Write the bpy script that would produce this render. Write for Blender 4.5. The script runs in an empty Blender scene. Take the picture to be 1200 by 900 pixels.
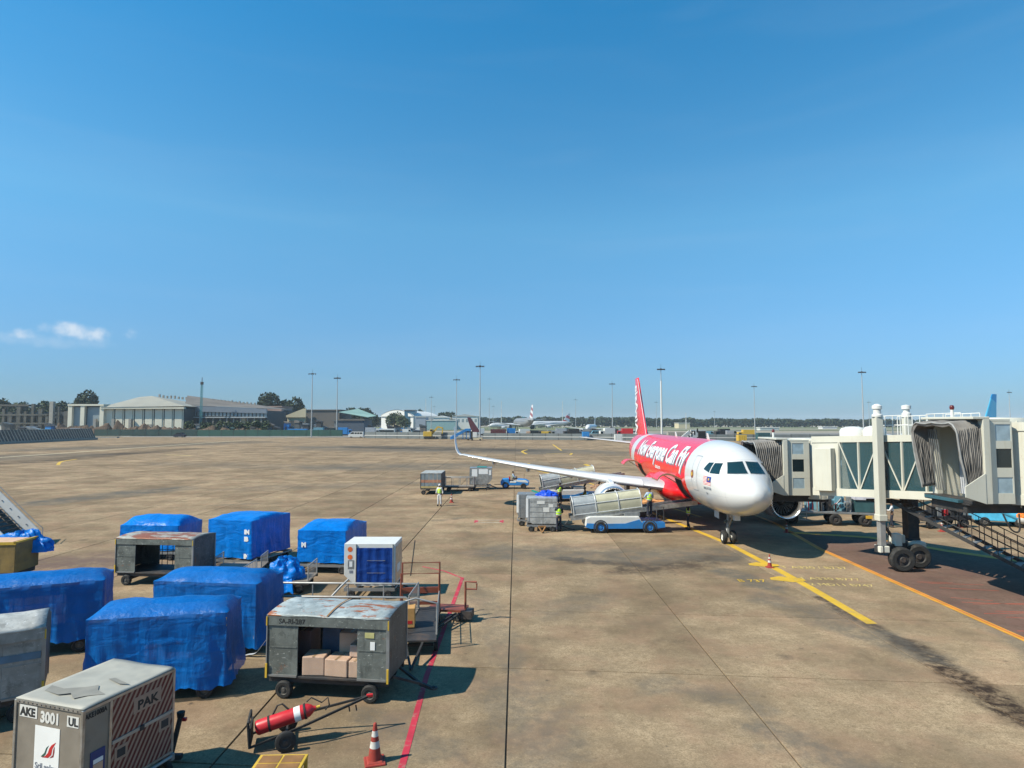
import bpy, bmesh, math, random
from mathutils import Vector, Matrix, noise
from mathutils.bvhtree import BVHTree
R = math.radians
PI = math.pi
S = bpy.context.scene
col = S.collection
random.seed(7)

# ---------------------------------------------------------------- camera
CAM_H, CAM_F, CAM_P = 6.92, 730.0, .062       # eye height, focal length and pitch (photo is 1200 px wide)
cd = bpy.data.cameras.new('camera'); cam = bpy.data.objects.new('camera', cd); col.objects.link(cam)
cam.location = (0, 0, CAM_H); cam.rotation_euler = (PI/2 + CAM_P, 0, 0)
cd.sensor_width = 36; cd.lens = 36*CAM_F/1200; cd.clip_start = .1; cd.clip_end = 9000
S.camera = cam
S.render.resolution_x, S.render.resolution_y = 1024, 768
# ---------------------------------------------------------------- sky and sun
SUN_EL, SUN_DIR = R(46), (.93, .37)           # horizontal direction in which shadows fall
w = bpy.data.worlds.new('World'); S.world = w; w.use_nodes = True
nt = w.node_tree; nt.nodes.clear()
wo = nt.nodes.new('ShaderNodeOutputWorld'); bg = nt.nodes.new('ShaderNodeBackground')
sky = nt.nodes.new('ShaderNodeTexSky'); sky.sky_type = 'NISHITA'; sky.sun_disc = False
sky.sun_elevation = SUN_EL
sky.sun_rotation = math.atan2(-SUN_DIR[0], -SUN_DIR[1])
sky.altitude = 0; sky.air_density = 1.0; sky.dust_density = .3; sky.ozone_density = 2.0
bg.inputs['Strength'].default_value = .10
hsv = nt.nodes.new('ShaderNodeMix'); hsv.data_type = 'RGBA'; hsv.blend_type = 'MULTIPLY'; hsv.inputs['Factor'].default_value = 1   # the deep tropical blue of this sky, the same all round
nt.links.new(sky.outputs[0], hsv.inputs['A'])
_tc = nt.nodes.new('ShaderNodeTexCoord'); _sx = nt.nodes.new('ShaderNodeSeparateXYZ'); _cr = nt.nodes.new('ShaderNodeValToRGB'); nt.links.new(_tc.outputs['Generated'], _sx.inputs[0]); nt.links.new(_sx.outputs[2], _cr.inputs[0])
_cr.color_ramp.elements[0].position = 0; _cr.color_ramp.elements[0].color = (.23, .39, .68, 1); _cr.color_ramp.elements[1].position = .62; _cr.color_ramp.elements[1].color = (.15, 1.06, 1.35, 1)
_e = _cr.color_ramp.elements.new(.12); _e.color = (.40, .66, .88, 1); _e = _cr.color_ramp.elements.new(.3); _e.color = (.54, 1.06, 1.16, 1)
nt.links.new(_cr.outputs[0], hsv.inputs['B'])
# two small clouds low in the sky
tc = nt.nodes.new('ShaderNodeTexCoord'); geo = tc.outputs['Generated']
def wn(t, **k):
    n = nt.nodes.new(t)
    for a, b in k.items(): setattr(n, a, b)
    return n
nz = wn('ShaderNodeTexNoise'); nz.inputs['Scale'].default_value = 34; nz.inputs['Detail'].default_value = 6
nt.links.new(geo, nz.inputs['Vector'])
last = hsv.outputs['Result']
def cloud(az, el, wa, we, amt):
    global last
    d = Vector((math.sin(az)*math.cos(el), math.cos(az)*math.cos(el), math.sin(el)))
    right = Vector((math.cos(az), -math.sin(az), 0)); up = right.cross(d)
    def comp(axis, size):
        v = wn('ShaderNodeVectorMath', operation='DOT_PRODUCT'); nt.links.new(geo, v.inputs[0]); v.inputs[1].default_value = axis
        m = wn('ShaderNodeMath', operation='SUBTRACT'); nt.links.new(v.outputs['Value'], m.inputs[0]); m.inputs[1].default_value = d.dot(axis)
        q = wn('ShaderNodeMath', operation='DIVIDE'); nt.links.new(m.outputs[0], q.inputs[0]); q.inputs[1].default_value = size
        s = wn('ShaderNodeMath', operation='MULTIPLY'); nt.links.new(q.outputs[0], s.inputs[0]); nt.links.new(q.outputs[0], s.inputs[1])
        return s.outputs[0]
    a = comp(right, wa); b = comp(up, we)
    s = wn('ShaderNodeMath', operation='ADD'); nt.links.new(a, s.inputs[0]); nt.links.new(b, s.inputs[1])
    n2 = wn('ShaderNodeMath', operation='MULTIPLY_ADD'); nt.links.new(nz.outputs['Fac'], n2.inputs[0]); n2.inputs[1].default_value = -3.4; n2.inputs[2].default_value = 2.1
    t = wn('ShaderNodeMath', operation='SUBTRACT'); nt.links.new(n2.outputs[0], t.inputs[1]); t.inputs[0].default_value = 1
    u = wn('ShaderNodeMath', operation='SUBTRACT'); nt.links.new(t.outputs[0], u.inputs[0]); nt.links.new(s.outputs[0], u.inputs[1])
    mr = wn('ShaderNodeMapRange', interpolation_type='SMOOTHSTEP'); nt.links.new(u.outputs[0], mr.inputs['Value'])
    mr.inputs['From Min'].default_value = -.2; mr.inputs['From Max'].default_value = 1.3; mr.inputs['To Max'].default_value = amt
    gt = wn('ShaderNodeVectorMath', operation='DOT_PRODUCT'); nt.links.new(geo, gt.inputs[0]); gt.inputs[1].default_value = d
    g2 = wn('ShaderNodeMath', operation='GREATER_THAN'); nt.links.new(gt.outputs['Value'], g2.inputs[0]); g2.inputs[1].default_value = .5
    mm = wn('ShaderNodeMath', operation='MULTIPLY'); nt.links.new(mr.outputs[0], mm.inputs[0]); nt.links.new(g2.outputs[0], mm.inputs[1])
    mx = wn('ShaderNodeMix', data_type='RGBA'); nt.links.new(mm.outputs[0], mx.inputs['Factor']); nt.links.new(last, mx.inputs['A'])
    mx.inputs['B'].default_value = (6.0, 6.3, 6.6, 1)
    last = mx.outputs['Result']
cloud(math.atan2(-512, 740), R(6.9), .062, .014, .8)
cloud(math.atan2(-585, 740), R(6.5), .020, .009, .8)
cloud(math.atan2(-560, 740), R(6.1), .10, .011, .2)
# faint uneven veils of high haze, all round the sky
_mp = wn('ShaderNodeMapping'); _mp.inputs['Scale'].default_value = (1.3, 1.3, 9); nt.links.new(geo, _mp.inputs['Vector'])
_n = wn('ShaderNodeTexNoise'); _n.inputs['Scale'].default_value = 1.6; _n.inputs['Detail'].default_value = 7; _n.inputs['Roughness'].default_value = .55; _n.inputs['Distortion'].default_value = .6; nt.links.new(_mp.outputs[0], _n.inputs['Vector'])
_r = wn('ShaderNodeMapRange', interpolation_type='SMOOTHSTEP'); _r.inputs['From Min'].default_value = .42; _r.inputs['From Max'].default_value = .75; _r.inputs['To Max'].default_value = .04; nt.links.new(_n.outputs['Fac'], _r.inputs['Value'])
_m = wn('ShaderNodeMix', data_type='RGBA'); nt.links.new(_r.outputs[0], _m.inputs['Factor']); nt.links.new(last, _m.inputs['A']); _m.inputs['B'].default_value = (4.5, 5.2, 5.8, 1); last = _m.outputs['Result']
nt.links.new(last, bg.inputs['Color']); nt.links.new(bg.outputs[0], wo.inputs['Surface'])
sl = bpy.data.lights.new('sun', 'SUN'); sl.energy = 5.0; sl.angle = R(.53); sl.color = (1, .92, .76)
sun = bpy.data.objects.new('sun', sl); col.objects.link(sun)
h = math.cos(SUN_EL)/math.hypot(*SUN_DIR)
sun.rotation_euler = Vector((SUN_DIR[0]*h, SUN_DIR[1]*h, -math.sin(SUN_EL))).to_track_quat('-Z', 'Y').to_euler()
S.view_settings.view_transform = 'Standard'; S.view_settings.look = 'None'
S.view_settings.exposure = .54; S.view_settings.gamma = 1

# ---------------------------------------------------------------- measuring helpers
def _ray(u, v):
    x = (u-600)/CAM_F; y = -(v-450)/CAM_F; c, s = math.cos(CAM_P), math.sin(CAM_P)
    return x, c-y*s, y*c+s
def ground_at(u, v, z=0.0):
    x, y, q = _ray(u, v); t = (z-CAM_H)/q
    return Vector((x*t, y*t, z))
def point_at(u, v, Y):
    x, y, q = _ray(u, v); t = Y/y
    return Vector((x*t, Y, CAM_H+q*t))
def xat(u, Y): return (u-600)/CAM_F*Y
def zat(v, Y): return point_at(600, v, Y).z

# ---------------------------------------------------------------- materials
MATS = {}
def nodes(m): 
    m.use_nodes = True; n = m.node_tree; n.nodes.clear()
    o = n.nodes.new('ShaderNodeOutputMaterial'); b = n.nodes.new('ShaderNodeBsdfPrincipled'); n.links.new(b.outputs[0], o.inputs[0])
    return n, b, o
def mix(n, fac, a, b, mode='MIX'):
    x = n.nodes.new('ShaderNodeMix'); x.data_type = 'RGBA'; x.blend_type = mode
    for s, v in (('Factor', fac), ('A', a), ('B', b)):
        if isinstance(v, (int, float)): x.inputs[s].default_value = v
        elif isinstance(v, tuple): x.inputs[s].default_value = (*v[:3], 1)
        else: n.links.new(v, x.inputs[s])
    return x.outputs['Result']
def noisef(n, vec, scale, detail=4, lo=.4, hi=.6, rough=.55, dist=0):
    t = n.nodes.new('ShaderNodeTexNoise'); t.inputs['Scale'].default_value = scale; t.inputs['Detail'].default_value = detail
    t.inputs['Roughness'].default_value = rough; t.inputs['Distortion'].default_value = dist
    if vec is not None: n.links.new(vec, t.inputs['Vector'])
    m = n.nodes.new('ShaderNodeMapRange'); m.interpolation_type = 'SMOOTHSTEP'; n.links.new(t.outputs['Fac'], m.inputs['Value'])
    m.inputs['From Min'].default_value = lo; m.inputs['From Max'].default_value = hi
    return m.outputs[0]
def mathn(n, op, a, b=None):
    x = n.nodes.new('ShaderNodeMath'); x.operation = op
    for i, v in enumerate((a, b)):
        if v is None: continue
        if isinstance(v, (int, float)): x.inputs[i].default_value = v
        else: n.links.new(v, x.inputs[i])
    return x.outputs[0]
def stretch(n, vec, s, r=(0, 0, 0)):
    m = n.nodes.new('ShaderNodeMapping'); m.inputs['Scale'].default_value = s; m.inputs['Rotation'].default_value = r; n.links.new(vec, m.inputs['Vector'])
    return m.outputs[0]
def coord(n, world=False):
    if world: return n.nodes.new('ShaderNodeNewGeometry').outputs['Position']
    return n.nodes.new('ShaderNodeTexCoord').outputs['Object']
def bump(n, b, hgt, strength=.3, dist=.02):
    x = n.nodes.new('ShaderNodeBump'); x.inputs['Strength'].default_value = strength; x.inputs['Distance'].default_value = dist
    n.links.new(hgt, x.inputs['Height']); n.links.new(x.outputs[0], b.inputs['Normal'])
def mat(name, c, rough=.6, metal=0, var=.25, scale=3, dirt=None, dirt_amt=.5, dscale=1.5, bmp=0, spec=.5, trans=0, alpha=1):
    if name in MATS: return MATS[name]
    m = bpy.data.materials.new(name); n, b, o = nodes(m); v = coord(n)
    dark = tuple(x*(1-var) for x in c)
    res = mix(n, noisef(n, v, scale, 5, .3, .7), dark, c)
    if dirt:
        f = mathn(n, 'MULTIPLY', noisef(n, v, dscale, 8, .5, .72, .65), dirt_amt); res = mix(n, f, res, dirt)
    n.links.new(res, b.inputs['Base Color'])
    rr = n.nodes.new('ShaderNodeMapRange'); n.links.new(noisef(n, v, scale*2, 4, .2, .8), rr.inputs['Value'])
    rr.inputs['To Min'].default_value = max(.02, rough-.08); rr.inputs['To Max'].default_value = min(1, rough+.1); n.links.new(rr.outputs[0], b.inputs['Roughness'])
    b.inputs['Metallic'].default_value = metal; b.inputs['Specular IOR Level'].default_value = spec
    b.inputs['Transmission Weight'].default_value = trans; b.inputs['Alpha'].default_value = alpha
    if bmp: bump(n, b, noisef(n, v, scale*6, 6, .2, .8), bmp)
    MATS[name] = m; return m
WHITE = mat('white_paint', (.62, .62, .59), .42, var=.08, dirt=(.42, .38, .3), dirt_amt=.35)
CREAM = mat('cream_paint', (.62, .61, .53), .5, var=.08, dirt=(.36, .32, .24), dirt_amt=.4, dscale=.8)
GREYM = mat('grey_metal', (.30, .31, .31), .45, .5, var=.25, dirt=(.12, .09, .06), dirt_amt=.5)
STEEL = mat('galvanised_steel', (.36, .36, .35), .5, .4, var=.25, dirt=(.2, .12, .07), dirt_amt=.4)
ALU = mat('scuffed_aluminium', (.50, .49, .46), .38, .75, var=.3, scale=5, dirt=(.22, .2, .17), dirt_amt=.6, dscale=3, bmp=.15)
ALU2 = mat('dull_aluminium', (.40, .37, .32), .5, .3, var=.18, scale=4, dirt=(.2, .17, .13), dirt_amt=.4, dscale=2, bmp=.08)
DARK = mat('dark_steel', (.045, .045, .047), .6, .2, var=.4, dirt=(.12, .07, .04), dirt_amt=.5)
BLACK = mat('black_rubber', (.018, .018, .018), .8, var=.3, dirt=(.07, .065, .055), dirt_amt=.6, dscale=4)
VOID = mat('dark_interior', (.02, .02, .02), .9)
ORANGE = mat('orange_steel', (.24, .06, .03), .55, var=.3, dirt=(.16, .07, .04), dirt_amt=.6, dscale=3)
YELLOW = mat('yellow_steel', (.62, .40, .04), .55, var=.25, dirt=(.20, .10, .04), dirt_amt=.7, dscale=3)
RUST = mat('rusty_plate', (.30, .15, .05), .8, var=.4, dirt=(.1, .05, .03), dirt_amt=.6, dscale=6)
BLUEP = mat('blue_paint', (.02, .20, .52), .4, var=.15, dirt=(.05, .08, .12), dirt_amt=.5)
LTBLUE = mat('light_blue_paint', (.16, .36, .46), .5, var=.35, dirt=(.07, .08, .08), dirt_amt=.8, dscale=3)
REDP = mat('red_paint', (.55, .02, .025), .35, var=.2, dirt=(.12, .03, .02), dirt_amt=.5)
CONE = mat('cone_red', (.32, .035, .022), .7, var=.25, dirt=(.1, .05, .04), dirt_amt=.6, dscale=8)
CONEW = mat('cone_white', (.58, .56, .52), .6, var=.2, dirt=(.25, .2, .15), dirt_amt=.6, dscale=8)
CARTON = mat('cardboard', (.56, .36, .24), .75, var=.2, dirt=(.3, .2, .12), dirt_amt=.4)
SKIN = mat('brown_skin', (.18, .09, .05), .6, var=.15); HAIR = mat('black_hair', (.012, .01, .01), .6)
HIVIS = mat('hi_vis_yellow', (.52, .85, .03), .6, var=.12); HIVISG = mat('hi_vis_green', (.22, .85, .08), .6, var=.12)
NAVY = mat('navy_cloth', (.018, .022, .04), .85, var=.3); WCLOTH = mat('white_cloth', (.62, .62, .62), .8, var=.15)
PBLUE = mat('pale_blue_cloth', (.35, .45, .58), .8, var=.15); SHOE = mat('shoe_black', (.015, .015, .015), .6)
SILV = mat('reflective_tape', (.6, .6, .58), .4, .2)
CONC = mat('weathered_concrete', (.34, .32, .28), .85, var=.3, dirt=(.14, .12, .1), dirt_amt=.6)
BRICK = mat('bronze_lining', (.30, .17, .09), .5, var=.3, dirt=(.1, .06, .04))
INK = mat('black_ink', (.02, .02, .02), .6); INKR = mat('red_ink', (.5, .02, .02), .5); INKB = mat('blue_ink', (.02, .05, .3), .5); INKG = mat('grey_ink', (.2, .22, .26), .6)
PAPER = mat('paper_white', (.72, .72, .70), .6, var=.06); PLINE = mat('faded_print', (.62, .61, .57), .6, var=.1)

def scratched(name, base, rust=(.20, .075, .03), rust_at=(.56, .63), scr=(.55, .55, .52), rscale=1.3, rough=.55):
    m = bpy.data.materials.new(name); n, b, o = nodes(m); v = coord(n)
    c = mix(n, noisef(n, v, 2.2, 6, .3, .7), tuple(x*.62 for x in base), base)
    c = mix(n, mathn(n, 'MULTIPLY', noisef(n, stretch(n, v, (1, 1, .25)), 5, 6, .5, .7), .55), c, tuple(x*.3 for x in base))
    r = noisef(n, stretch(n, v, (.8, 1.7, 1)), rscale, 9, *rust_at, .68); c = mix(n, r, c, rust)
    s = mathn(n, 'MULTIPLY', noisef(n, stretch(n, v, (3, 3, 9), (0, .2, .3)), 2.4, 8, .605, .635, .75), .75); c = mix(n, s, c, scr)
    c = mix(n, mathn(n, 'MULTIPLY', noisef(n, v, 3.3, 8, .56, .62, .75), .55), c, tuple(x*.35 for x in base))
    n.links.new(c, b.inputs['Base Color']); b.inputs['Roughness'].default_value = rough; b.inputs['Metallic'].default_value = .1
    bump(n, b, noisef(n, v, 7, 5, .2, .8), .25, .02)
    MATS[name] = m; return m
CARTG = scratched('worn_green_grey_panel', (.155, .17, .155), rust_at=(.66, .74))
CARTD = scratched('worn_dark_end_panel', (.10, .10, .095), rust_at=(.6, .7), scr=(.4, .4, .4))
ROOFG = scratched('rusty_grey_roof', (.38, .43, .43), rust=(.27, .085, .025), rust_at=(.545, .58), rscale=1.15)
ROOFR = scratched('very_rusty_roof', (.40, .39, .34), rust=(.22, .07, .03), rust_at=(.47, .53), rscale=1.0)
ROOFP = scratched('pale_roof', (.46, .46, .43), rust_at=(.7, .8), scr=(.6, .6, .6))
ULDP = scratched('dented_container_panel', (.42, .42, .40), rust_at=(.7, .8), rough=.4)

def tarp_mat(name, c, alpha, rough=.38):
    m = bpy.data.materials.new(name); n, b, o = nodes(m); v = coord(n)
    col_ = mix(n, noisef(n, v, 1.4, 6, .3, .7), tuple(x*.72 for x in c), c)
    col_ = mix(n, mathn(n, 'MULTIPLY', noisef(n, stretch(n, v, (1, 1, 5)), 2.2, 7, .62, .74, .7), .05), col_, (.08, .26, .5))
    n.links.new(col_, b.inputs['Base Color']); b.inputs['Roughness'].default_value = rough; b.inputs['Alpha'].default_value = alpha; b.inputs['Specular IOR Level'].default_value = .22
    a = noisef(n, stretch(n, v, (1, 1, 2.5), (.3, .2, 0)), 1.3, 5, .1, .9, .5, .8); q = noisef(n, stretch(n, v, (3.5, 3.5, .6), (0, .25, 0)), 2, 5, .1, .9, .6)
    bump(n, b, mathn(n, 'ADD', a, mathn(n, 'MULTIPLY', q, .5)), .42, .09)
    MATS[name] = m; return m
TARP = tarp_mat('blue_tarp', (.0, .165, .58), 1.0, .34); TARPT = tarp_mat('thin_blue_tarp', (.0, .135, .47), .82, .42)
CURT = tarp_mat('dark_blue_curtain', (.005, .045, .24), 1.0, .5); FILM = mat('clear_wrap', (.7, .7, .68), .18, alpha=.10, bmp=.6)

def glass(name, c=(.035, .085, .10), alpha=.55, rough=.06):
    m = bpy.data.materials.new(name); n, b, o = nodes(m)
    b.inputs['Base Color'].default_value = (*c, 1); b.inputs['Roughness'].default_value = rough; b.inputs['Alpha'].default_value = alpha
    v = coord(n); bump(n, b, noisef(n, v, 1.2, 2, .2, .8), .05, .02); MATS[name] = m; return m
GLASS = glass('tinted_glass'); DGLASS = glass('dark_glass', (.01, .02, .025), 1, .08); CGLASS = glass('cockpit_glass', (.008, .03, .038), 1, .07)
# ---------------------------------------------------------------- mesh builder
RIMD = mat('dirty_rim', (.10, .095, .085), .6, .2, var=.4, dirt=(.04, .03, .03), dirt_amt=.6, dscale=6)
class MB:
    def __init__(s): s.v = []; s.f = []
    def add(s, vs, fs):
        k = len(s.v); s.v += [tuple(x) for x in vs]; s.f += [tuple(i+k for i in f) for f in fs]; return s
    def box(s, c, d, rot=(0, 0, 0), tx=1, ty=1):
        x, y, z = d[0]/2, d[1]/2, d[2]/2
        vs = [Vector((-x, -y, -z)), Vector((x, -y, -z)), Vector((x, y, -z)), Vector((-x, y, -z)), Vector((-x*tx, -y*ty, z)), Vector((x*tx, -y*ty, z)), Vector((x*tx, y*ty, z)), Vector((-x*tx, y*ty, z))]
        if rot != (0, 0, 0):
            from mathutils import Euler
            M = Euler(rot).to_matrix(); vs = [M @ a for a in vs]
        c = Vector(c)
        return s.add([a+c for a in vs], [(0, 3, 2, 1), (4, 5, 6, 7), (0, 1, 5, 4), (1, 2, 6, 5), (2, 3, 7, 6), (3, 0, 4, 7)])
    def bb(s, x0, x1, y0, y1, z0, z1): return s.box(((x0+x1)/2, (y0+y1)/2, (z0+z1)/2), (abs(x1-x0), abs(y1-y0), abs(z1-z0)))
    def bar(s, p, q, w, h=None, up=(0, 0, 1)):
        p, q = Vector(p), Vector(q); h = h or w; d = (q-p).normalized(); up = Vector(up)
        if abs(d.dot(up)) > .99: up = Vector((0, 1, 0))
        a = d.cross(up).normalized(); b = a.cross(d); vs = []
        for e in (p, q):
            for i, j in ((-1, -1), (1, -1), (1, 1), (-1, 1)): vs.append(e+a*i*w/2+b*j*h/2)
        return s.add(vs, [(0, 1, 2, 3), (4, 7, 6, 5), (0, 4, 5, 1), (1, 5, 6, 2), (2, 6, 7, 3), (3, 7, 4, 0)])
    def tube(s, pts, r, n=8, cap=True):
        pts = [Vector(p) for p in pts]; rs = r if isinstance(r, (list, tuple)) else [r]*len(pts); vs = []; fs = []; pa = None
        for i, p in enumerate(pts):
            d = (pts[min(i+1, len(pts)-1)]-pts[max(i-1, 0)]).normalized()
            if pa is None: pa = d.cross(Vector((0, 0, 1)) if abs(d.z) < .9 else Vector((1, 0, 0))).normalized()
            a = (pa-d*pa.dot(d)).normalized(); pa = a; b = d.cross(a)
            for k in range(n): t = 2*PI*k/n; vs.append(p+(a*math.cos(t)+b*math.sin(t))*rs[i])
        for i in range(len(pts)-1):
            for k in range(n): k2 = (k+1) % n; fs.append((i*n+k, i*n+k2, (i+1)*n+k2, (i+1)*n+k))
        if cap: fs += [tuple(range(n-1, -1, -1)), tuple(range((len(pts)-1)*n, len(pts)*n))]
        return s.add(vs, fs)
    def lathe(s, prof, n=24, o=(0, 0, 0), axis='z'):
        vs = []; fs = []; o = Vector(o)
        for r, z in prof:
            for k in range(n):
                t = 2*PI*k/n; a, b = r*math.cos(t), r*math.sin(t)
                vs.append(o+Vector({'z': (a, b, z), 'x': (z, a, b), 'y': (b, z, a)}[axis]))
        for i in range(len(prof)-1):
            for k in range(n): k2 = (k+1) % n; fs.append((i*n+k, i*n+k2, (i+1)*n+k2, (i+1)*n+k))
        return s.add(vs, fs)
    def prism(s, poly, a0, a1, axis='y'):
        n = len(poly); P = {'y': lambda u, v, a: (u, a, v), 'x': lambda u, v, a: (a, u, v), 'z': lambda u, v, a: (u, v, a)}[axis]
        vs = [P(u, v, a0) for u, v in poly]+[P(u, v, a1) for u, v in poly]
        fs = [tuple(range(n)), tuple(range(2*n-1, n-1, -1))]+[(i, (i+1) % n+0, (i+1) % n+n, i+n) for i in range(n)]
        return s.add(vs, fs)
    def grid(s, fn, nu, nv):
        vs = [fn(i/nu, j/nv) for j in range(nv+1) for i in range(nu+1)]
        return s.add(vs, [(j*(nu+1)+i, j*(nu+1)+i+1, (j+1)*(nu+1)+i+1, (j+1)*(nu+1)+i) for j in range(nv) for i in range(nu)])
    def xf(s, M): s.v = [tuple(M @ Vector(a)) for a in s.v]; return s
    def build(s, name, m, parent=None, smooth=None, bevel=0, loc=None, rz=0, solid=0):
        me = bpy.data.meshes.new(name); me.from_pydata(s.v, [], s.f)
        bm = bmesh.new(); bm.from_mesh(me); bmesh.ops.remove_doubles(bm, verts=bm.verts, dist=1e-5); bmesh.ops.recalc_face_normals(bm, faces=bm.faces); bm.to_mesh(me); bm.free()
        me.materials.append(m)
        if smooth:
            me.polygons.foreach_set('use_smooth', [True]*len(me.polygons)); me.set_sharp_from_angle(angle=R(smooth))
        o = bpy.data.objects.new(name, me); col.objects.link(o)
        if parent: o.parent = parent
        if loc is not None: o.location = loc
        o.rotation_euler.z = rz
        if bevel:
            b = o.modifiers.new('bevel', 'BEVEL'); b.width = bevel; b.segments = 2; b.limit_method = 'ANGLE'
        if solid: b = o.modifiers.new('solid', 'SOLIDIFY'); b.thickness = solid; b.offset = 0
        return o
def tag(o, label=None, cat=None, group=None, kind=None):
    if label: o['label'] = label
    if cat: o['category'] = cat
    if group: o['group'] = group
    if kind: o['kind'] = kind
    return o
def thing(name, loc, rz, label, cat, group=None):
    o = bpy.data.objects.new(name, None); col.objects.link(o); o.location = loc; o.rotation_euler.z = rz; o.empty_display_size = .3
    return tag(o, label, cat, group)
def kids(o): return [c for c in bpy.data.objects if c.parent == o]
def copy_tree(o, loc=None, rz=None, label=None, parent=None):
    c = o.copy(); col.objects.link(c)
    if parent: c.parent = parent
    if loc is not None: c.location = loc
    if rz is not None: c.rotation_euler.z = rz
    if label: c['label'] = label
    for k in kids(o): copy_tree(k, parent=c)
    return c
def text_mb(s, size, m, parent, M, name='lettering', extrude=.002, shear=0, bold=0, fn=None, cuts=0, align='LEFT', sx=1):
    cu = bpy.data.curves.new('t', 'FONT'); cu.body = s; cu.size = size; cu.extrude = extrude if not fn else 0; cu.shear = shear; cu.offset = bold; cu.align_x = align
    cu.resolution_u = 3
    t = bpy.data.objects.new('t', cu); col.objects.link(t)
    dg = bpy.context.evaluated_depsgraph_get(); me = bpy.data.meshes.new_from_object(t.evaluated_get(dg)); bpy.data.objects.remove(t)
    me.name = name
    if fn:
        bm = bmesh.new(); bm.from_mesh(me); ys = [v.co.y for v in bm.verts]; y0, y1 = min(ys), max(ys)
        for i in range(1, cuts):
            bmesh.ops.bisect_plane(bm, geom=bm.verts[:]+bm.edges[:]+bm.faces[:], plane_co=(0, y0+(y1-y0)*i/cuts, 0), plane_no=(0, 1, 0))
        for v in bm.verts: v.co = Vector(fn(v.co.x*sx, v.co.y))
        bm.to_mesh(me); bm.free()
    else:
        for v in me.vertices: v.co.x *= sx
        me.transform(M)
    me.materials.clear(); me.materials.append(m)
    o = bpy.data.objects.new(name, me); col.objects.link(o)
    if parent: o.parent = parent
    return o
FRONT = Matrix.Rotation(PI/2, 4, 'X')      # text standing up, facing -Y
def front_at(x, y, z): return Matrix.Translation((x, y, z)) @ FRONT
def side_at(x, y, z): return Matrix.Translation((x, y, z)) @ Matrix.Rotation(PI/2, 4, 'Z') @ FRONT   # facing +X
def wheel(parent, x, y, r, wd=.14, axis='y', rim=None, n=20, z=None, label=None):
    z = r if z is None else z; rim = rim or RIMD
    pr = [(r*.55, -wd/2), (r*.86, -wd/2), (r*.97, -wd*.36), (r, -wd*.15), (r, wd*.15), (r*.97, wd*.36), (r*.86, wd/2), (r*.55, wd/2)]
    o = MB().lathe(pr+[pr[0]], n, axis=axis).build('wheel', BLACK, parent, 40, loc=(x, y, z))
    q = [(0, -wd*.42), (r*.2, -wd*.44), (r*.26, -wd*.3), (r*.5, -wd*.26), (r*.58, -wd*.46), (r*.58, wd*.46), (r*.5, wd*.26), (r*.26, wd*.3), (r*.2, wd*.44), (0, wd*.42)]
    MB().lathe(q, n, axis=axis).build('rim', rim, o, 40)
    return o
# ---------------------------------------------------------------- ground
def seg_mask(n, pos, a, b, w, rag=.6, nscale=.5, soft=.6):
    a, b = Vector((a[0], a[1], 0)), Vector((b[0], b[1], 0)); d = (b-a); L = d.length; d.normalize(); nn = Vector((-d.y, d.x, 0))
    def dot(axis, off):
        v = n.nodes.new('ShaderNodeVectorMath'); v.operation = 'DOT_PRODUCT'; n.links.new(pos, v.inputs[0]); v.inputs[1].default_value = axis
        return mathn(n, 'SUBTRACT', v.outputs['Value'], off)
    t = dot(d, a.dot(d)); s = mathn(n, 'ABSOLUTE', dot(nn, a.dot(nn)))
    over = mathn(n, 'MAXIMUM', mathn(n, 'SUBTRACT', t, L), mathn(n, 'MULTIPLY', t, -1)); over = mathn(n, 'MAXIMUM', over, 0)
    dist = mathn(n, 'ADD', s, over)
    nz = n.nodes.new('ShaderNodeTexNoise'); nz.inputs['Scale'].default_value = nscale; nz.inputs['Detail'].default_value = 7; nz.inputs['Roughness'].default_value = .65; n.links.new(pos, nz.inputs['Vector'])
    q = mathn(n, 'ADD', dist, mathn(n, 'MULTIPLY', mathn(n, 'SUBTRACT', nz.outputs['Fac'], .5), w*rag*6))
    m = n.nodes.new('ShaderNodeMapRange'); m.interpolation_type = 'SMOOTHSTEP'; n.links.new(q, m.inputs['Value'])
    m.inputs['From Min'].default_value = w*(1+soft); m.inputs['From Max'].default_value = w*(1-soft)
    return mathn(n, 'MULTIPLY', m.outputs[0], mathn(n, 'ADD', .35, mathn(n, 'MULTIPLY', noisef(n, stretch(n, pos, (1, 1, 1)), nscale*3.3, 8, .38, .58, .75), .65)))
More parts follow.
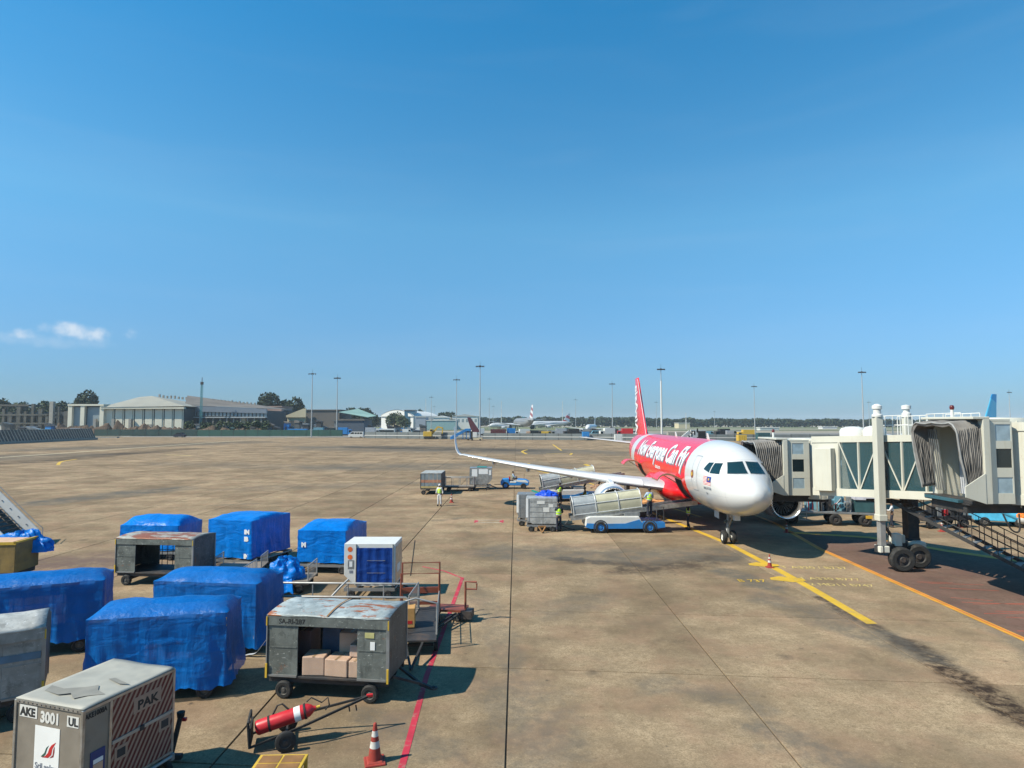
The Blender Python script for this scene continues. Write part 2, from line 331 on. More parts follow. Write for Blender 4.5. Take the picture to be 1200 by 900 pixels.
def concrete(name, base, light, dark, tone=.16, stains=(), spk=.6, cells=True):
    m = bpy.data.materials.new(name); n, b, o = nodes(m); p = coord(n, True)
    c = mix(n, noisef(n, p, .30, 9, .36, .62, .68), dark, light)
    c = mix(n, mathn(n, 'MULTIPLY', noisef(n, p, 1.7, 7, .38, .62, .7), .6), c, base)
    c = mix(n, mathn(n, 'MULTIPLY', noisef(n, stretch(n, p, (.55, .10, 1)), .35, 7, .48, .72, .65), .42), c, tuple(x*.48 for x in base))
    c = mix(n, mathn(n, 'MULTIPLY', noisef(n, stretch(n, p, (.06, .5, 1)), .6, 6, .5, .75, .6), .35), c, tuple(x*.5 for x in base))
    c = mix(n, mathn(n, 'MULTIPLY', noisef(n, p, 6.5, 8, .48, .60, .78), .5), c, tuple(x*.55 for x in base))
    c = mix(n, mathn(n, 'MULTIPLY', noisef(n, p, 3.1, 8, .58, .68, .7), .6), c, tuple(x*.42 for x in base))
    c = mix(n, mathn(n, 'MULTIPLY', noisef(n, p, 20, 5, .45, .60, .8), spk), c, tuple(x*.55 for x in base))
    c = mix(n, mathn(n, 'MULTIPLY', noisef(n, p, 13, 5, .58, .66, .8), .5), c, tuple(min(1, x*1.5) for x in light))
    c = mix(n, mathn(n, 'MULTIPLY', noisef(n, p, .55, 6, .45, .62, .6), .28), c, (base[0]*1.12, base[1]*.93, base[2]*1.0))
    c = mix(n, mathn(n, 'MULTIPLY', noisef(n, stretch(n, p, (1, 1, 1), (0, 0, .7)), .41, 8, .50, .66, .7), .38), c, (base[0]*.62, base[1]*.66, base[2]*.72))
    for sc_, rad, am in ((.9, .07, .75), (2.3, .09, .6), (.33, .10, .5)):
        vo = n.nodes.new('ShaderNodeTexVoronoi'); vo.inputs['Scale'].default_value = sc_; n.links.new(p, vo.inputs['Vector'])
        sxx = n.nodes.new('ShaderNodeSeparateColor'); n.links.new(vo.outputs['Color'], sxx.inputs[0])
        dd = mathn(n, 'ADD', vo.outputs['Distance'], mathn(n, 'MULTIPLY', noisef(n, p, sc_*9, 4, .2, .8), rad*.9))
        md = n.nodes.new('ShaderNodeMapRange'); n.links.new(dd, md.inputs['Value']); md.inputs['From Min'].default_value = rad*1.5; md.inputs['From Max'].default_value = rad*.7
        c = mix(n, mathn(n, 'MULTIPLY', mathn(n, 'MULTIPLY', md.outputs[0], mathn(n, 'GREATER_THAN', sxx.outputs[0], .62)), am), c, (.06, .05, .04))
    if cells:
        sx = n.nodes.new('ShaderNodeSeparateXYZ'); n.links.new(p, sx.inputs[0]); X, Y = sx.outputs[0], sx.outputs[1]
        u = mathn(n, 'DIVIDE', mathn(n, 'ADD', mathn(n, 'SUBTRACT', X, mathn(n, 'MULTIPLY', Y, .007)), .22), 5.95)
        v = mathn(n, 'DIVIDE', mathn(n, 'SUBTRACT', mathn(n, 'ADD', Y, mathn(n, 'MULTIPLY', X, .085)), 12.6), 5.45)
        cb = n.nodes.new('ShaderNodeCombineXYZ'); n.links.new(mathn(n, 'FLOOR', u), cb.inputs[0]); n.links.new(mathn(n, 'FLOOR', v), cb.inputs[1])
        wn_ = n.nodes.new('ShaderNodeTexWhiteNoise'); n.links.new(cb.outputs[0], wn_.inputs['Vector'])
        g = n.nodes.new('ShaderNodeMapRange'); n.links.new(wn_.outputs['Value'], g.inputs['Value']); g.inputs['To Min'].default_value = 1-tone; g.inputs['To Max'].default_value = 1+tone
        cc = n.nodes.new('ShaderNodeCombineXYZ'); [n.links.new(g.outputs[0], cc.inputs[i]) for i in range(3)]
        c = mix(n, 1.0, c, cc.outputs[0], 'MULTIPLY')
    for a, bb_, w_, amt, colr, kw in stains:
        c = mix(n, mathn(n, 'MULTIPLY', seg_mask(n, p, a, bb_, w_, **kw), amt), c, colr)
    n.links.new(c, b.inputs['Base Color']); b.inputs['Roughness'].default_value = .95; b.inputs['Specular IOR Level'].default_value = .08
    bump(n, b, noisef(n, p, 30, 5, .2, .8, .7), .25, .01)
    return m
gp = lambda u, v: ground_at(u, v)
OIL = (.045, .036, .030); OILG = (.10, .092, .078); BRN = (.13, .085, .065)
stains = [
 (gp(1060, 752), gp(1215, 850), .50, 1.0, (.035, .024, .018), dict(rag=.42, nscale=.9)), (gp(960, 700), gp(1080, 765), .30, .9, OIL, dict(rag=.5, nscale=.8)),
 (gp(655, 655), gp(745, 662), .45, .9, OIL, dict(rag=.7, nscale=.5)), (gp(735, 668), gp(850, 655), 1.1, .85, (.05, .038, .03), dict(rag=.45, nscale=.4)),
 (gp(845, 668), gp(905, 690), .6, .8, OILG, dict(rag=.5, nscale=.6)), (gp(590, 648), gp(860, 650), 1.9, .7, OILG, dict(rag=.5, nscale=.25)),
 (gp(900, 700), gp(1090, 770), .8, .6, OILG, dict(rag=.6, nscale=.7)), (gp(1130, 700), gp(1250, 790), .7, .6, OILG, dict(rag=.6, nscale=.5)),
 (gp(900, 860), gp(1010, 895), .6, .6, OILG, dict(rag=.8, nscale=.9)), (gp(430, 838), gp(520, 880), .5, .45, OILG, dict(rag=.8, nscale=1.2)),
 (gp(390, 524), gp(650, 529), 15, .9, OILG, dict(rag=.16, nscale=.03)), (gp(430, 524), gp(620, 528), 8, .8, (.06, .05, .04), dict(rag=.2, nscale=.04)),
 (gp(400, 547), gp(640, 545), 7, .75, OILG, dict(rag=.2, nscale=.05)), (gp(200, 543), gp(400, 549), 5.0, .4, OILG, dict(rag=.4, nscale=.08)),
 (gp(-60, 538), gp(70, 534), 13, .85, (.11, .095, .075), dict(rag=.2, nscale=.03)), (gp(50, 527), gp(290, 518), 11, .85, (.10, .088, .07), dict(rag=.2, nscale=.025)),
 (gp(20, 542), gp(220, 526), 4.0, .8, OIL, dict(rag=.5, nscale=.04)), (gp(40, 590), gp(215, 571), 2.2, .9, OILG, dict(rag=.5, nscale=.12)),
 (gp(250, 592), gp(300, 590), .5, .4, OILG, dict(rag=.6, nscale=.3)), (gp(300, 572), gp(470, 566), 3, .4, OILG, dict(rag=.6, nscale=.12)),
 (gp(510, 610), gp(540, 607), .35, .55, OILG, dict(rag=.6, nscale=.5)), (gp(650, 528), gp(745, 532), 9, .5, OILG, dict(rag=.4, nscale=.06)),
 (gp(-20, 668), gp(140, 656), 2.0, .95, (.13, .09, .075), dict(rag=.2, nscale=.3)), (gp(120, 655), gp(420, 665), 1.6, .4, (.14, .10, .08), dict(rag=.4, nscale=.3)),
 (gp(600, 800), gp(640, 890), .9, .5, OILG, dict(rag=.7, nscale=.9)), (gp(760, 800), gp(900, 830), .5, .45, OILG, dict(rag=.8, nscale=.8)), (gp(650, 720), gp(700, 700), .9, .4, OILG, dict(rag=.6, nscale=.5)), (gp(560, 690), gp(600, 780), .5, .4, OILG, dict(rag=.7, nscale=.7)),
 (gp(700, 600), gp(840, 612), 1.2, .4, OILG, dict(rag=.5, nscale=.3)), (gp(150, 780), gp(60, 830), .7, .25, BRN, dict(rag=.5, nscale=.5)),
]
CONCRETE = concrete('apron_concrete', (.252, .184, .112), (.375, .282, .178), (.155, .114, .074), stains=stains)
SEAL = concrete('joint_seal', (.085, .07, .052), (.095, .08, .06), (.08, .066, .05), cells=False)
MB().add([(-1200, -60, -.035), (1200, -60, -.035), (1200, 275, -.035), (-1200, 275, -.035)], [(0, 1, 2, 3)]).build('apron', SEAL)['kind'] = 'structure'
apron = bpy.data.objects['apron']
KX, KY, PX, PY = .007, -.085, 5.95, 5.45
def node_xy(i, j):
    a = -.22+PX*i; b = 12.6+PY*j; X = (a+KX*b)/(1-KX*KY); return Vector((X, b+KY*X, 0))
ex, ey = node_xy(1, 0)-node_xy(0, 0), node_xy(0, 1)-node_xy(0, 0)
def slab_mb(o, gap=.020, dz=0):
    a = gap/PX; b = gap/PY; q = []
    for z, g in ((-.08, 1), (-.008+dz, 1), (dz, 1.4)):
        for s, t in ((a*g, b*g), (1-a*g, b*g), (1-a*g, 1-b*g), (a*g, 1-b*g)): q.append(o+ex*s+ey*t+Vector((0, 0, z)))
    return q, [(0, 1, 5, 4), (1, 2, 6, 5), (2, 3, 7, 6), (3, 0, 4, 7), (4, 5, 9, 8), (5, 6, 10, 9), (6, 7, 11, 10), (7, 4, 8, 11), (8, 9, 10, 11)]
cells = []
for j in range(-12, 50):
    for i in range(-90, 90):
        c = node_xy(i, j)+(ex+ey)/2
        vis = any(abs((c.x+dx)/max(.1, c.y+dy)) < .86 and c.y+dy > 9.8 for dx in (-3, 3) for dy in (-3, 3))
        cells.append((0 if vis else 1, c.length if vis else 0, i, j))
cells.sort()
me_slab = None; rest = MB()
for k, (v_, d_, i, j) in enumerate(cells):
    o0 = node_xy(i, j)
    if k < 300 and not v_:
        if me_slab is None:
            sl_ = MB().add(*slab_mb(Vector((0, 0, 0)))).build('concrete_slab', CONCRETE, apron); me_slab = sl_.data; sl_.location = o0
        else:
            o = bpy.data.objects.new('concrete_slab', me_slab); col.objects.link(o); o.parent = apron; o.location = o0
    else: rest.add(*slab_mb(o0))
rest.build('concrete_slab', CONCRETE, apron)['kind'] = 'stuff'
GRASS = mat('dry_grass', (.13, .15, .055), .9, var=.35, scale=.02, dirt=(.22, .18, .10), dirt_amt=.8, dscale=.012)
DIRTM = mat('sandy_ground', (.30, .26, .19), .9, var=.3, scale=.03, dirt=(.16, .15, .10), dirt_amt=.6, dscale=.02)
MB().add([(-4000, -60, -.3), (4000, -60, -.3), (4000, 5000, -.3), (-4000, 5000, -.3)], [(0, 1, 2, 3)]).build('ground', DIRTM)['kind'] = 'structure'
def sheet(name, pts, m, z=.004, kind='structure', parent=None):
    o = MB().add([(p[0], p[1], z) for p in pts], [tuple(range(len(pts)))]).build(name, m, parent); 
    if kind: o['kind'] = kind
    return o
sheet('grass_field', [(-60, 560), (1500, 540), (1500, 1000), (-300, 1000)], GRASS, -.1)
sheet('runway', [(-200, 300), (1200, 300), (1200, 440), (-200, 440)], mat('runway_asphalt', (.20, .19, .17), .9, var=.2, scale=.1), -.12)
sheet('taxiway', [(60, 650), (1500, 640), (1500, 720), (60, 720)], mat('taxiway_asphalt', (.30, .26, .21), .9, var=.2, scale=.1), -.09)
def paint(name, c, wear=.5, sc=2.2):
    m = bpy.data.materials.new(name); n, b, o = nodes(m); p = coord(n, True)
    cc = mix(n, noisef(n, p, 1.2, 5, .3, .7), tuple(x*.75 for x in c), c)
    f = mathn(n, 'MULTIPLY', noisef(n, p, sc, 9, .5, .66, .75), wear); cc = mix(n, f, cc, (.25, .20, .15))
    n.links.new(cc, b.inputs['Base Color']); b.inputs['Roughness'].default_value = .75; return m
YL = paint('yellow_line_paint', (.58, .36, .02), .45); OY = paint('orange_line_paint', (.60, .28, .02), .35); RL = paint('red_line_paint', (.44, .02, .045), .6)
FY = paint('faded_yellow_paint', (.58, .44, .14), .75, 3); REDC = paint('red_line_core', (.55, .08, .03), .4); WL = paint('worn_white_paint', (.5, .46, .40), .8, 3); PLY = paint('pale_taxi_line', (.50, .42, .26), .75)
def curve3(pts, n=8):
    P = [Vector(p) for p in pts]; out = []
    for k in range(len(P)-1):
        p0, p1, p2, p3 = P[max(k-1, 0)], P[k], P[k+1], P[min(k+2, len(P)-1)]
        for i in range(n):
            t = i/n; out.append(.5*((2*p1)+(p2-p0)*t+(2*p0-5*p1+4*p2-p3)*t*t+(3*p1-p0-3*p2+p3)*t**3))
    return out+[P[-1]]
def strip(name, pts, w, m, z=.004):
    pts = [Vector((p[0], p[1], z)) for p in pts]; vs = []
    for i, p in enumerate(pts):
        d = (pts[min(i+1, len(pts)-1)]-pts[max(i-1, 0)]).normalized(); nn = Vector((-d.y, d.x, 0))*w/2; vs += [p-nn, p+nn]
    o = MB().add(vs, [(2*i, 2*i+2, 2*i+3, 2*i+1) for i in range(len(pts)-1)]).build(name, m); o['kind'] = 'structure'; return o
def curve(pts, n=12):
    P = [Vector((p[0], p[1], 0)) for p in pts]; out = []
    for k in range(len(P)-1):
        p0, p1, p2, p3 = P[max(k-1, 0)], P[k], P[k+1], P[min(k+2, len(P)-1)]
        for i in range(n):
            t = i/n; out.append(.5*((2*p1)+(p2-p0)*t+(2*p0-5*p1+4*p2-p3)*t*t+(3*p1-p0-3*p2+p3)*t**3))
    return out+[P[-1]]
# reddish stand surface beyond the orange line
BRZ = concrete('reddish_asphalt', (.145, .092, .070), (.185, .124, .096), (.105, .070, .055), cells=False, spk=.3)
o1, o2 = gp(908, 613), gp(1235, 765)
sheet('red_stand_surface', [gp(928, 624), gp(960, 643), o2, Vector((26, 15, 0)), Vector((40, 20, 0)), gp(1300, 668), gp(1190, 657), gp(1112, 646), gp(1020, 630)], BRZ)
strip('lead_in_line', [gp(700, 575), gp(853, 637), gp(905, 664), gp(952, 690), gp(1022, 731)], .38, YL)
for nm, (u, v), w_ in (('stop_mark', (924, 679), 1.30), ('stop_mark', (896, 662), 1.25)):
    c = gp(u, v); d = (gp(1022, 731)-gp(852, 636)).normalized(); n_ = Vector((-d.y, d.x, 0))
    sheet(nm, [c+d*-.55+Vector((-.2, 0, 0)), c+Vector((w_*.55, .10, 0)), c+Vector((w_*.5, -.25, 0)), c+d*.5, c+Vector((-w_*.62, -.08, 0)), c+Vector((-w_*.55, .28, 0))], YL, .008)
strip('stand_border_line', [gp(820, 578), gp(908, 613), gp(960, 643), gp(1235, 765)], .30, OY, .010)
strip('stand_border_core', [gp(908, 613)+Vector((.03, 0, 0)), gp(960, 643)+Vector((.03, 0, 0)), gp(1235, 765)+Vector((.03, 0, 0))], .05, REDC, .014)
strip('stand_edge_line', [gp(925, 624), gp(1020, 630), gp(1112, 646), gp(1190, 657), gp(1300, 670)], .60, OY, .010)
for k in range(16):
    a = gp(1075+k*13, 683+k*5.5+random.uniform(-6, 10)); strip('thin_red_line', [a, a+Vector((random.uniform(1.2, 3), random.uniform(-.5, .1), 0))], .03, REDC, .008)
strip('red_boundary_line', [gp(495, 664), gp(520, 669), gp(543, 678)], .10, RL)
strip('red_boundary_line', [gp(542, 677), gp(500, 792), gp(470, 902), gp(455, 960)], .145, RL, .008)
# small red bracket mark
m1, m2 = gp(558, 611), gp(588, 611)
for c in (m1, m2): strip('red_bracket_mark', [c+Vector((0, -.55, 0)), c+Vector((0, .55, 0))], .26, RL)
strip('red_bracket_bar', [m1+Vector((0, .5, 0)), m2+Vector((0, .5, 0))], .10, WL, .008); strip('red_bracket_bar', [m1+Vector((0, -.5, 0)), m2+Vector((0, -.5, 0))], .10, WL, .008)
# faded stand lettering
def ground_text(s, u, v, size, m, rz=0, z=.010, sx=1.0):
    o = text_mb(s, size, m, None, Matrix.Translation((*ground_at(u, v)[:2], z)) @ Matrix.Rotation(rz, 4, 'Z'), 'ground_lettering', .0005, sx=sx); o['kind'] = 'structure'; return o
ground_text('B 737', 866, 682, .62, YL, -.03, sx=.85)
ground_text('T A320 / B737', 917, 666, .66, FY, -.07, sx=.78)
ground_text('T A330 B777', 938, 679, .6, FY, -.1, sx=.8); ground_text('2 MD11 B747', 950, 686, .55, FY, -.1, sx=.85)
# far taxi lines
strip('taxi_line', curve([gp(-60, 540), gp(60, 532), gp(200, 522), gp(320, 514), gp(420, 509)]), 1.1, PLY)
strip('taxi_line', curve([gp(68, 545), gp(72, 541), gp(90, 538)]), .5, YL); strip('taxi_line', [gp(195, 533), gp(225, 534)], .6, FY)
strip('taxi_line', curve([gp(620, 543), gp(617, 546), gp(625, 550), gp(648, 556)]), .5, YL); strip('taxi_line', curve([gp(618, 527), gp(612, 529), gp(617, 532)]), .6, YL)
strip('taxi_line', [gp(648, 521), gp(658, 528)], .5, YL); strip('taxi_line', curve([gp(640, 532), gp(668, 531), gp(668, 533)]), .5, YL); strip('taxi_line', [gp(686, 544), gp(694, 548)], .8, YL)
strip('taxi_line', [gp(690, 566), gp(770, 590), gp(822, 606)], .3, YL)
# ---------------------------------------------------------------- aircraft
ST = [(0, 3.22, 3.22, .0), (.06, 3.45, 2.98, .26), (.2, 3.66, 2.78, .46), (.5, 3.90, 2.55, .74), (.9, 4.10, 2.35, 1.00), (1.3, 4.27, 2.20, 1.19), (1.7, 4.50, 2.09, 1.35), (2.1, 4.82, 2.00, 1.48), (2.5, 5.11, 1.93, 1.58), (3.0, 5.36, 1.86, 1.69),
      (3.6, 5.57, 1.80, 1.79), (4.4, 5.74, 1.76, 1.88), (5.4, 5.84, 1.73, 1.95), (6.8, 5.87, 1.72, 1.975), (12, 5.87, 1.72, 1.975), (20, 5.87, 1.72, 1.975), (25.5, 5.87, 1.74, 1.975), (28, 5.87, 1.98, 1.93), (30, 5.86, 2.40, 1.79), (32, 5.80, 2.95, 1.50), (34, 5.68, 3.52, 1.10), (36, 5.48, 4.15, .66), (37.2, 5.28, 4.62, .32), (37.57, 5.15, 4.80, .16)]
def st(s):
    for a, b in zip(ST, ST[1:]):
        if s <= b[0]:
            t = (s-a[0])/(b[0]-a[0])
            if a[0] < .06: t = math.sqrt(max(t, 0))
            return [a[i]+(b[i]-a[i])*t for i in (1, 2, 3)]
    return list(ST[-1][1:])
def hull(s, th, off=0):                # th: 0 = +X side, pi/2 = top
    zt, zb, hw = st(s); zc = (zt+zb)/2; hh = (zt-zb)/2; c, q = math.cos(th), math.sin(th)
    n = Vector((c*max(hh, .1), 0, q*max(hw, .1))).normalized()
    return Vector((c*hw+n.x*off, s, zc+q*hh+n.z*off))
def fuselage_mb(n=48, step=.5, o=0):
    ss = [0, .03, .06, .12, .2, .35, .5, .7, .9, 1.1, 1.3, 1.5, 1.7, 1.9, 2.1, 2.3, 2.5, 2.75, 3, 3.3, 3.6, 4, 4.4, 4.9, 5.4, 6.1, 6.8]+[8+i for i in range(18)]+[26.5, 28, 29, 30, 31, 32, 33, 34, 35, 36, 37.2, 37.57]
    m = MB(); vs = [hull(s, 2*PI*k/n, o) for s in ss for k in range(n)]
    fs = [(i*n+k, i*n+(k+1) % n, (i+1)*n+(k+1) % n, (i+1)*n+k) for i in range(len(ss)-1) for k in range(n)]
    fs.append(tuple((len(ss)-1)*n+k for k in range(n))); return m.add(vs, fs)
def paint_mat(name, build, rough=.22):
    m = bpy.data.materials.new(name); n, b, o = nodes(m); v = coord(n); s = n.nodes.new('ShaderNodeSeparateXYZ'); n.links.new(v, s.inputs[0])
    c = build(n, s.outputs[0], s.outputs[1], s.outputs[2], v)
    c = mix(n, mathn(n, 'MULTIPLY', noisef(n, v, .9, 7, .45, .8, .6), .10), c, (.35, .32, .28))
    n.links.new(c, b.inputs['Base Color']); b.inputs['Roughness'].default_value = rough; b.inputs['Coat Weight'].default_value = .3; b.inputs['Coat Roughness'].default_value = .08
    return m
def livery(n, x, y, z, v):
    edge = mathn(n, 'ADD', y, mathn(n, 'MULTIPLY', mathn(n, 'SUBTRACT', z, 3.8), .10))
    red = mathn(n, 'MULTIPLY', mathn(n, 'GREATER_THAN', edge, 7.0), mathn(n, 'LESS_THAN', edge, 26.2))
    red = mathn(n, 'MAXIMUM', red, mathn(n, 'GREATER_THAN', edge, 28.2))
    up = n.nodes.new('ShaderNodeMapRange'); n.links.new(z, up.inputs['Value']); up.inputs['From Min'].default_value = 3.9; up.inputs['From Max'].default_value = 4.15
    r = mix(n, up.outputs[0], (.78, .010, .008), (.72, .010, .030))  # pinker upper red: sheen of the sky put into the paint colour
    c = mix(n, red, (.55, .55, .54), r)
    for per, off, amt in ((1.62, .2, .22), (5.35, .95, .35)):
        ln = mathn(n, 'LESS_THAN', mathn(n, 'FRACT', mathn(n, 'DIVIDE', mathn(n, 'ADD', y, off), per)), .016/per*1.6)
        c = mix(n, mathn(n, 'MULTIPLY', ln, amt), c, (.12, .12, .13))
    for zl in (3.05, 4.95):
        ln = mathn(n, 'LESS_THAN', mathn(n, 'ABSOLUTE', mathn(n, 'SUBTRACT', z, zl)), .010); ln = mathn(n, 'MULTIPLY', ln, mathn(n, 'GREATER_THAN', y, 1.2)); c = mix(n, mathn(n, 'MULTIPLY', ln, .2), c, (.12, .12, .13))
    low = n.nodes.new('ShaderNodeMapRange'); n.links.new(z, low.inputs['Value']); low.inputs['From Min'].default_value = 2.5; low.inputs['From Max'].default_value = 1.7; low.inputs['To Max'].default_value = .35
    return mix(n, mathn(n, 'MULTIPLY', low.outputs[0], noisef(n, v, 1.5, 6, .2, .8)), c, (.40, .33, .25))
LIV = paint_mat('red_white_livery', livery)
FUSW = paint_mat('aircraft_white', lambda n, x, y, z, v: mix(n, .5, (.56, .56, .55), (.54, .54, .54)), .28)
FRED = paint_mat('aircraft_red', lambda n, x, y, z, v: mix(n, .5, (.76, .010, .014), (.72, .01, .01)), .25)
WINGG = mat('wing_grey', (.42, .43, .44), .4, var=.12, dirt=(.25, .24, .22), dirt_amt=.4)
LIP = mat('polished_lip', (.72, .72, .71), .22, .85, var=.08)
def wing(sgn, le, te, mw, ml):
    """stations of (lateral, le y, te y, z, thickness)"""
    def sec(p, side):
        x, a, b, z, t = p; c = b-a; out = []
        prof = [(0, 0), (.012, .32), (.04, .55), (.1, .80), (.2, .95), (.35, 1.0), (.55, .82), (.8, .40), (1, .02)]
        if side: prof = [(u, -q*.75) for u, q in prof]
        return [Vector((sgn*x, a+u*c, z+q*t/2)) for u, q in prof]
    m = MB(); n = 9
    for side in (0, 1):
        vs = [q for p in mw for q in sec(p, side)]
        m.add(vs, [(i*n+k, i*n+k+1, (i+1)*n+k+1, (i+1)*n+k) for i in range(len(mw)-1) for k in range(n-1)])
    a = sec(mw[-1], 0)+sec(mw[-1], 1)[::-1]; m.add(a, [tuple(range(len(a)))])
    return m
WS = []
for i in range(15):
    t = i/14; x = 1.2+t*(17.0-1.2); le = 11.7+(x-1.2)*.515; te = (18.9 if x < 6.3 else 18.9+(x-6.3)*.275); 
    if x < 2: le = 11.7
    WS.append((x, le, te, 2.35+(x-1.2)*.075+.9*t*t*.8, .80*(1-t)+.16))
SH = [(17.25, 20.1, 21.75, 4.24, .15), (17.5, 20.45, 21.9, 4.40, .13), (17.68, 20.8, 22.1, 4.72, .12), (17.80, 21.2, 22.35, 5.2, .10), (17.92, 21.7, 22.65, 5.9, .08), (18.02, 22.3, 22.95, 6.55, .05)]
def sharklet_mb(sgn):
    m = MB(); vs = []; n = 8; zs = [WS[-1]]+SH
    for k, (x, a, b, z, t) in enumerate(zs):
        p, q = zs[max(k-1, 0)], zs[min(k+1, len(zs)-1)]; d = Vector((q[0]-p[0], 0, q[3]-p[3])).normalized(); nn = Vector((-d.z, 0, d.x))
        for u, f in ((0, 0), (.06, .8), (.3, 1), (.7, .6), (1, .05), (.7, -.6), (.3, -1), (.06, -.8)):
            c = Vector((x, a+u*(b-a), z))+nn*f*t/2; vs.append((sgn*c.x, c.y, c.z))
    m.add(vs, [(i*n+k, i*n+(k+1) % n, (i+1)*n+(k+1) % n, (i+1)*n+k) for i in range(len(zs)-1) for k in range(n)]+[tuple((len(zs)-1)*n+k for k in range(n))])
    return m
AX, AY, AH = 12.25, 31.15, .034
jet = thing('passenger_jet', (AX, AY, 0), -AH, 'large red and white passenger jet parked nose first at the jet bridge', 'airplane')
fus = fuselage_mb().build('fuselage', LIV, jet, 60)
bvh = BVHTree.FromPolygons([tuple(v.co) for v in fus.data.vertices], [tuple(p.vertices) for p in fus.data.polygons])
def shoot(o, d, off=.012):
    loc, nor, *_ = bvh.ray_cast(Vector(o), Vector(d).normalized(), 60)
    if loc is None: return Vector(o)
    if nor.dot(Vector(d)) > 0: nor = -nor
    return loc+nor*off
def patch(quad, direction, origin_fn, name, m, n=6, off=.012, parent=None):
    a, b, c, d = [Vector(q) for q in quad]
    def f(u, v): return shoot(origin_fn(a.lerp(b, u).lerp(d.lerp(c, u), v)), direction, off)
    return MB().grid(f, n, n).build(name, m, parent or jet, 60)
fr = lambda p: (p[0], -3, p[1]); sd = lambda p: (-5, p[0], p[1]); ps = lambda p: (5, p[0], p[1])
RIM = mat('window_rim', (.45, .45, .45), .4)
# cockpit panes (front pair seen from ahead, side panes seen from the side), each with a frame behind
for sgn in (1, -1):
    for q in ([(.07, 4.28), (.98, 4.23), (.80, 4.80), (.07, 4.86)],):
        qq = [(sgn*x, z) for x, z in q]; cx = sum(x for x, z in qq)/4; cz = sum(z for x, z in qq)/4
        big = [(cx+(x-cx)*1.07, cz+(z-cz)*1.1) for x, z in qq]
        f_ = patch([(*b_, 0) for b_ in big], (0, 1, 0), fr, 'window_frame', RIM, off=.006); patch([(*b_, 0) for b_ in qq], (0, 1, 0), fr, 'windscreen', CGLASS, off=.014)
    for q in ([(2.20, 4.18), (2.95, 4.18), (2.95, 4.72), (2.48, 4.74)], [(3.04, 4.20), (3.72, 4.34), (3.46, 4.72), (3.04, 4.74)]):
        patch([(*b_, 0) for b_ in q], (-sgn, 0, 0), (ps if sgn > 0 else sd), 'cockpit_window', CGLASS, off=.014)
# cabin windows on both sides
wm = MB(); 
def oval(s, z, sgn):
    zt, zb, hw = st(s); zc = (zt+zb)/2; hh = (zt-zb)/2; th = math.asin(max(-1, min(1, (z-zc)/hh)))
    c = [hull(s+.115*math.cos(t), th+.085*math.sin(t), .008) for t in [2*PI*k/10 for k in range(10)]]
    return [(sgn*v.x, v.y, v.z) for v in c]
first = None
for sgn in (1, -1):
    for k in range(36):
        s = 7.2+k*.535
        m_ = MB().add(oval(s, 4.42, sgn), [tuple(range(10))]); m_.build('cabin_window', DGLASS, jet)
# front and rear doors (thin outlines), starboard
def outline(s0, s1, z0, z1, sgn, name, m, w_=.035):
    mb = MB(); o_ = (5 if sgn > 0 else -5)
    for a, b in (((s0, z0), (s1, z0)), ((s1, z0), (s1, z1)), ((s1, z1), (s0, z1)), ((s0, z1), (s0, z0))):
        a, b = Vector(a), Vector(b); d = (b-a).normalized(); n_ = Vector((-d.y, d.x))*w_/2
        mb.grid(lambda u, v: shoot((o_, *(a.lerp(b, u)+n_*(2*v-1))), (-sgn, 0, 0), .006), 8, 1)
    return mb.build(name, m, jet)
outline(4.6, 5.45, 3.05, 5.0, -1, 'service_door', INKG); outline(4.6, 5.45, 3.05, 5.0, 1, 'boarding_door', INKG); outline(28.4, 29.2, 3.2, 5.0, -1, 'rear_door', INKG)
outline(6.6, 7.1, 2.35, 2.75, -1, 'access_panel', INKG, .03)
# slogan, wrapped on the starboard flank, reading from tail to nose
def on_hull(s0, z0, dirn, off, scale=1):
    def f(x, y):
        s = s0-x*dirn; zt, zb, hw = st(s); zc = (zt+zb)/2; hh = (zt-zb)/2
        th = math.asin(max(-1, min(1, (z0-zc)/hh)))+y/2.05
        p = hull(s, th, off); return (-p.x, p.y, p.z)
    return f
TXW = paint_mat('slogan_white', lambda n, x, y, z, v: mix(n, .5, (.75, .75, .75), (.73, .73, .73)), .35)
text_mb('Now Everyone Can Fly', 1.95, INKG, jet, None, 'slogan_shadow', 0, shear=.28, bold=.035, fn=on_hull(24.15, 4.12, 1, .012), cuts=14, sx=.91)
text_mb('Now Everyone Can Fly', 1.95, TXW, jet, None, 'slogan', 0, shear=.28, bold=.05, fn=on_hull(24.3, 4.22, 1, .026), cuts=14, sx=.91)
text_mb('airasia.com', .42, TXW, jet, None, 'lettering', 0, bold=.01, fn=on_hull(16.2, 3.55, 1, .016), cuts=5)
# flag, country name and round emblem by the nose
fl0 = MB(); fl1 = MB()
for k in range(14):
    z0 = 3.98-.5*(k+1)/14; (fl0 if k % 2 == 0 else fl1).grid(lambda u, v: shoot((-5, 3.55-u*.85, z0+v*.5/14), (1, 0, 0), .012), 6, 1)
fl0.build('flag_stripe', INKR, jet); fl1.build('flag_stripe', PAPER, jet)
patch([(3.12, 3.70, 0), (2.70, 3.70, 0), (2.70, 3.98, 0), (3.12, 3.98, 0)], (1, 0, 0), sd, 'flag_canton', INKB, off=.018)
patch([(2.98, 3.78, 0), (2.84, 3.78, 0), (2.84, 3.90, 0), (2.98, 3.90, 0)], (1, 0, 0), sd, 'flag_moon', YELLOW, n=3, off=.024)
def shot_text(s, size, s0, z0, m, name='lettering', bold=.004): text_mb(s, size, m, jet, None, name, 0, bold=bold, fn=lambda x, y: shoot((-5, s0-x, z0+y), (1, 0, 0), .014), cuts=4)
shot_text('MALAYSIA', .20, 3.55, 3.28, INKG); shot_text('9M', .16, 3.4, 3.0, INKG)
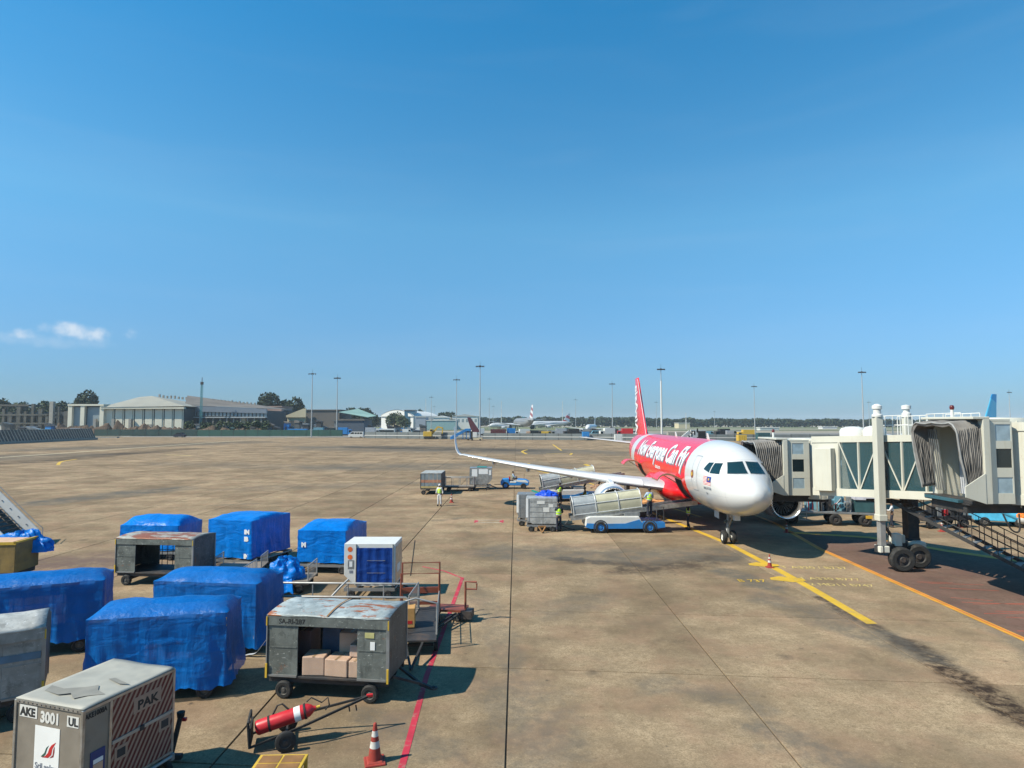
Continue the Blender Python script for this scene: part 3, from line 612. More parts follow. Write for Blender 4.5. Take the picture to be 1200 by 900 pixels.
MB().grid(lambda u, v: shoot((-5, 5.35+.24*v*math.cos(2*PI*u), 3.95+.24*v*math.sin(2*PI*u)), (1, 0, 0), .012), 16, 2).build('round_emblem', ORANGE, jet)
MB().grid(lambda u, v: shoot((-5, 5.35+.12*v*math.cos(2*PI*u), 3.95+.12*v*math.sin(2*PI*u)), (1, 0, 0), .018), 12, 2).build('emblem_centre', YELLOW, jet)
# belly fairing
bf = MB(); vs = []; N = 24; ss = [10.6, 11.2, 12.2, 14, 16, 18, 19.4, 20.6, 21.4]; ks = [.02, .45, .8, 1, 1, 1, .85, .5, .02]
for s, k in zip(ss, ks):
    for i in range(N): t = 2*PI*i/N; vs.append((math.cos(t)*(1.5+.95*k)*.98, s, 2.30+math.sin(t)*(.6+.52*k)))
bf.add(vs, [(i*N+k, i*N+(k+1) % N, (i+1)*N+(k+1) % N, (i+1)*N+k) for i in range(len(ss)-1) for k in range(N)]+[tuple(range(N)), tuple((len(ss)-1)*N+k for k in range(N))])
bf.build('belly_fairing', FRED, jet, 60)
for sgn in (-1, 1):
    wg = wing(sgn, 0, 0, WS, 0).build('wing', WINGG, jet, 50)
    lm = MB(); vs = []
    for (x, a, b, z, t) in WS[2:]:
        c = b-a
        for u, q in ((.10, .86), (.04, .62), (.012, .42), (-.004, .08), (.0, -.14), (.03, -.36)): vs.append((sgn*x, a+u*c-.012, z+q*t/2*1.04))
    lm.add(vs, [(i*6+k, i*6+k+1, (i+1)*6+k+1, (i+1)*6+k) for i in range(len(WS)-3) for k in range(5)]); lm.build('leading_edge_slat', FUSW, wg, 60)
    sharklet_mb(sgn).build('sharklet', FUSW, wg, 50)
    for x in (4.6, 8.2, 11.6, 14.4):
        i = min(range(15), key=lambda q: abs(WS[q][0]-x)); z = WS[i][3]; te = WS[i][2]
        MB().lathe([(0, -1.6), (.10, -1.2), (.19, -.4), (.20, .2), (.13, 1.0), (.02, 1.5)], 10, (sgn*x, te-.7, z-.30), 'y').build('flap_fairing', FUSW, wg, 60)
    # engine
    cx, cy, cz = sgn*5.75, 11.1, 1.52
    nac = MB().lathe([(.93, .05), (1.0, .0), (1.07, .10), (1.14, .45), (1.18, 1.1), (1.18, 1.9), (1.10, 2.9), (.98, 3.5), (.92, 3.52), (.90, 3.3)], 40, (cx, cy, cz), 'y').build('nacelle', FUSW if sgn < 0 else FUSW, jet, 50)
    MB().lathe([(.90, .35), (.885, .12), (.93, .02), (1.0, -.03), (1.06, .04), (1.10, .22), (1.095, .22)], 40, (cx, cy, cz), 'y').build('intake_lip', LIP, nac, 60)
    MB().lathe([(.90, .3), (.88, .9), (.88, 1.15)], 40, (cx, cy, cz), 'y').build('intake_duct', DARK, nac, 60)
    MB().lathe([(0, 1.16), (.88, 1.16)], 30, (cx, cy, cz), 'y').build('fan_backing', VOID, nac)
    fm = MB()
    for k in range(24):
        t = 2*PI*k/24; a = Vector((math.cos(t), 0, math.sin(t))); b = Vector((-a.z, 0, a.x)); c0 = Vector((cx, cy, cz))
        fm.add([c0+a*.26+b*-.03+Vector((0, 1.0, 0)), c0+a*.26+b*.05+Vector((0, 1.12, 0)), c0+a*.87+b*.10+Vector((0, 1.12, 0)), c0+a*.87+b*-.08+Vector((0, .94, 0))], [(0, 1, 2, 3)])
    fm.build('fan_blades', GREYM, nac)
    MB().lathe([(0, .72), (.06, .74), (.17, .88), (.26, 1.05), (.27, 1.16)], 20, (cx, cy, cz), 'y').build('spinner', DARK, nac, 60)
    MB().lathe([(.90, 3.3), (.62, 3.5), (.52, 4.4), (.40, 4.45), (.22, 4.6), (.02, 5.2)], 24, (cx, cy, cz), 'y').build('exhaust', GREYM, nac, 60)
    MB().prism([(cy+.7, cz+1.05), (cy+1.2, cz+1.30), (15.2, 2.95), (16.4, 2.9), (15.6, 2.45), (cy+3.4, cz+.75), (cy+3, cz+.9)], cx-.16, cx+.16, 'x').build('pylon', FUSW, jet, bevel=.04)
    # tailplane
    tp = [(.4, 32.3, 35.9, 4.75, .34), (2.5, 33.75, 36.35, 4.97, .26), (4.5, 35.1, 36.8, 5.18, .18), (6.1, 36.15, 37.2, 5.35, .12), (6.22, 36.45, 37.2, 5.36, .05)]
    wing(sgn, 0, 0, tp, 0).build('tailplane', WINGG, jet, 50)
    # main gear
    g = MB().tube([(sgn*3.8, 17.7, 2.5), (sgn*3.8, 17.7, .56)], .13, 12).tube([(sgn*3.8, 17.7, 1.3), (sgn*2.6, 17.7, 2.2)], .07).bar((sgn*3.45, 17.7, .56), (sgn*4.15, 17.7, .56), .12).build('main_landing_gear', WHITE, jet, 50)
    MB().bb(sgn*3.98, sgn*4.03, 17.1, 18.3, 1.1, 2.4).build('gear_door', FUSW, g)
    for dx in (-.46, .46):
        w_ = wheel(g, sgn*3.8+dx, 17.7, .58, .42, 'x', WHITE, 28)
# fin with the name written up it
fz = [(5.55, 29.4, 36.2, .42), (6.3, 30.6, 36.35, .38), (8, 31.9, 36.55, .32), (10, 33.45, 36.8, .24), (11.55, 34.6, 37.0, .16), (11.72, 34.9, 37.0, .06)]
fb = MB(); vs = []
pr = [(0, 0), (.03, .5), (.12, .9), (.35, 1), (.7, .6), (1, .04), (.7, -.6), (.35, -1), (.12, -.9), (.03, -.5)]
for z, a, b, t in fz:
    for u, f in pr: vs.append((f*t/2, a+u*(b-a), z))
fb.add(vs, [(i*10+k, i*10+(k+1) % 10, (i+1)*10+(k+1) % 10, (i+1)*10+k) for i in range(len(fz)-1) for k in range(10)]+[tuple((len(fz)-1)*10+k for k in range(10))])
fin = fb.build('fin', FRED, jet, 50)
MB().add([(-.235, 29.45, 5.75), (-.235, 29.75, 5.75), (-.10, 34.95, 11.5), (-.10, 34.65, 11.5)], [(0, 1, 2, 3)]).build('fin_edge_stripe', TXW, fin)
text_mb('AirAsia', 2.35, TXW, fin, None, 'fin_lettering', 0, shear=.2, bold=.05, fn=lambda x, y: (-.225+.13*max(0, (x))/6, 35.9-y*.95+x*.10-.2*0, 5.7+x*.93), cuts=2, sx=.80)
# nose gear
ng = MB().tube([(0, 5.07, 1.9), (0, 5.07, .38)], .085, 12).tube([(0, 4.2, 1.75), (0, 5.0, .95)], .05).bar((-.32, 5.07, .38), (.32, 5.07, .38), .09).tube([(0, 5.2, 1.2), (0, 5.45, .8), (0, 5.15, .5)], .035).build('nose_landing_gear', GREYM, jet, 50)
for x in (-.26, .26): wheel(ng, x, 5.07, .38, .24, 'x', WHITE, 28)
for sgn in (-1, 1): MB().bb(sgn*.38, sgn*.40, 5.5, 6.4, 1.35, 1.8).build('gear_door', FUSW, ng); MB().lathe([(0, -.05), (.09, -.05), (.1, .03), (0, .04)], 12, (sgn*.16, 4.93, 1.28), 'y').build('taxi_light', GLASS, ng)
# antennas, probes, drain mast
MB().prism([(8.6, 5.85), (9.0, 5.85), (9.12, 6.25), (8.95, 6.25)], -.03, .03, 'x').build('blade_antenna', FUSW, jet); MB().prism([(17.6, 5.85), (18.0, 5.85), (18.1, 6.2), (17.95, 6.2)], -.03, .03, 'x').build('blade_antenna', FUSW, jet)
MB().bb(-.15, .15, 3.4, 3.75, 1.55, 1.85).build('antenna_pod', FUSW, jet)
# open cargo doors: hinged at the sill line, swung out and up, with their dark openings
for s0, s1, nm in ((8.1, 9.9, 'cargo_door'), (22.6, 24.4, 'cargo_door')):
    patch([(s0, 2.12, 0), (s1, 2.12, 0), (s1, 3.3, 0), (s0, 3.3, 0)], (1, 0, 0), sd, 'cargo_opening', VOID, n=8, off=.02)
    cd_ = MB()
    def fdoor(u, v, o=0):
        t = v*1.15; return Vector((-1.9-1.55*math.sin(t)/math.sin(1.15)*.98, s0+u*(s1-s0), 3.32+.42*math.sin(t*2.2)-.30*v*v+o))
    cd_.grid(lambda u, v: fdoor(u, v, .09), 4, 10); d_ = cd_.build(nm, FRED, jet, 60)
    MB().grid(lambda u, v: fdoor(u, v, -.0), 4, 10).build('door_lining', BRICK, d_, 60)
    for u in (0, 1): MB().add([fdoor(u, k/10, q) for k in range(11) for q in (-.01, .1)], [(2*k, 2*k+1, 2*k+3, 2*k+2) for k in range(10)]).build('door_edge', BRICK, d_)
    MB().tube([(-1.85, s1-.2, 3.0), (-2.7, s1-.2, 3.5)], .025).build('door_strut', STEEL, d_)
# ---------------------------------------------------------------- baggage carts, tarps and containers
def arch(v, hgt): return hgt*(1-(2*v-1)**2)
def axles(t, W, D, zr, r=.22, wd=.15, nwheel=(-.36, .36)):
    for x in nwheel:
        MB().bar((x*W, -D/2+.1, r), (x*W, D/2-.1, r), .07).build('axle', DARK, t)
        for y in (-D/2+.02, D/2-.02): wheel(t, x*W, y, r, wd)
def drawbar(t, x0, z0, L, sgn=1, up=0, name='drawbar'):
    m = MB().bar((x0, -.3, z0), (x0+sgn*L*.7, 0, z0-.08+up*.7), .06).bar((x0, .3, z0), (x0+sgn*L*.7, 0, z0-.08+up*.7), .06).bar((x0+sgn*L*.68, 0, z0-.08+up*.7), (x0+sgn*L, 0, z0-.1+up), .08)
    m.lathe([(.05, -.02), (.10, -.02), (.10, .02), (.05, .02), (.05, -.02)], 14, (x0+sgn*(L+.09), 0, z0-.1+up)); return m.build(name, DARK, t)
def cart(loc, rz, label, W=3.1, D=1.5, zb=.55, zt=2.05, rise=.07, body=CARTG, end=CARTD, roof=ROOFG, open_=(.25, .75), seam=True, num=None, group=None, closed=False, sag=0):
    t = thing('baggage_cart', loc, rz, label, 'baggage cart', group)
    x0, x1, y0, y1 = -W/2, W/2, -D/2, D/2
    MB().bb(x0, x1, y0, y1, zb-.06, zb).build('floor_plate', DARK, t, bevel=.01)
    ch = MB().bar((x0, y0+.12, zb-.12), (x1, y0+.12, zb-.12), .08, .12).build('chassis', DARK, t)
    MB().bar((x0, y1-.12, zb-.12), (x1, y1-.12, zb-.12), .08, .12).build('chassis', DARK, t)
    MB().bar((-.36*W, y0+.1, .36), (-.36*W, y1-.1, .36), .09, .2).build('chassis', DARK, t)
    axles(t, W, D, zb)
    r = MB().grid(lambda u, v: Vector((x0-.03+u*(W+.06), y0-.04+v*(D+.08), zt+arch(v, rise)-.02*math.sin(u*PI*3)**2)), 12, 14)
    ro = r.build('roof', roof, t, 40, solid=.03)
    if seam:
        MB().grid(lambda u, v: Vector((u*.05-.025, y0-.045+v*(D+.09), zt+arch(v, rise)+.022)), 1, 14).build('roof_seam', RUST, ro)
    MB().bb(x0-.02, x1+.02, y0-.035, y0-.005, zt-.26, zt+.005).build('fascia', body, t, bevel=.008); MB().bb(x0-.02, x1+.02, y1+.005, y1+.035, zt-.26, zt+.005).build('fascia', body, t, bevel=.008)
    a, b = open_
    for (u0, u1) in ((0, a), (b, 1)):
        MB().bb(x0+W*u0, x0+W*u1, y0, y0+.03, zb, zt-.26).build('side_panel', body, t, bevel=.008)
        MB().bb(x0+W*u0+.03, x0+W*u1-.03, y0-.012, y0-.001, (zb+zt)/2-.06, (zb+zt)/2-.03).build('panel_rib', body, t); MB().bb(x0+W*u0+.01, x0+W*u1-.01, y0-.03, y0-.001, zb-.02, zb+.03).build('lower_ledge', GREYM, t)
    if closed: MB().bb(x0+W*a, x0+W*b, y0+.005, y0+.03, zb, zt-.26).build('side_panel', body, t, bevel=.008)
    for (u0, u1) in ((0, a), (b, 1)): MB().bb(x0+W*u0, x0+W*u1, y1-.03, y1, zb, zt-.26).build('side_panel', body, t)
    for k in range(7):
        if not closed: x = x0+W*(a+(b-a)*(k+.5)/7); MB().bar((x, y1-.02, zb), (x, y1-.02, zt-.26), .022).build('rear_bar', DARK, t)
    for z in (zb+.3, zb+.65, zb+1.0):
        if not closed: MB().bar((x0+W*a, y1-.02, z), (x0+W*b, y1-.02, z), .022).build('rear_bar', DARK, t)
    for x in (x0, x1):
        s = 1 if x > 0 else -1; poly = [(y0, zb), (y1, zb)]+[(y1-(D)*k/8, zt-.012+arch(k/8, rise)) for k in range(9)]
        e = MB().prism(poly, x, x+s*.035, 'x').build('end_panel', end, t, bevel=.006)
        for y in (y0, y1): MB().bb(x-.025, x+.05*s, y-.03, y+.03, zb-.02, zt).build('corner_post', GREYM, t)
    for x in (x0, x1):
        s = 1 if x > 0 else -1; MB().bb(x+.0*s, x+.05*s, y0-.06, y0-.036, zb-.05, zb+.30).build('corner_guard', YELLOW, t); MB().bb(x+.02*s, x+.05*s, y0-.055, y0-.036, zt-.26, zt-.04).build('corner_guard', YELLOW, t)
    if num: text_mb(num, .17, INK, t, front_at(x0+.28, y0-.038, zt-.2), 'cart_number', bold=.003)
    return t
def center(fl, rz, W, D):
    d = Vector((math.cos(rz), math.sin(rz), 0)); n = Vector((-d.y, d.x, 0)); c = Vector((fl[0], fl[1], 0))+d*W/2+n*D/2; return (c.x, c.y, 0)
r13 = R(-7.2)
c13 = cart(center((-6.18, 16.19), r13, 3.12, 1.52), r13, 'open dark grey baggage cart with rusty pale roof holding wrapped cartons', 3.12, 1.52, num='SA-RI-287')
MB().bb(.98, 1.22, -.775, -.765, 1.57, 1.70).build('sticker', mat('yellow_sticker', (.5, .47, .2), .6), c13); MB().bb(1.12, 1.24, -.775, -.765, 1.28, 1.48).build('sticker', PAPER, c13)
drawbar(c13, 1.56, .48, .9, 1, -.25)
# cartons inside it
def wrapped_box(parent_loc, rz, x, y, z, sx, sy, sz, label, m=CARTON, dr=0):
    d = Vector((math.cos(rz), math.sin(rz), 0)); n = Vector((-d.y, d.x, 0)); c = Vector(parent_loc)+d*x+n*y
    b = MB().grid(lambda u, v: None, 0, 0) if 0 else MB().box((0, 0, sz/2), (sx, sy, sz)); o = b.build('carton', m, None, bevel=.02, loc=(c.x, c.y, z), rz=rz+dr)
    tag(o, label, 'carton', 'wrapped cartons in the open baggage cart')
    MB().box((0, 0, sz/2), (sx+.02, sy+.02, sz+.02)).build('plastic_wrap', FILM, o, bevel=.03)
    MB().bb(-.03, .03, -sy/2-.004, sy/2+.004, sz-.001, sz+.004).build('packing_tape', mat('brown_tape', (.36, .22, .10), .3), o)
    return o
L13 = c13.location
wrapped_box(L13, r13, -.42, -.42, .56, .56, .55, .46, 'wrapped brown carton at the left front of the open cart', dr=.1)
wrapped_box(L13, r13, .22, -.42, .56, .60, .56, .42, 'wrapped brown carton at the middle front of the open cart', dr=-.06)
wrapped_box(L13, r13, .70, -.45, .56, .32, .5, .40, 'narrow wrapped carton beside the right panel of the open cart')
wrapped_box(L13, r13, .34, .15, .56, .60, .55, .90, 'tall wrapped brown carton standing behind the front cartons', dr=.08)
wrapped_box(L13, r13, .62, -.30, .98, .30, .34, .30, 'small pale pink carton stacked on top near the right panel', mat('pale_carton', (.58, .40, .30), .7))
wrapped_box(L13, r13, -.20, .35, .56, .6, .5, .95, 'dark blue wrapped carton at the back of the open cart', mat('dark_blue_wrap', (.04, .07, .15), .4), dr=-.1)
wrapped_box(L13, r13, -.98, .2, .56, .5, .6, .9, 'dark maroon carton behind the left panel of the open cart', mat('maroon_carton', (.10, .03, .03), .7))
r6 = R(-6)
c6 = cart(center((-16.95, 27.1), r6, 3.45, 1.6), r6, 'open grey baggage cart with heavily rusted roof, empty inside, behind the blue tarps', 3.45, 1.6, roof=ROOFR, open_=(.25, .77), seam=False, zt=1.98)
c2 = cart((-12.75, 14.9, 0), R(33), 'closed pale grey baggage cart cut off by the left edge of the photo', 3.0, 1.45, body=scratched('worn_pale_panel', (.30, .30, .28), rust_at=(.7, .8)), roof=ROOFP, seam=False, closed=True, zt=2.08, rise=.22)
MB().bb(-1.3, 1.46, -.742, -.736, 1.38, 1.54).build('blue_band', mat('faded_blue_band', (.10, .17, .24), .7), c2); text_mb('Baggage van', .17, LTBLUE, c2, front_at(-.55, -.748, 1.39), 'lettering', bold=.004)

def tarp_mb(W, D, zb, zt, rise=.18, seed=0, fold=.05, flare=.10, NP=180, hem=.12, skew=0):
    m = MB(); vs = []; rad = .06
    per = []
    L = 2*(W+D)
    for k in range(NP):
        s = L*k/NP
        if s < W: x, y = -W/2+s, -D/2
        elif s < W+D: x, y = W/2, -D/2+(s-W)
        elif s < 2*W+D: x, y = W/2-(s-W-D), D/2
        else: x, y = -W/2, D/2-(s-2*W-D)
        per.append((x, y, s))
    for j in range(15):
        t = j/14; z = zb+(zt-zb)*t
        for x, y, s in per:
            nx = 1 if abs(x-W/2) < 1e-3 else -1 if abs(x+W/2) < 1e-3 else 0; ny = 1 if abs(y-D/2) < 1e-3 else -1 if abs(y+D/2) < 1e-3 else 0
            q = noise.noise(Vector((s*2.3, z*.35+seed, seed*3.1)))*1.1+noise.noise(Vector((s*5.5+z*1.5, z*.8, seed*7)))*.5
            w_ = q*fold*(1.1-t)*(1.2)+flare*(1-t)**3*(.5+noise.noise(Vector((s*1.3, seed, 4)))) + .015*noise.noise(Vector((s*3, z*6, seed)))
            hz = 0 if j else hem*(noise.noise(Vector((s*1.1, seed*2.2, 1)))+.35*noise.noise(Vector((s*6, seed*2.2, 1))))
            vs.append((x+nx*w_, y+ny*w_, z+hz))
    K = 9
    for j in range(1, K+1):
        f = 1-j/K*.999
        for x, y, s in per:
            xx, yy = x*f, y*f
            z = zt+rise*(1-(2*yy/D)**2)*(1-.35*abs(2*xx/W)**4)+.04*noise.noise(Vector((xx*2.2, yy*2.2, seed)))+.012*noise.noise(Vector((xx*9, yy*2, seed)))*(1 if j < 7 else .3)
            if j == 1 and False: z = zt
            vs.append((xx, yy, z))
    NR = 15+K
    m.add(vs, [(i*NP+k, i*NP+(k+1) % NP, (i+1)*NP+(k+1) % NP, (i+1)*NP+k) for i in range(NR-1) for k in range(NP)])
    m.f.append(tuple((NR-1)*NP+k for k in range(NP))); return m
def tarped_cart(loc, rz, label, W, D, seed, zt=2.1, zb=.32, **k):
    t = cart(loc, rz, label, W-.14, D-.14, zt=zt-.08, seam=False, group='carts under blue tarps', **k)
    tarp_mb(W, D, zb, zt, .26, seed, fold=.085, flare=.14, hem=.2).build('tarp', TARPT, t, 50); return t
r4 = R(11); tarped_cart(center((-10.42, 15.55), r4, 3.25, 1.5), r4, 'nearest bright blue tarp over a cart, just behind the striped container', 3.25, 1.5, 1.3)
r5 = R(-7); tarped_cart(center((-10.95, 19.35), r5, 3.35, 1.65), r5, 'blue tarp over a cart, touching the rear of the nearest tarp, white strap trailing', 3.35, 1.65, 4.7)
r3 = R(22); tarped_cart(center((-16.0, 18.05), r3, 3.75, 1.5), r3, 'dusky blue tarp over a cart at the left edge with dark windows showing through', 3.75, 1.5, 8.1)
# strap trailing from the second tarp
tag(MB().grid(lambda u, v: Vector((-7.95+.75*u, 18.9-.15*u+.10*v, .02+.55*u*u+.03*math.sin(u*9))), 16, 1).build('loose_strap', mat('clear_plastic', (.55, .58, .62), .3), solid=.006), 'pale loose plastic strip trailing on the ground beside the blue tarp', 'strap')
# low pallet dollies with wrapped loads
def dolly(loc, rz, W, D, label, cat='dolly', z=.42, group=None, rails=False, posts=False):
    t = thing('pallet_dolly', loc, rz, label, cat, group)
    for y in (-D/2+.05, D/2-.05): MB().bar((-W/2, y, z-.06), (W/2, y, z-.06), .08, .12).build('side_beam', GREYM, t)
    n = max(4, int(W/.45))
    for k in range(n+1): x = -W/2+W*k/n; MB().tube([(x, -D/2+.09, z-.03), (x, D/2-.09, z-.03)], .03, 8).build('roller', STEEL, t)
    axles(t, W, D, z, .17, .12, (-.36, .36)); drawbar(t, W/2, z-.08, 1.0, 1, -.2)
    return t
def wrapped_load(loc, rz, W, D, seed, label, zt, zb=.5, rise=.16, m=TARP):
    o = tarp_mb(W, D, zb, zt, rise, seed, fold=.03, flare=.05, hem=.05).build('tarp_wrapped_load', m, None, 50, loc=loc, rz=rz); return tag(o, label, 'tarp covered load', 'pallet loads wrapped in blue tarp')
r8 = R(-16); l8 = center((-14.6, 30.4), r8, 2.4, 2.9)
d8 = dolly(l8, r8, 2.75, 3.0, 'low steel pallet dolly under the square tarp-wrapped load'); w8 = wrapped_load(l8, r8, 2.45, 2.95, 2.2, 'square blue wrapped load with white printed patches on its near corner', 2.28, .52)
for k in range(3): text_mb(('IN', 'IB', 'IN')[k], .27, PAPER, w8, front_at(.86, -1.505, (1.35, 1.02, .22)[k]+.33), 'white_print', bold=.02)
r9 = R(-6); l9 = center((-9.95, 29.2), r9, 2.35, 2.9)
d9 = dolly(l9, r9, 2.75, 2.9, 'low rusty pallet dolly under the rounded tarp-wrapped load'); w9 = wrapped_load(l9, r9, 2.3, 2.85, 6.3, 'rounded shiny blue wrapped load between the white-marked load and white container', 1.95, .50, .30)
text_mb('M', .28, PAPER, w9, front_at(-.95, -1.455, 1.2), 'white_print', bold=.02)
l7 = (-18.3, 33.0, 0); dolly(l7, R(-4), 3.2, 2.2, 'pallet dolly under the domed blue load behind the rusty-roofed cart')
wrapped_load(l7, R(-4), 3.1, 2.1, 9.9, 'domed blue wrapped load showing above the rusty-roofed cart', 1.72, .50, .42)
# white container with blue curtain
def uld_shape(W, Wb, zb, zt, cut, left=True):
    s = -1 if left else 1
    return [(s*(W/2), zt), (s*W/2, zb+cut), (s*(W/2-(W-Wb)), zb), (-s*W/2, zb), (-s*W/2, zt)]
l10 = (-5.62, 25.75, 0)
dolly(l10, 0, 2.0, 1.6, 'low dark dolly carrying the white container with blue curtain')
t10 = thing('cargo_container', (l10[0], l10[1], .5), 0, 'white air cargo container with dark blue curtain door and orange stickers', 'cargo container')
MB().prism(uld_shape(2.02, 1.56, 0, 1.64, .42), -.76, .76).build('shell', WHITE, t10, bevel=.015)
MB().grid(lambda u, v: Vector((-.52+1.42*u, -.775-.012*math.sin(u*26), .06+1.42*v)), 60, 8).build('curtain', CURT, t10, 60)
for z in (.5, .98): MB().bb(-.10, .62, -.80, -.793, z, z+.02).build('curtain_strap', GREYM, t10)
MB().bb(-.545, -.52, -.80, -.76, 0, 1.62).build('door_post', ALU, t10); MB().bb(.90, .93, -.80, -.76, 0, 1.62).build('door_post', ALU, t10)
for z in (1.42, 1.12): MB().lathe([(0, -.004), (.10, -.004), (.10, 0)], 12, (-.78, -.762, z), 'y').build('orange_sticker', mat('orange_sticker', (.8, .16, .03), .5), t10)
MB().bb(-.86, -.62, -.768, -.762, .66, 1.0).build('placard', GREYM, t10); MB().bb(-.80, -.68, -.774, -.769, .74, .95).build('label_sheet', PAPER, t10); MB().bb(-.8, -.66, -.768, -.762, .50, .60).build('placard', INKG, t10)
MB().bb(1.012, 1.02, -.7, .7, .1, 1.5).build('side_panel', ALU, t10); MB().bb(1.02, 1.03, -.4, .2, .45, .75).build('worn_sticker', PAPER, t10)
# rail dollies with tarp bundle
def rail_dolly(loc, rz, W, D, label, z=.5, zr=1.25, m=STEEL, group=None, ends=True, long_=True):
    t = thing('railed_dolly', loc, rz, label, 'dolly', group)
    MB().bb(-W/2, W/2, -D/2, D/2, z-.05, z).build('deck', mat('worn_deck', (.24, .20, .16), .7, dirt=(.1, .08, .06), dirt_amt=.6), t)
    for y in (-D/2, D/2): MB().bar((-W/2, y, z-.1), (W/2, y, z-.1), .07, .1).build('side_beam', DARK, t)
    if long_:
        for y in (-D/2+.03, D/2-.03):
            MB().tube([(-W/2+.02, y, z), (-W/2+.02, y, zr-.1), (-W/2+.12, y, zr), (W/2-.12, y, zr), (W/2-.02, y, zr-.1), (W/2-.02, y, z)], .036).build('side_rail', m, t, 60)
            for k in range(1, 4): x = -W/2+W*k/4; MB().tube([(x, y, z), (x, y, zr)], .022).build('rail_post', m, t)
    if ends:
        for x in (-W/2+.03, W/2-.03):
            MB().tube([(x, -D/2+.05, z), (x, -D/2+.05, zr+.05), (x, D/2-.05, zr+.05), (x, D/2-.05, z)], .025).build('end_frame', m, t)
            for k in range(1, 8): y = -D/2+D*k/8; MB().tube([(x, y, z), (x, y, zr+.05)], .012, 6).build('end_bar', m, t)
    axles(t, W, D, z, .19, .12); return t
rail_dolly((-9.6, 26.4, 0), R(3), 2.6, 1.5, 'railed steel dolly holding a crumpled blue tarp bundle', zr=1.05, long_=False); drawbar(kids(bpy.data.objects['railed_dolly'])[0].parent, -1.3, .45, .8, -1, .2)
rail_dolly((-12.2, 28.6, 0), R(8), 2.0, 1.3, 'small railed steel dolly standing below the square blue wrapped load', zr=.95, long_=False)
def crumple(loc, sx, sy, sz, seed, label, rz=0, m=TARP):
    def f(u, v):
        a = 2*PI*u; b = PI/2*v; r = 1+.28*noise.noise(Vector((math.cos(a)*2.2, math.sin(a)*2.2, v*3+seed)))+.16*noise.noise(Vector((math.cos(a)*5, math.sin(a)*5, v*6+seed)))
        return Vector((sx*math.cos(a)*math.cos(b)*r, sy*math.sin(a)*math.cos(b)*r, max(0, sz*math.sin(b)*r)))
    o = MB().grid(f, 56, 20).build('crumpled_tarp', m, None, 50, loc=loc, rz=rz); return tag(o, label, 'tarp')
crumple((-9.35, 26.25, .5), .72, .55, .80, 3, 'large crumpled bright blue tarp bundle heaped on a railed dolly'); crumple((-10.45, 26.4, .5), .45, .5, .30, 5, 'small flat fold of blue tarp left of the larger bundle')
tag(MB().grid(lambda u, v: Vector((-9.85+1.0*u+.15*v, 25.55-.22*v+.05*math.sin(u*11), .62-.5*v+.04*math.sin(u*14+v*3))), 24, 10).build('hanging_tarp', TARP, None, 50, solid=.008), 'blue tarp corner hanging over the front of the railed dolly', 'tarp')
# long railed dolly and orange framed dolly behind the open cart
t_ = rail_dolly((-5.75, 21.3, 0), R(-2), 5.0, 1.75, 'long empty steel railed dolly behind the open baggage cart', zr=1.32)
MB().tube([(-.25, -.85, 1.1), (.15, -.5, 1.55), (.35, -.3, 1.75)], .035).build('loose_rail', STEEL, t_, 60)
t_ = thing('orange_dolly', (-3.05, 20.6, 0), R(-85), 'orange framed luggage dolly with tall end gate beside the red boundary line', 'dolly')
W, D = 3.4, 1.3
MB().bb(-W/2, W/2, -D/2, D/2, .42, .47).build('deck', DARK, t_)
for x, hh in ((-W/2, 2.0), (-W/2+.55, 1.75)):
    MB().tube([(x, -D/2, .4), (x, -D/2, hh), (x, D/2, hh), (x, D/2, .4)], .035).build('end_gate', ORANGE, t_, 60)
MB().bb(-W/2-.03, -W/2+.03, -D/2, D/2, .95, 1.15).build('gate_board', ORANGE, t_); MB().bb(-W/2-.03, -W/2+.03, -D/2, D/2, .55, .66).build('gate_board', ORANGE, t_)
for k in range(8): y = -D/2+D*k/7; MB().tube([(W/2-.8+.2*0, D/2+.0, .45), (W/2-.8, D/2, .45)], .01) if 0 else MB().tube([(-W/2+.6+k*.28, D/2, .47), (-W/2+.6+k*.28, D/2, 1.15)], .014, 6).build('mesh_bar', STEEL, t_)
for z in (.8, 1.15): MB().tube([(-W/2+.55, D/2, z), (W/2-.7, D/2, z)], .016, 6).build('mesh_bar', STEEL, t_)
MB().tube([(W/2-.5, -D/2, .47), (W/2-.5, -D/2, 1.4), (W/2-.55, 0, 1.55), (W/2-.5, D/2, 1.4), (W/2-.5, D/2, .47)], .03).build('front_hoop', STEEL, t_, 60)
MB().bar((W/2, -.25, .4), (W/2+1.3, 0, .12), .06).build('drawbar', BLACK, t_); MB().bar((W/2, .25, .4), (W/2+1.3, 0, .12), .06).build('drawbar', BLACK, t_); MB().bar((-W/2+.2, -.35, 1.6), (-W/2-.4, -.25, 2.7), .035).build('upright_bar', BLACK, t_)
axles(t_, W, D, .4, .18, .12)
t_ = thing('orange_tow_frame', (-1.95, 22.5, 0), R(-8), 'low orange tow frame with upright handle standing on the red line', 'tow frame')
MB().bb(-1.0, .35, -.35, .35, .32, .40).build('deck', ORANGE, t_); MB().tube([(.35, -.2, .1), (.35, -.2, 1.35), (.75, -.2, 1.35)], .04).build('upright_handle', ORANGE, t_); MB().tube([(.38, -.2, 1.1), (.75, -.2, 1.1), (.75, -.2, 1.3)], .03).build('upright_handle', ORANGE, t_)
MB().bb(.22, .6, -.4, .1, .12, .38).build('hitch_block', DARK, t_)
for x in (-.8, .1): wheel(t_, x, -.32, .14, .09); wheel(t_, x, .32, .14, .09)
MB().bar((.2, -.3, .3), (-.45, -2.5, .15), .06).build('drawbar', BLACK, t_); MB().bar((.05, -.35, .3), (-.75, -2.4, .15), .05).build('drawbar', BLACK, t_)
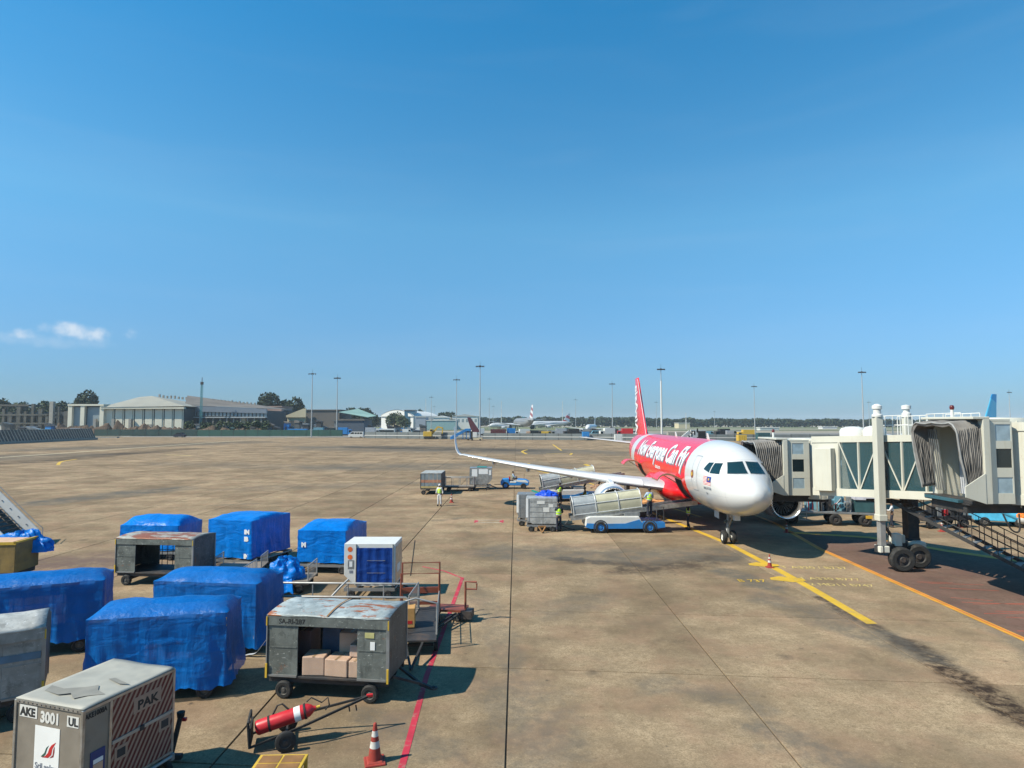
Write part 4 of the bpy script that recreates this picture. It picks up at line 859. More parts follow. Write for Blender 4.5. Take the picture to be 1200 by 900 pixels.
o = MB().box((0, 0, .3), (.55, .5, .6)).build('carton', mat('orange_carton', (.52, .28, .09), .7), None, bevel=.015, loc=(-3.35, 20.2, .5), rz=.1); tag(o, 'orange brown carton alone on the orange framed dolly', 'carton')
MB().bb(-.2, .2, -.256, -.251, .12, .22).build('printed_label', INKR, o)
# ---------------------------------------------------------------- nearest striped container
la = R(-17); W, D, ZB, ZT = 1.53, 1.98, .52, 2.13
base = ground_at(20, 817, ZT); f2 = ground_at(98, 831, ZT); la = math.atan2(f2.y-base.y, f2.x-base.x); W = (f2-base).length; b3 = ground_at(209, 783, ZT); D = (b3-f2).length
cc = center((base.x, base.y), la, W, D)
ta = thing('cargo_container', (cc[0], cc[1], ZB), la, 'nearest grey cargo container with red striped side and airline sign', 'cargo container')
dolly(cc, la, W+.1, D+.1, 'dark dolly beneath the nearest striped container', z=.5)
H = ZT-ZB
PGREY = mat('container_taupe', (.24, .21, .17), .55, .15, var=.15, dirt=(.14, .12, .1), dirt_amt=.45, dscale=2)
TOPG = mat('container_top', (.33, .32, .275), .6, 0, var=.15, dirt=(.28, .26, .23), dirt_amt=.5, dscale=1.2)
MB().bb(-W/2, W/2, -D/2, D/2, 0, H-.03).build('shell', PGREY, ta, bevel=.01); MB().grid(lambda u, v: Vector((-W/2-.01+(W+.02)*u, -D/2-.01+(D+.02)*v, H-.012+.012*math.sin(u*9)*math.sin(v*7))), 16, 16).build('top_sheet', TOPG, ta, 60, solid=.022)
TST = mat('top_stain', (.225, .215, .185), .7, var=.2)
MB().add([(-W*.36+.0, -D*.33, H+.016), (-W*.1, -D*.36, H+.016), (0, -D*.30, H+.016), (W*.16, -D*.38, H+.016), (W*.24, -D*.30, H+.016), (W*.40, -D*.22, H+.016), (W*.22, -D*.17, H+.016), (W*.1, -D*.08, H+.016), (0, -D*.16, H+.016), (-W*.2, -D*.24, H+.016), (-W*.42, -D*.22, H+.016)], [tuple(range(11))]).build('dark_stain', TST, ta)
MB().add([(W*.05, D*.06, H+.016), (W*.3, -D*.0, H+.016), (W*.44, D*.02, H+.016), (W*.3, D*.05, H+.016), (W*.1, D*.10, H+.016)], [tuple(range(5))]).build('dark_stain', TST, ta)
for x in (-W/2, W/2):
    for y in (-D/2, D/2): MB().bb(x-.025, x+.025, y-.025, y+.025, 0, H-.026).build('corner_post', ALU, ta, bevel=.006)
for z in (.0, H-.07):
    MB().bb(-W/2+.025, W/2-.025, -D/2-.022, -D/2, z, z+.045).build('edge_rail', ALU, ta); MB().bb(W/2, W/2+.022, -D/2+.025, D/2-.025, z, z+.045).build('edge_rail', ALU, ta)
for k in range(14): MB().lathe([(0, -.008), (.012, -.006), (.014, 0)], 8, (-W/2+.1+k*(W-.2)/13, -D/2-.022, H-.047), 'y').build('rivet', DARK, ta)
yf = -D/2-.003
MB().bb(-W/2+.09, -W/2+.50, yf-.004, yf, H-.30, H-.10).build('white_placard', PLINE, ta); text_mb('AKE', .19, INK, ta, front_at(-W/2+.11, yf-.006, H-.27), 'lettering', bold=.008)
text_mb('3001', .25, PLINE, ta, front_at(-W/2+.58, yf-.003, H-.33), 'lettering', bold=.01, sx=.9)
MB().bb(W/2-.35, W/2-.09, yf-.004, yf, H-.33, H-.15).build('white_placard', PLINE, ta); text_mb('UL', .18, INK, ta, front_at(W/2-.32, yf-.006, H-.30), 'lettering', bold=.006)
MB().bb(-.30, .27, yf-.004, yf, H-1.22, H-.40).build('airline_sign', PAPER, ta)
text_mb('SriLankan', .135, INKG, ta, front_at(-.27, yf-.007, H-1.10), 'lettering', bold=.002); text_mb('Airlines', .05, INKG, ta, front_at(-.02, yf-.007, H-1.17), 'lettering')
def swoosh(pts, m): MB().add([(x, yf-.007, H+z) for x, z in pts], [tuple(range(len(pts)))]).build('airline_emblem', m, ta)
swoosh([(-.12, -.91), (-.04, -.88), (.02, -.82), (.05, -.74), (.10, -.68), (.20, -.62), (.12, -.74), (.10, -.84), (.03, -.90)], INKR)
swoosh([(-.14, -.90), (-.06, -.83), (-.02, -.74), (.04, -.69), (.0, -.76), (-.03, -.85), (-.08, -.90)], mat('green_ink', (.03, .10, .07), .6)); swoosh([(.06, -.90), (.13, -.84), (.14, -.75), (.17, -.69), (.17, -.78), (.15, -.87)], mat('maroon_ink', (.25, .03, .03), .6))
MB().bb(-.62, -.48, yf-.004, yf, H-1.35, H-1.22).build('small_label', PAPER, ta)
# right side: plain door strip then striped panels
xs = W/2+.003; yA = -D/2+.50
MB().bb(xs, xs+.02, yA-.02, yA+.03, .04, H-.07).build('door_post', ALU, ta)
text_mb('AKE1008A', .12, INK, ta, side_at(xs+.003, -D/2+.03, H-.20), 'lettering', bold=.004, sx=.75)
MB().bb(xs, xs+.012, -D/2+.15, -D/2+.42, .28, .82).build('blue_frame', mat('navy_frame', (.02, .04, .16), .5), ta); MB().bb(xs+.012, xs+.018, -D/2+.20, -D/2+.38, .34, .60).build('document_card', CARTON, ta); MB().bb(xs+.012, xs+.018, -D/2+.20, -D/2+.38, .61, .68).build('document_card', PAPER, ta)
STR = mat('stripe_tan', (.34, .23, .17), .5, var=.15, dirt=(.12, .1, .08), dirt_amt=.4); STD = mat('stripe_maroon', (.12, .015, .012), .5, var=.25, dirt=(.22, .17, .13), dirt_amt=.35, dscale=5)
y0, y1 = yA+.04, D/2-.03
for z0, z1 in ((.05, H*.50-.03), (H*.50+.03, H-.075)):
    pn = MB().bb(xs, xs+.012, y0, y1, z0, z1).build('striped_panel', STR, ta)
    n = 12; L = y1-y0; dz = z1-z0; sl_ = .6
    sm = MB()
    for k in range(-6, n):
        a0 = y0+k*L/n*1.06; hw_ = L/n*.56
        poly = [(a0, z0), (a0+hw_, z0), (a0+hw_+dz*sl_, z1), (a0+dz*sl_, z1)]
        out = []
        for lim, sg in ((y0, 1), (y1, -1)):
            out = []; 
            for i in range(len(poly)):
                p, q = poly[i], poly[(i+1) % len(poly)]; ip, iq = (p[0]-lim)*sg >= 0, (q[0]-lim)*sg >= 0
                if ip: out.append(p)
                if ip != iq: t = (lim-p[0])/(q[0]-p[0]); out.append((lim, p[1]+(q[1]-p[1])*t))
            poly = out
            if len(poly) < 3: break
        if len(poly) >= 3: MB().add([(xs+.0145, a, b) for a, b in poly], [tuple(range(len(poly)))]).build('stripe', STD, pn)
MB().bb(xs+.012, xs+.035, y0, y1, H*.5-.028, H*.5+.028).build('centre_bar', ALU2, ta); MB().bb(xs+.035, xs+.06, y0+.55, y0+.63, H*.5-.04, H*.5+.04).build('latch', DARK, ta)
MB().bb(xs+.0148, xs+.018, y0+.42, y0+1.02, H*.5+.30, H*.5+.58).build('tan_placard', STR, ta); text_mb('PAK', .22, INK, ta, side_at(xs+.020, y0+.50, H*.5+.35), 'lettering', bold=.008, sx=1.1)
for yy, zz in ((y0+.06, H*.5-.28), (y1-.30, H*.5-.20)): 
    MB().bb(xs+.0148, xs+.02, yy, yy+.26, zz-.08, zz+.16).build('recessed_handle', STR, ta); MB().bb(xs+.02, xs+.026, yy+.05, yy+.21, zz-.03, zz+.11).build('handle_plate', DARK, ta)
# tow handle standing up behind it
t_ = thing('upright_tow_bar', ground_at(207, 892), 0, 'dark upright tow handle with red tip beside the striped container', 'tow handle')
MB().tube([(-.12, 0, .1), (.02, .05, .85)], .05, 10).build('arm', DARK, t_); MB().lathe([(0, .0), (.07, .02), (.08, .12), (0, .14)], 12, (.03, .05, .84)).build('head', BLACK, t_); MB().bb(.07, .15, .02, .08, .78, .84).build('red_tip', REDP, t_); MB().bb(-.7, .1, -.05, .05, .05, .14).build('foot_bar', DARK, t_)
# ---------------------------------------------------------------- fire extinguisher trolley, cone, yellow tray
g0, g1 = ground_at(294, 872), ground_at(432, 838)
t_ = thing('fire_extinguisher_trolley', ground_at(341, 873), math.atan2(g1.y-g0.y, g1.x-g0.x)*.55, 'red wheeled fire extinguisher lying on its black tow trolley', 'fire extinguisher')
ax = (Vector((-.72, .1, .40)), Vector((.52, .1, .68))); dv = (ax[1]-ax[0]).normalized()
def along(p, a): return ax[0]+dv*p+Vector((0, a, 0))
def bottle_mb(y, prof): return MB().tube([along(p, y) for p, r in prof], [r*1.12 for p, r in prof], 28)
b_ = bottle_mb(0, [(0, .10), (.02, .125), (.06, .135), (1.0, .135), (1.10, .12), (1.18, .075), (1.21, .04), (1.25, .04)]).build('cylinder', REDP, t_, 60)
MB().tube([along(.80, -.003), along(.93, -.003)], .1535, 24).build('paper_label', PAPER, b_, 60); MB().tube([along(1.24, 0), along(1.34, 0)], .03, 8).build('brass_valve', YELLOW, b_)
for p in (.28, 1.02): MB().lathe([(.150, -.02), (.162, -.02), (.162, .02), (.150, .02), (.150, -.02)], 24, axis='x').xf(Matrix.Translation(along(p, 0)) @ Matrix.Rotation(-math.atan2(dv.z, dv.x), 4, 'Y')).build('clamp_band', BLACK, t_)
for y in (-.13, .50): MB().bar((-.82, y, .12), (.25, y if y < 0 else .5, .42), .04).build('frame_bar', BLACK, t_)
MB().bar((.25, -.13, .42), (1.62, .18, .74), .045).build('tow_bar', BLACK, t_); MB().bar((.25, .5, .42), (1.62, .20, .74), .045).build('tow_bar', BLACK, t_); MB().box((1.66, .19, .755), (.14, .07, .06)).build('tow_eye', REDP, t_, bevel=.01)
MB().tube([(-.82, -.13, .12), (-.86, -.13, .62), (-.86, .5, .62), (-.82, .5, .12), (-.82, -.13, .12)], .028).build('end_frame', BLACK, t_); MB().bb(-.84, -.80, -.1, .47, .14, .5).build('end_plate', BLACK, t_)
MB().tube([(-.4, .15, .6), (-.3, .15, .80), (-.2, .15, .82), (-.05, .12, .68)], .02).build('hose', BLACK, t_, 60); MB().tube([(.3, .15, .80), (.4, .15, .88), (.62, .12, .76), (.75, .1, .86), (.78, .1, .70), (.7, .1, .6)], .016).build('hose', BLACK, t_, 60)
MB().bar((-.1, -.28, .21), (-.1, .62, .21), .04).build('axle', DARK, t_)
for y in (-.28, .62): wheel(t_, -.1, y, .215, .11, rim=DARK)
for x in (1.2, 1.35): MB().bar((x, .1, .62), (x+.02, .1, .50), .03).build('rest_leg', BLACK, t_)
def cone(loc, h, label, rz=0, lean=0):
    t = thing('traffic_cone', loc, rz, label, 'traffic cone')
    k = h/.78
    MB().box((0, 0, .02*k), (.42*k, .42*k, .04*k), tx=.96, ty=.96).build('base', CONE, t, bevel=.012); MB().box((0, 0, .055*k), (.33*k, .33*k, .03*k), tx=.8, ty=.8).build('base', CONE, t, bevel=.01)
    rr = lambda z: (.145-(z/.78)*.115)
    b = MB().lathe([(k*rr(z), z*k) for z in (.06, .30, .6, .72)]+[(k*.034, .765*k), (k*.02, .78*k), (0, .78*k)], 20).build('body', CONE, t, 60)
    for z0, z1 in ((.30, .43), (.52, .63)): MB().lathe([(k*rr(z)+.002, z*k) for z in (z0, (z0+z1)/2, z1)], 20).build('white_band', CONEW, b, 60)
    return t
cone(ground_at(439, 893), .78, 'nearest worn red and white traffic cone beside the red line', .3)
cone(ground_at(529, 589), .75, 'small traffic cone beside the worker in white trousers'); cone(ground_at(902, 665), .62, 'traffic cone standing on the yellow stop mark ahead of the airplane'); cone(ground_at(922, 624), .60, 'plain red traffic cone below the right engine')
t_ = thing('yellow_tray', (-4.42, 12.22, 0), .03, 'yellow edged rusty steel tray at the bottom edge of the photo', 'tray')
MB().bb(-.46, .46, -.3, .35, .42, .47).build('tray_frame', YELLOW, t_, bevel=.01)
for i in range(2):
    for j in range(2): MB().bb(-.40+i*.42, -.02+i*.42, -.25+j*.29, .01+j*.29, .468, .476).build('rusty_panel', RUST, t_)
for x in (-.42, .42):
    for y in (-.26, .31): MB().bb(x-.03, x+.03, y-.03, y+.03, 0, .42).build('leg', YELLOW, t_)
for k in range(6): MB().bar((-.42+k*.168, -.3, .05), (-.42+k*.168, -.3, .42), .02).build('bar', YELLOW, t_)
# ---------------------------------------------------------------- yellow container, stairs and tarp at the far left
t_ = thing('yellow_container', (-23.0, 27.9, 0), R(6), 'yellow edged brown steel container under a draped blue tarp', 'container')
MB().bb(-1.5, 1.5, -.8, .8, .45, 1.75).build('shell', mat('ochre_panel', (.26, .17, .05), .6, var=.3, dirt=(.08, .06, .04), dirt_amt=.8, dscale=2), t_, bevel=.02); MB().bb(-1.53, -1.3, -.83, -.8, .45, 1.78).build('edge_frame', YELLOW, t_)
MB().bb(-1.3, 1.53, -.83, -.8, 1.66, 1.78).build('edge_frame', YELLOW, t_); MB().bb(1.44, 1.53, -.83, .83, 1.70, 1.78).build('edge_frame', YELLOW, t_); MB().bb(-1.5, 1.4, -.75, .75, .25, .45).build('skid', DARK, t_)
MB().bb(-1.4, 1.3, -.7, .7, 1.751, 1.765).build('top_sheet', CARTON, t_)
for x in (-1.1, 1.1): wheel(t_, x, -.6, .18, .12); wheel(t_, x, .6, .18, .12)
crumple((-22.2, 28.7, 1.1), 1.3, .5, .85, 21, 'crumpled shiny blue tarp draped over the yellow container end', .1)
gs = ground_at(49, 645)
t_ = thing('passenger_stairs', (gs.x-1.1, gs.y, 0), 0, 'white sided mobile passenger stairs rising out of the left edge', 'passenger stairs')
STW = mat('stairs_white', (.62, .62, .60), .45, var=.1, dirt=(.3, .28, .25), dirt_amt=.4)
for y, nm in ((1.5, 1),):
    MB().prism([(0, .05), (-.12, .75), (-4.7, 5.0), (-4.7, 4.3), (-.35, .05)], y-.03, y+.03).build('side_wall', STW, t_, bevel=.01)
    MB().prism([(-.2, .05), (-.3, .18), (-4.7, 4.25), (-4.7, 4.0), (-.45, .05)], -.03, .03).build('side_wall', STW, t_)
    MB().tube([(-.02, y, .1), (-.02, y, .95), (-.4, y, 1.25), (-4.7, y, 5.25)], .022).build('handrail', STEEL, t_, 60)
for k in range(9): MB().lathe([(0, -.035), (.035, -.035), (.035, 0)], 8, (-.45-k*.48, 1.47, .72+k*.445), 'y').build('rivet', INKG, t_)
for k in range(20): z = .22+k*.2; x = -.32-k*.218; MB().bb(x-.25, x, .04, 1.46, z-.03, z).build('step', DARK, t_); 
for y in (.02, 1.48): MB().prism([(-.38, .05), (-4.7, 4.1), (-4.7, 3.75), (-.75, .05)], y-.02, y+.02).build('stringer', STEEL, t_)
MB().prism([(-1.0, .15), (-1.0, .5), (-4.6, 3.4), (-4.6, .15)], .15, 1.35).build('lower_body', LTBLUE, t_); MB().prism([(-.75, .3), (-.9, .45), (-3.2, 2.4), (-2.6, .3)], -.06, -.03).build('side_wall', STW, t_)
for x in (-1.6, -4.0): wheel(t_, x, .2, .35, .2)
# ---------------------------------------------------------------- people
def skin_mesh(chains, levels=1):
    """chains: list of (points, radii); shared points (same coordinates) are welded into one skeleton"""
    V, Rr, E = [], [], []
    def vi(p, r):
        for i, q in enumerate(V):
            if (q-Vector(p)).length < 1e-4: return i
        V.append(Vector(p)); Rr.append(r); return len(V)-1
    for pts, rad in chains:
        ids = [vi(p, r) for p, r in zip(pts, rad)]; E += [(a, b) for a, b in zip(ids, ids[1:])]
    me = bpy.data.meshes.new('sk'); me.from_pydata([tuple(v) for v in V], E, []); o = bpy.data.objects.new('sk', me); col.objects.link(o)
    o.modifiers.new('s', 'SKIN'); sk = me.skin_vertices[0].data
    seen = set()
    for i, r in enumerate(Rr):
        sk[i].radius = r if isinstance(r, tuple) else (r, r)
    adj = {i: [] for i in range(len(V))}
    for a, b in E: adj[a].append(b); adj[b].append(a)
    for i in range(len(V)):
        if i in seen: continue
        sk[i].use_root = True; st_ = [i]
        while st_:
            q = st_.pop()
            if q in seen: continue
            seen.add(q); st_ += adj[q]
    m = o.modifiers.new('b', 'SUBSURF'); m.levels = m.render_levels = levels
    dg = bpy.context.evaluated_depsgraph_get(); res = bpy.data.meshes.new_from_object(o.evaluated_get(dg)); bpy.data.objects.remove(o)
    res.polygons.foreach_set('use_smooth', [True]*len(res.polygons)); return res
def mesh_obj(me, name, m, parent):
    me.name = name; me.materials.clear(); me.materials.append(m); o = bpy.data.objects.new(name, me); col.objects.link(o); o.parent = parent; return o
POSE = {
 'stand': dict(le=(-.27, -.02, 1.16), lh=(-.28, .06, .92), re=(.27, -.02, 1.16), rh=(.28, .06, .92), lk=(-.11, .02, .50), lf=(-.13, -.02, .07), rk=(.11, .02, .50), rf=(.13, -.02, .07)),
 'work': dict(le=(-.27, .14, 1.18), lh=(-.20, .38, 1.20), re=(.27, .12, 1.16), rh=(.24, .36, 1.08), lk=(-.11, .04, .50), lf=(-.14, -.06, .07), rk=(.11, .08, .50), rf=(.14, .08, .07)),
 'walk': dict(le=(-.26, -.12, 1.18), lh=(-.25, -.04, .95), re=(.26, .10, 1.17), rh=(.24, .26, .98), lk=(-.10, .18, .51), lf=(-.10, .14, .07), rk=(.10, .0, .50), rf=(.10, -.26, .10)),
 'reach': dict(le=(-.34, .06, 1.50), lh=(-.26, .14, 1.78), re=(.34, .06, 1.50), rh=(.26, .14, 1.78), lk=(-.11, .04, .50), lf=(-.14, -.10, .07), rk=(.11, .06, .50), rf=(.13, .06, .07)),
 'sit': dict(le=(-.26, .16, 1.14), lh=(-.16, .40, 1.12), re=(.26, .16, 1.14), rh=(.16, .40, 1.12), lk=(-.14, .42, .92), lf=(-.14, .50, .50), rk=(.14, .42, .92), rf=(.14, .50, .50)),
}
def person(loc, rz, label, pose='stand', top=NAVY, legs=NAVY, vest=HIVIS, cap=None, scale=1.0, group='ground crew in safety vests'):
    p = {k: Vector(v) for k, v in POSE[pose].items()}
    root = thing('person', loc, rz, label, 'person', group); root.scale = (scale,)*3
    hip, ch, nk, hd = Vector((0, 0, .98)), Vector((0, .01, 1.36)), Vector((0, 0, 1.50)), Vector((0, .015, 1.60))
    ls, rs = Vector((-.17, 0, 1.43)), Vector((.17, 0, 1.43)); lh_, rh_ = Vector((-.10, 0, .93)), Vector((.10, 0, .93))
    def foot(a): return [a, a+Vector((0, .06, -.03)), a+Vector((0, .17, -.04))]
    def arm(sh, e, w_, off=0):
        d = (w_-e).normalized(); hand = w_+d*.08
        return ([ch, sh, e, w_, hand], [.13+off, .062+off, .045+off, .030+off, (.038+off, .02+off)])
    ch_ = [([hip, (0, .01, 1.16), ch, nk, hd, (0, .01, 1.70)], [(.15, .11), (.14, .10), (.16, .11), .055, (.078, .092), (.066, .078)])]
    for sh, e, w_ in ((ls, p['le'], p['lh']), (rs, p['re'], p['rh'])):
        ch_.append(arm(sh, e, w_))
        d = (w_-e).normalized(); hand = w_+d*.08; sx = 1 if sh.x > 0 else -1; side = Vector((0, 1, 0)) if abs(d.y) < .8 else Vector((1, 0, 0))
        side = (side-d*side.dot(d)).normalized()
        for k, (o_, L) in enumerate(((-.027, .062), (-.009, .075), (.009, .070), (.027, .055))):
            a = hand+side*o_+d*.01; ch_.append(([a, a+d*L*.5, a+d*L*.9+d.cross(side)*.012*sx], [.009, .0085, .007]))
        a = w_+d*.03+side*-.03; ch_.append(([a, a+d*.03-side*.018, a+d*.055-side*.022], [.011, .010, .008]))
    for h_, k_, f_ in ((lh_, p['lk'], p['lf']), (rh_, p['rk'], p['rf'])):
        ch_.append(([hip, h_, k_, f_]+foot(f_)[1:], [(.15, .11), .085, .055, .042, .04, .03]))
    mesh_obj(skin_mesh(ch_), 'body', SKIN, root)
    tr = [([hip+Vector((0, 0, .03)), hip], [(.165, .125), (.165, .125)])]
    for h_, k_, f_ in ((lh_, p['lk'], p['lf']), (rh_, p['rk'], p['rf'])): tr.append(([hip, h_, k_, f_+Vector((0, 0, .03))], [(.165, .125), .102, .074, .062]))
    mesh_obj(skin_mesh(tr), 'trousers', legs, root)
    sh = [([(0, 0, 1.0), (0, .01, 1.16), ch, (0, 0, 1.48)], [(.168, .125), (.156, .118), (.178, .128), (.07, .07)])]
    for s_, e, w_ in ((ls, p['le'], p['lh']), (rs, p['re'], p['rh'])): sh.append(([ch, s_, e, e.lerp(w_, .75)], [(.178, .128), .082, .060, .046]))
    mesh_obj(skin_mesh(sh), 'shirt', top, root)
    if vest:
        v = mesh_obj(skin_mesh([([(0, 0, .93), (0, .01, 1.14), (0, .01, 1.34), (0, 0, 1.46)], [(.19, .142), (.18, .137), (.205, .145), (.12, .10)])]), 'safety_vest', vest, root)
        for z in (1.04, 1.20): MB().lathe([(1.0, z-.022), (1.012, z), (1.0, z+.022)], 24).xf(Matrix.Diagonal((.178, .135, 1, 1))).build('reflective_band', SILV, v, 60)
    hr = MB().lathe([(0, .115), (.05, .108), (.085, .07), (.098, .02), (.092, -.03)], 16, (0, -.006, 1.66)).xf(Matrix.Translation((0, 0, 0))).build('hair' if not cap else 'cap', cap or HAIR, root, 60)
    for s_ in (-1, 1):
        MB().lathe([(0, -.01), (.02, 0), (.022, .02), (0, .03)], 8, (s_*.083, .01, 1.63), 'x').build('ear', SKIN, root, 60); MB().lathe([(0, 0), (.012, .004), (.012, .01), (0, .014)], 8, (s_*.032, .088, 1.65), 'y').build('eye', HAIR, root)
        f_ = p['lf'] if s_ < 0 else p['rf']; MB().grid(lambda u, v: Vector((f_.x+.055*math.cos(2*PI*u)*math.sin(PI*v), f_.y+.08+.14*math.sin(2*PI*u)*math.sin(PI*v), max(f_.z-.07, f_.z-.02+.06*math.cos(PI*v)))), 14, 7).build('shoe', SHOE, root, 60)
    MB().prism([(.085, 1.60), (.112, 1.605), (.085, 1.65)], -.012, .012, 'x').build('nose', SKIN, root)
    return root
G_ = ground_at
person(G_(515, 593), 2.9, 'worker in white trousers and yellow vest standing alone beside a small cone', 'stand', WCLOTH, WCLOTH, HIVIS, WCLOTH, 1.03)
person(G_(655, 623), .15, 'worker in yellow vest standing at the right of the paired containers', 'work', NAVY, NAVY, HIVIS, None, 1.03)
person(G_(600, 604)+Vector((0, .2, 0)), .3, 'worker in yellow vest behind the paired containers, beside the blue tarp', 'work', NAVY, NAVY, HIVIS, None, 1.0) if 0 else None
# ---------------------------------------------------------------- far left-centre carts and the tug
t = thing('curtain_cart', (G_(508, 577).x, 62.2, 0), 0, 'dark grey slatted cart with orange stripe behind the worker in white trousers', 'baggage cart')
W, D = 2.0, 3.4
MB().bb(-W/2, W/2, -D/2, D/2, .5, .6).build('deck', DARK, t); MB().bb(-W/2, W/2, -D/2, D/2, 2.0, 2.08).build('roof', ROOFP, t, bevel=.01)
for k in range(5):
    x = -W/2+k*W/5; MB().bb(x+.02, x+W/5-.02, -D/2+.02, -D/2+.05, .6, 2.0).build('panel', mat('grey_blue_panel', (.20, .24, .26), .6, dirt=(.1, .08, .06), dirt_amt=.5), t); MB().bb(x+.02, x+W/5-.02, -D/2+.01, -D/2+.02, 1.15, 1.42).build('orange_stripe', mat('faded_orange', (.42, .20, .12), .7), t)
MB().bb(-W/2+.02, W/2-.02, -D/2+.008, -D/2+.018, .62, .82).build('yellow_band', mat('faded_yellow', (.42, .33, .14), .7), t)
for x in (-W/2, W/2): MB().bb(x-.03, x+.03, -D/2, D/2, .6, 2.0).build('side_panel', mat('black_curtain', (.03, .03, .035), .7), t)
for k in range(6): MB().bar((W/2+.035, -D/2+.3+k*.55, .6), (W/2+.035, -D/2+.3+k*.55, 2.0), .03).build('side_rib', GREYM, t)
axles(t, W, D, .5, .22, .14)
rail_dolly((-5.35, 64.2, 0), 0, 3.0, 1.5, 'low railed dolly parked between the slatted cart and silver container', zr=1.35)
lc = (-3.25, 65.8, 0); dolly(lc, 0, 2.0, 1.7, 'dolly carrying the silver chamfered container behind the tug')
t = thing('cargo_container', (*lc[:2], .5), 0, 'silver chamfered air container with white labels behind the small tug', 'cargo container')
MB().prism(uld_shape(2.3, 1.75, 0, 1.75, .5, False), -.78, .78).build('shell', ALU, t, bevel=.015)
MB().bb(-.9, -.35, -.79, -.782, .85, 1.6).build('white_label', PAPER, t); MB().bb(-.20, .75, -.79, -.782, 1.1, 1.62).build('white_label', PAPER, t); MB().bb(.85, 1.08, -.79, -.782, 1.0, 1.5).build('white_label', PAPER, t); MB().bb(-.4, .6, -.6, .6, 1.76, 1.82).build('green_lid', mat('teal_lid', (.02, .22, .2), .5), t)
for x in (-1.15, -.32, .80): MB().bb(x, x+.04, -.80, -.782, .02, 1.72).build('panel_rib', STEEL, t)
# tug
t = thing('baggage_tug', (.32, 66.4, 0), R(-4), 'small blue and white open tug with a driver, towing the silver container', 'tug')
MB().prism([(-1.45, .35), (1.45, .35), (1.5, .75), (1.15, .95), (.25, 1.02), (.15, .62), (-.55, .62), (-.6, 1.05), (-1.35, 1.0), (-1.5, .7)], -.65, .65).build('body', BLUEP, t, bevel=.05)
MB().prism([(.20, .96), (1.15, .93), (1.46, .72), (1.40, .62), (.25, .72)], -.66, .66).build('bonnet', WHITE, t, bevel=.04); MB().prism([(-.5, .64), (.12, .64), (.2, .74), (-.5, .80)], -.665, .665).build('side_stripe', WHITE, t)
MB().bb(-.55, -.2, -.4, .4, .70, .85).build('seat', DARK, t, bevel=.04); MB().bb(-.62, -.52, -.4, .4, .8, 1.25).build('seat_back', REDP, t, bevel=.03)
MB().lathe([(.17, -.015), (.19, 0), (.17, .015), (.15, 0), (.17, -.015)], 18).xf(Matrix.Translation((.12, 0, 1.15)) @ Matrix.Rotation(-1.0, 4, 'Y')).build('steering_wheel', BLACK, t); MB().tube([(.3, 0, .95), (.12, 0, 1.15)], .03).build('steering_column', DARK, t)
for x, r in ((-.95, .36), (.92, .30)):
    for y in (-.62, .62): wheel(t, x, y, r, .2, rim=BLUEP if x < 0 else DARK)
MB().tube([(.95, .3, .9), (.95, .3, 1.5)], .015).build('marker_rod', DARK, t); MB().bb(1.42, 1.5, -.5, -.3, .62, .75).build('headlight', PAPER, t); MB().bb(1.42, 1.5, .3, .5, .62, .75).build('headlight', PAPER, t); MB().bar((-1.5, 0, .4), (-2.2, 0, .4), .06).build('tow_bar', DARK, t)
person((.1, 66.4, .12), -PI/2-.05, 'driver in green vest seated on the small blue and white tug', 'sit', PBLUE, NAVY, mat('dull_green_vest', (.14, .30, .08), .8), None, .95)
# ---------------------------------------------------------------- paired aluminium containers on dollies, with workers
def silver_uld(loc, rz, label, W=2.0, D=1.55, H=1.62, m=ULDP, base=.48, cut=.42, curve=True):
    dolly((loc[0], loc[1], 0), rz, W-.1, D+.1, 'dolly under the '+label)
    t = thing('cargo_container', (loc[0], loc[1], base), rz, label, 'cargo container', 'silver containers at the belt loader')
    pr = [(W/2, 0), (W/2, H-.03), (W/2-.05, H), (-W/2+.05, H), (-W/2, H-.05), (-W/2, cut+.2), (-W/2+.06, cut*.6), (-W/2+.2, .12), (-W/2+.42, 0)] if curve else uld_shape(W, W-.4, 0, H, cut)
    MB().prism(pr, -D/2, D/2).build('shell', m, t, bevel=.012)
    MB().bb(-W/2, -W/2+.14, -D/2-.012, -D/2-.002, .4, H-.03).build('white_edge_panel', PAPER, t)
    for k in range(4): z = H*(.26+.2*k); MB().bb(-W/2+.16, W/2-.03, -D/2-.014, -D/2-.002, z, z+.025).build('panel_rib', STEEL, t)
    for x in (-W/2+.16, W/2-.05): MB().bb(x, x+.05, -D/2-.02, -D/2-.002, .06, H-.04).build('door_post', STEEL, t)
    for x, z, w_, h_ in ((-.3, 1.25, .5, .2), (.1, .75, .4, .3), (.45, 1.05, .3, .2)): MB().bb(x, x+w_, -D/2-.018, -D/2-.015, z, z+h_).build('worn_sticker', PLINE, t)
    return t
silver_uld((1.93, 40.95), R(-3), 'front silver container with dented panels, at the left of the worker'); silver_uld((1.35, 43.1), R(-3), 'rear silver container half hidden behind the front dented one', m=GREYM)
crumple((2.3, 41.6, 2.08), .75, .42, .34, 33, 'bright blue tarp heaped on the front silver container', -.3, tarp_mat('royal_blue_tarp', (.01, .07, .55), 1)); 
tag(MB().bar((1.35, 42.4, 2.35), (2.1, 41.9, 2.15), .16, .08).build('folded_green_sheet', mat('teal_sheet', (.01, .25, .17), .5)), 'folded green sheet lying beside the blue tarp on the containers', 'sheet')
t_ = thing('tow_dolly', (1.9, 39.85, 0), 0, 'folded triangular tow hitch hanging at the front of the container dolly', 'tow hitch')
MB().bar((-.22, 0, .36), (0, -.35, .06), .07).bar((.22, 0, .36), (0, -.35, .06), .07).build('hitch_frame', RUST, t_); MB().bb(-.25, .25, -.04, .04, .32, .42).build('hitch_bar', RUST, t_)
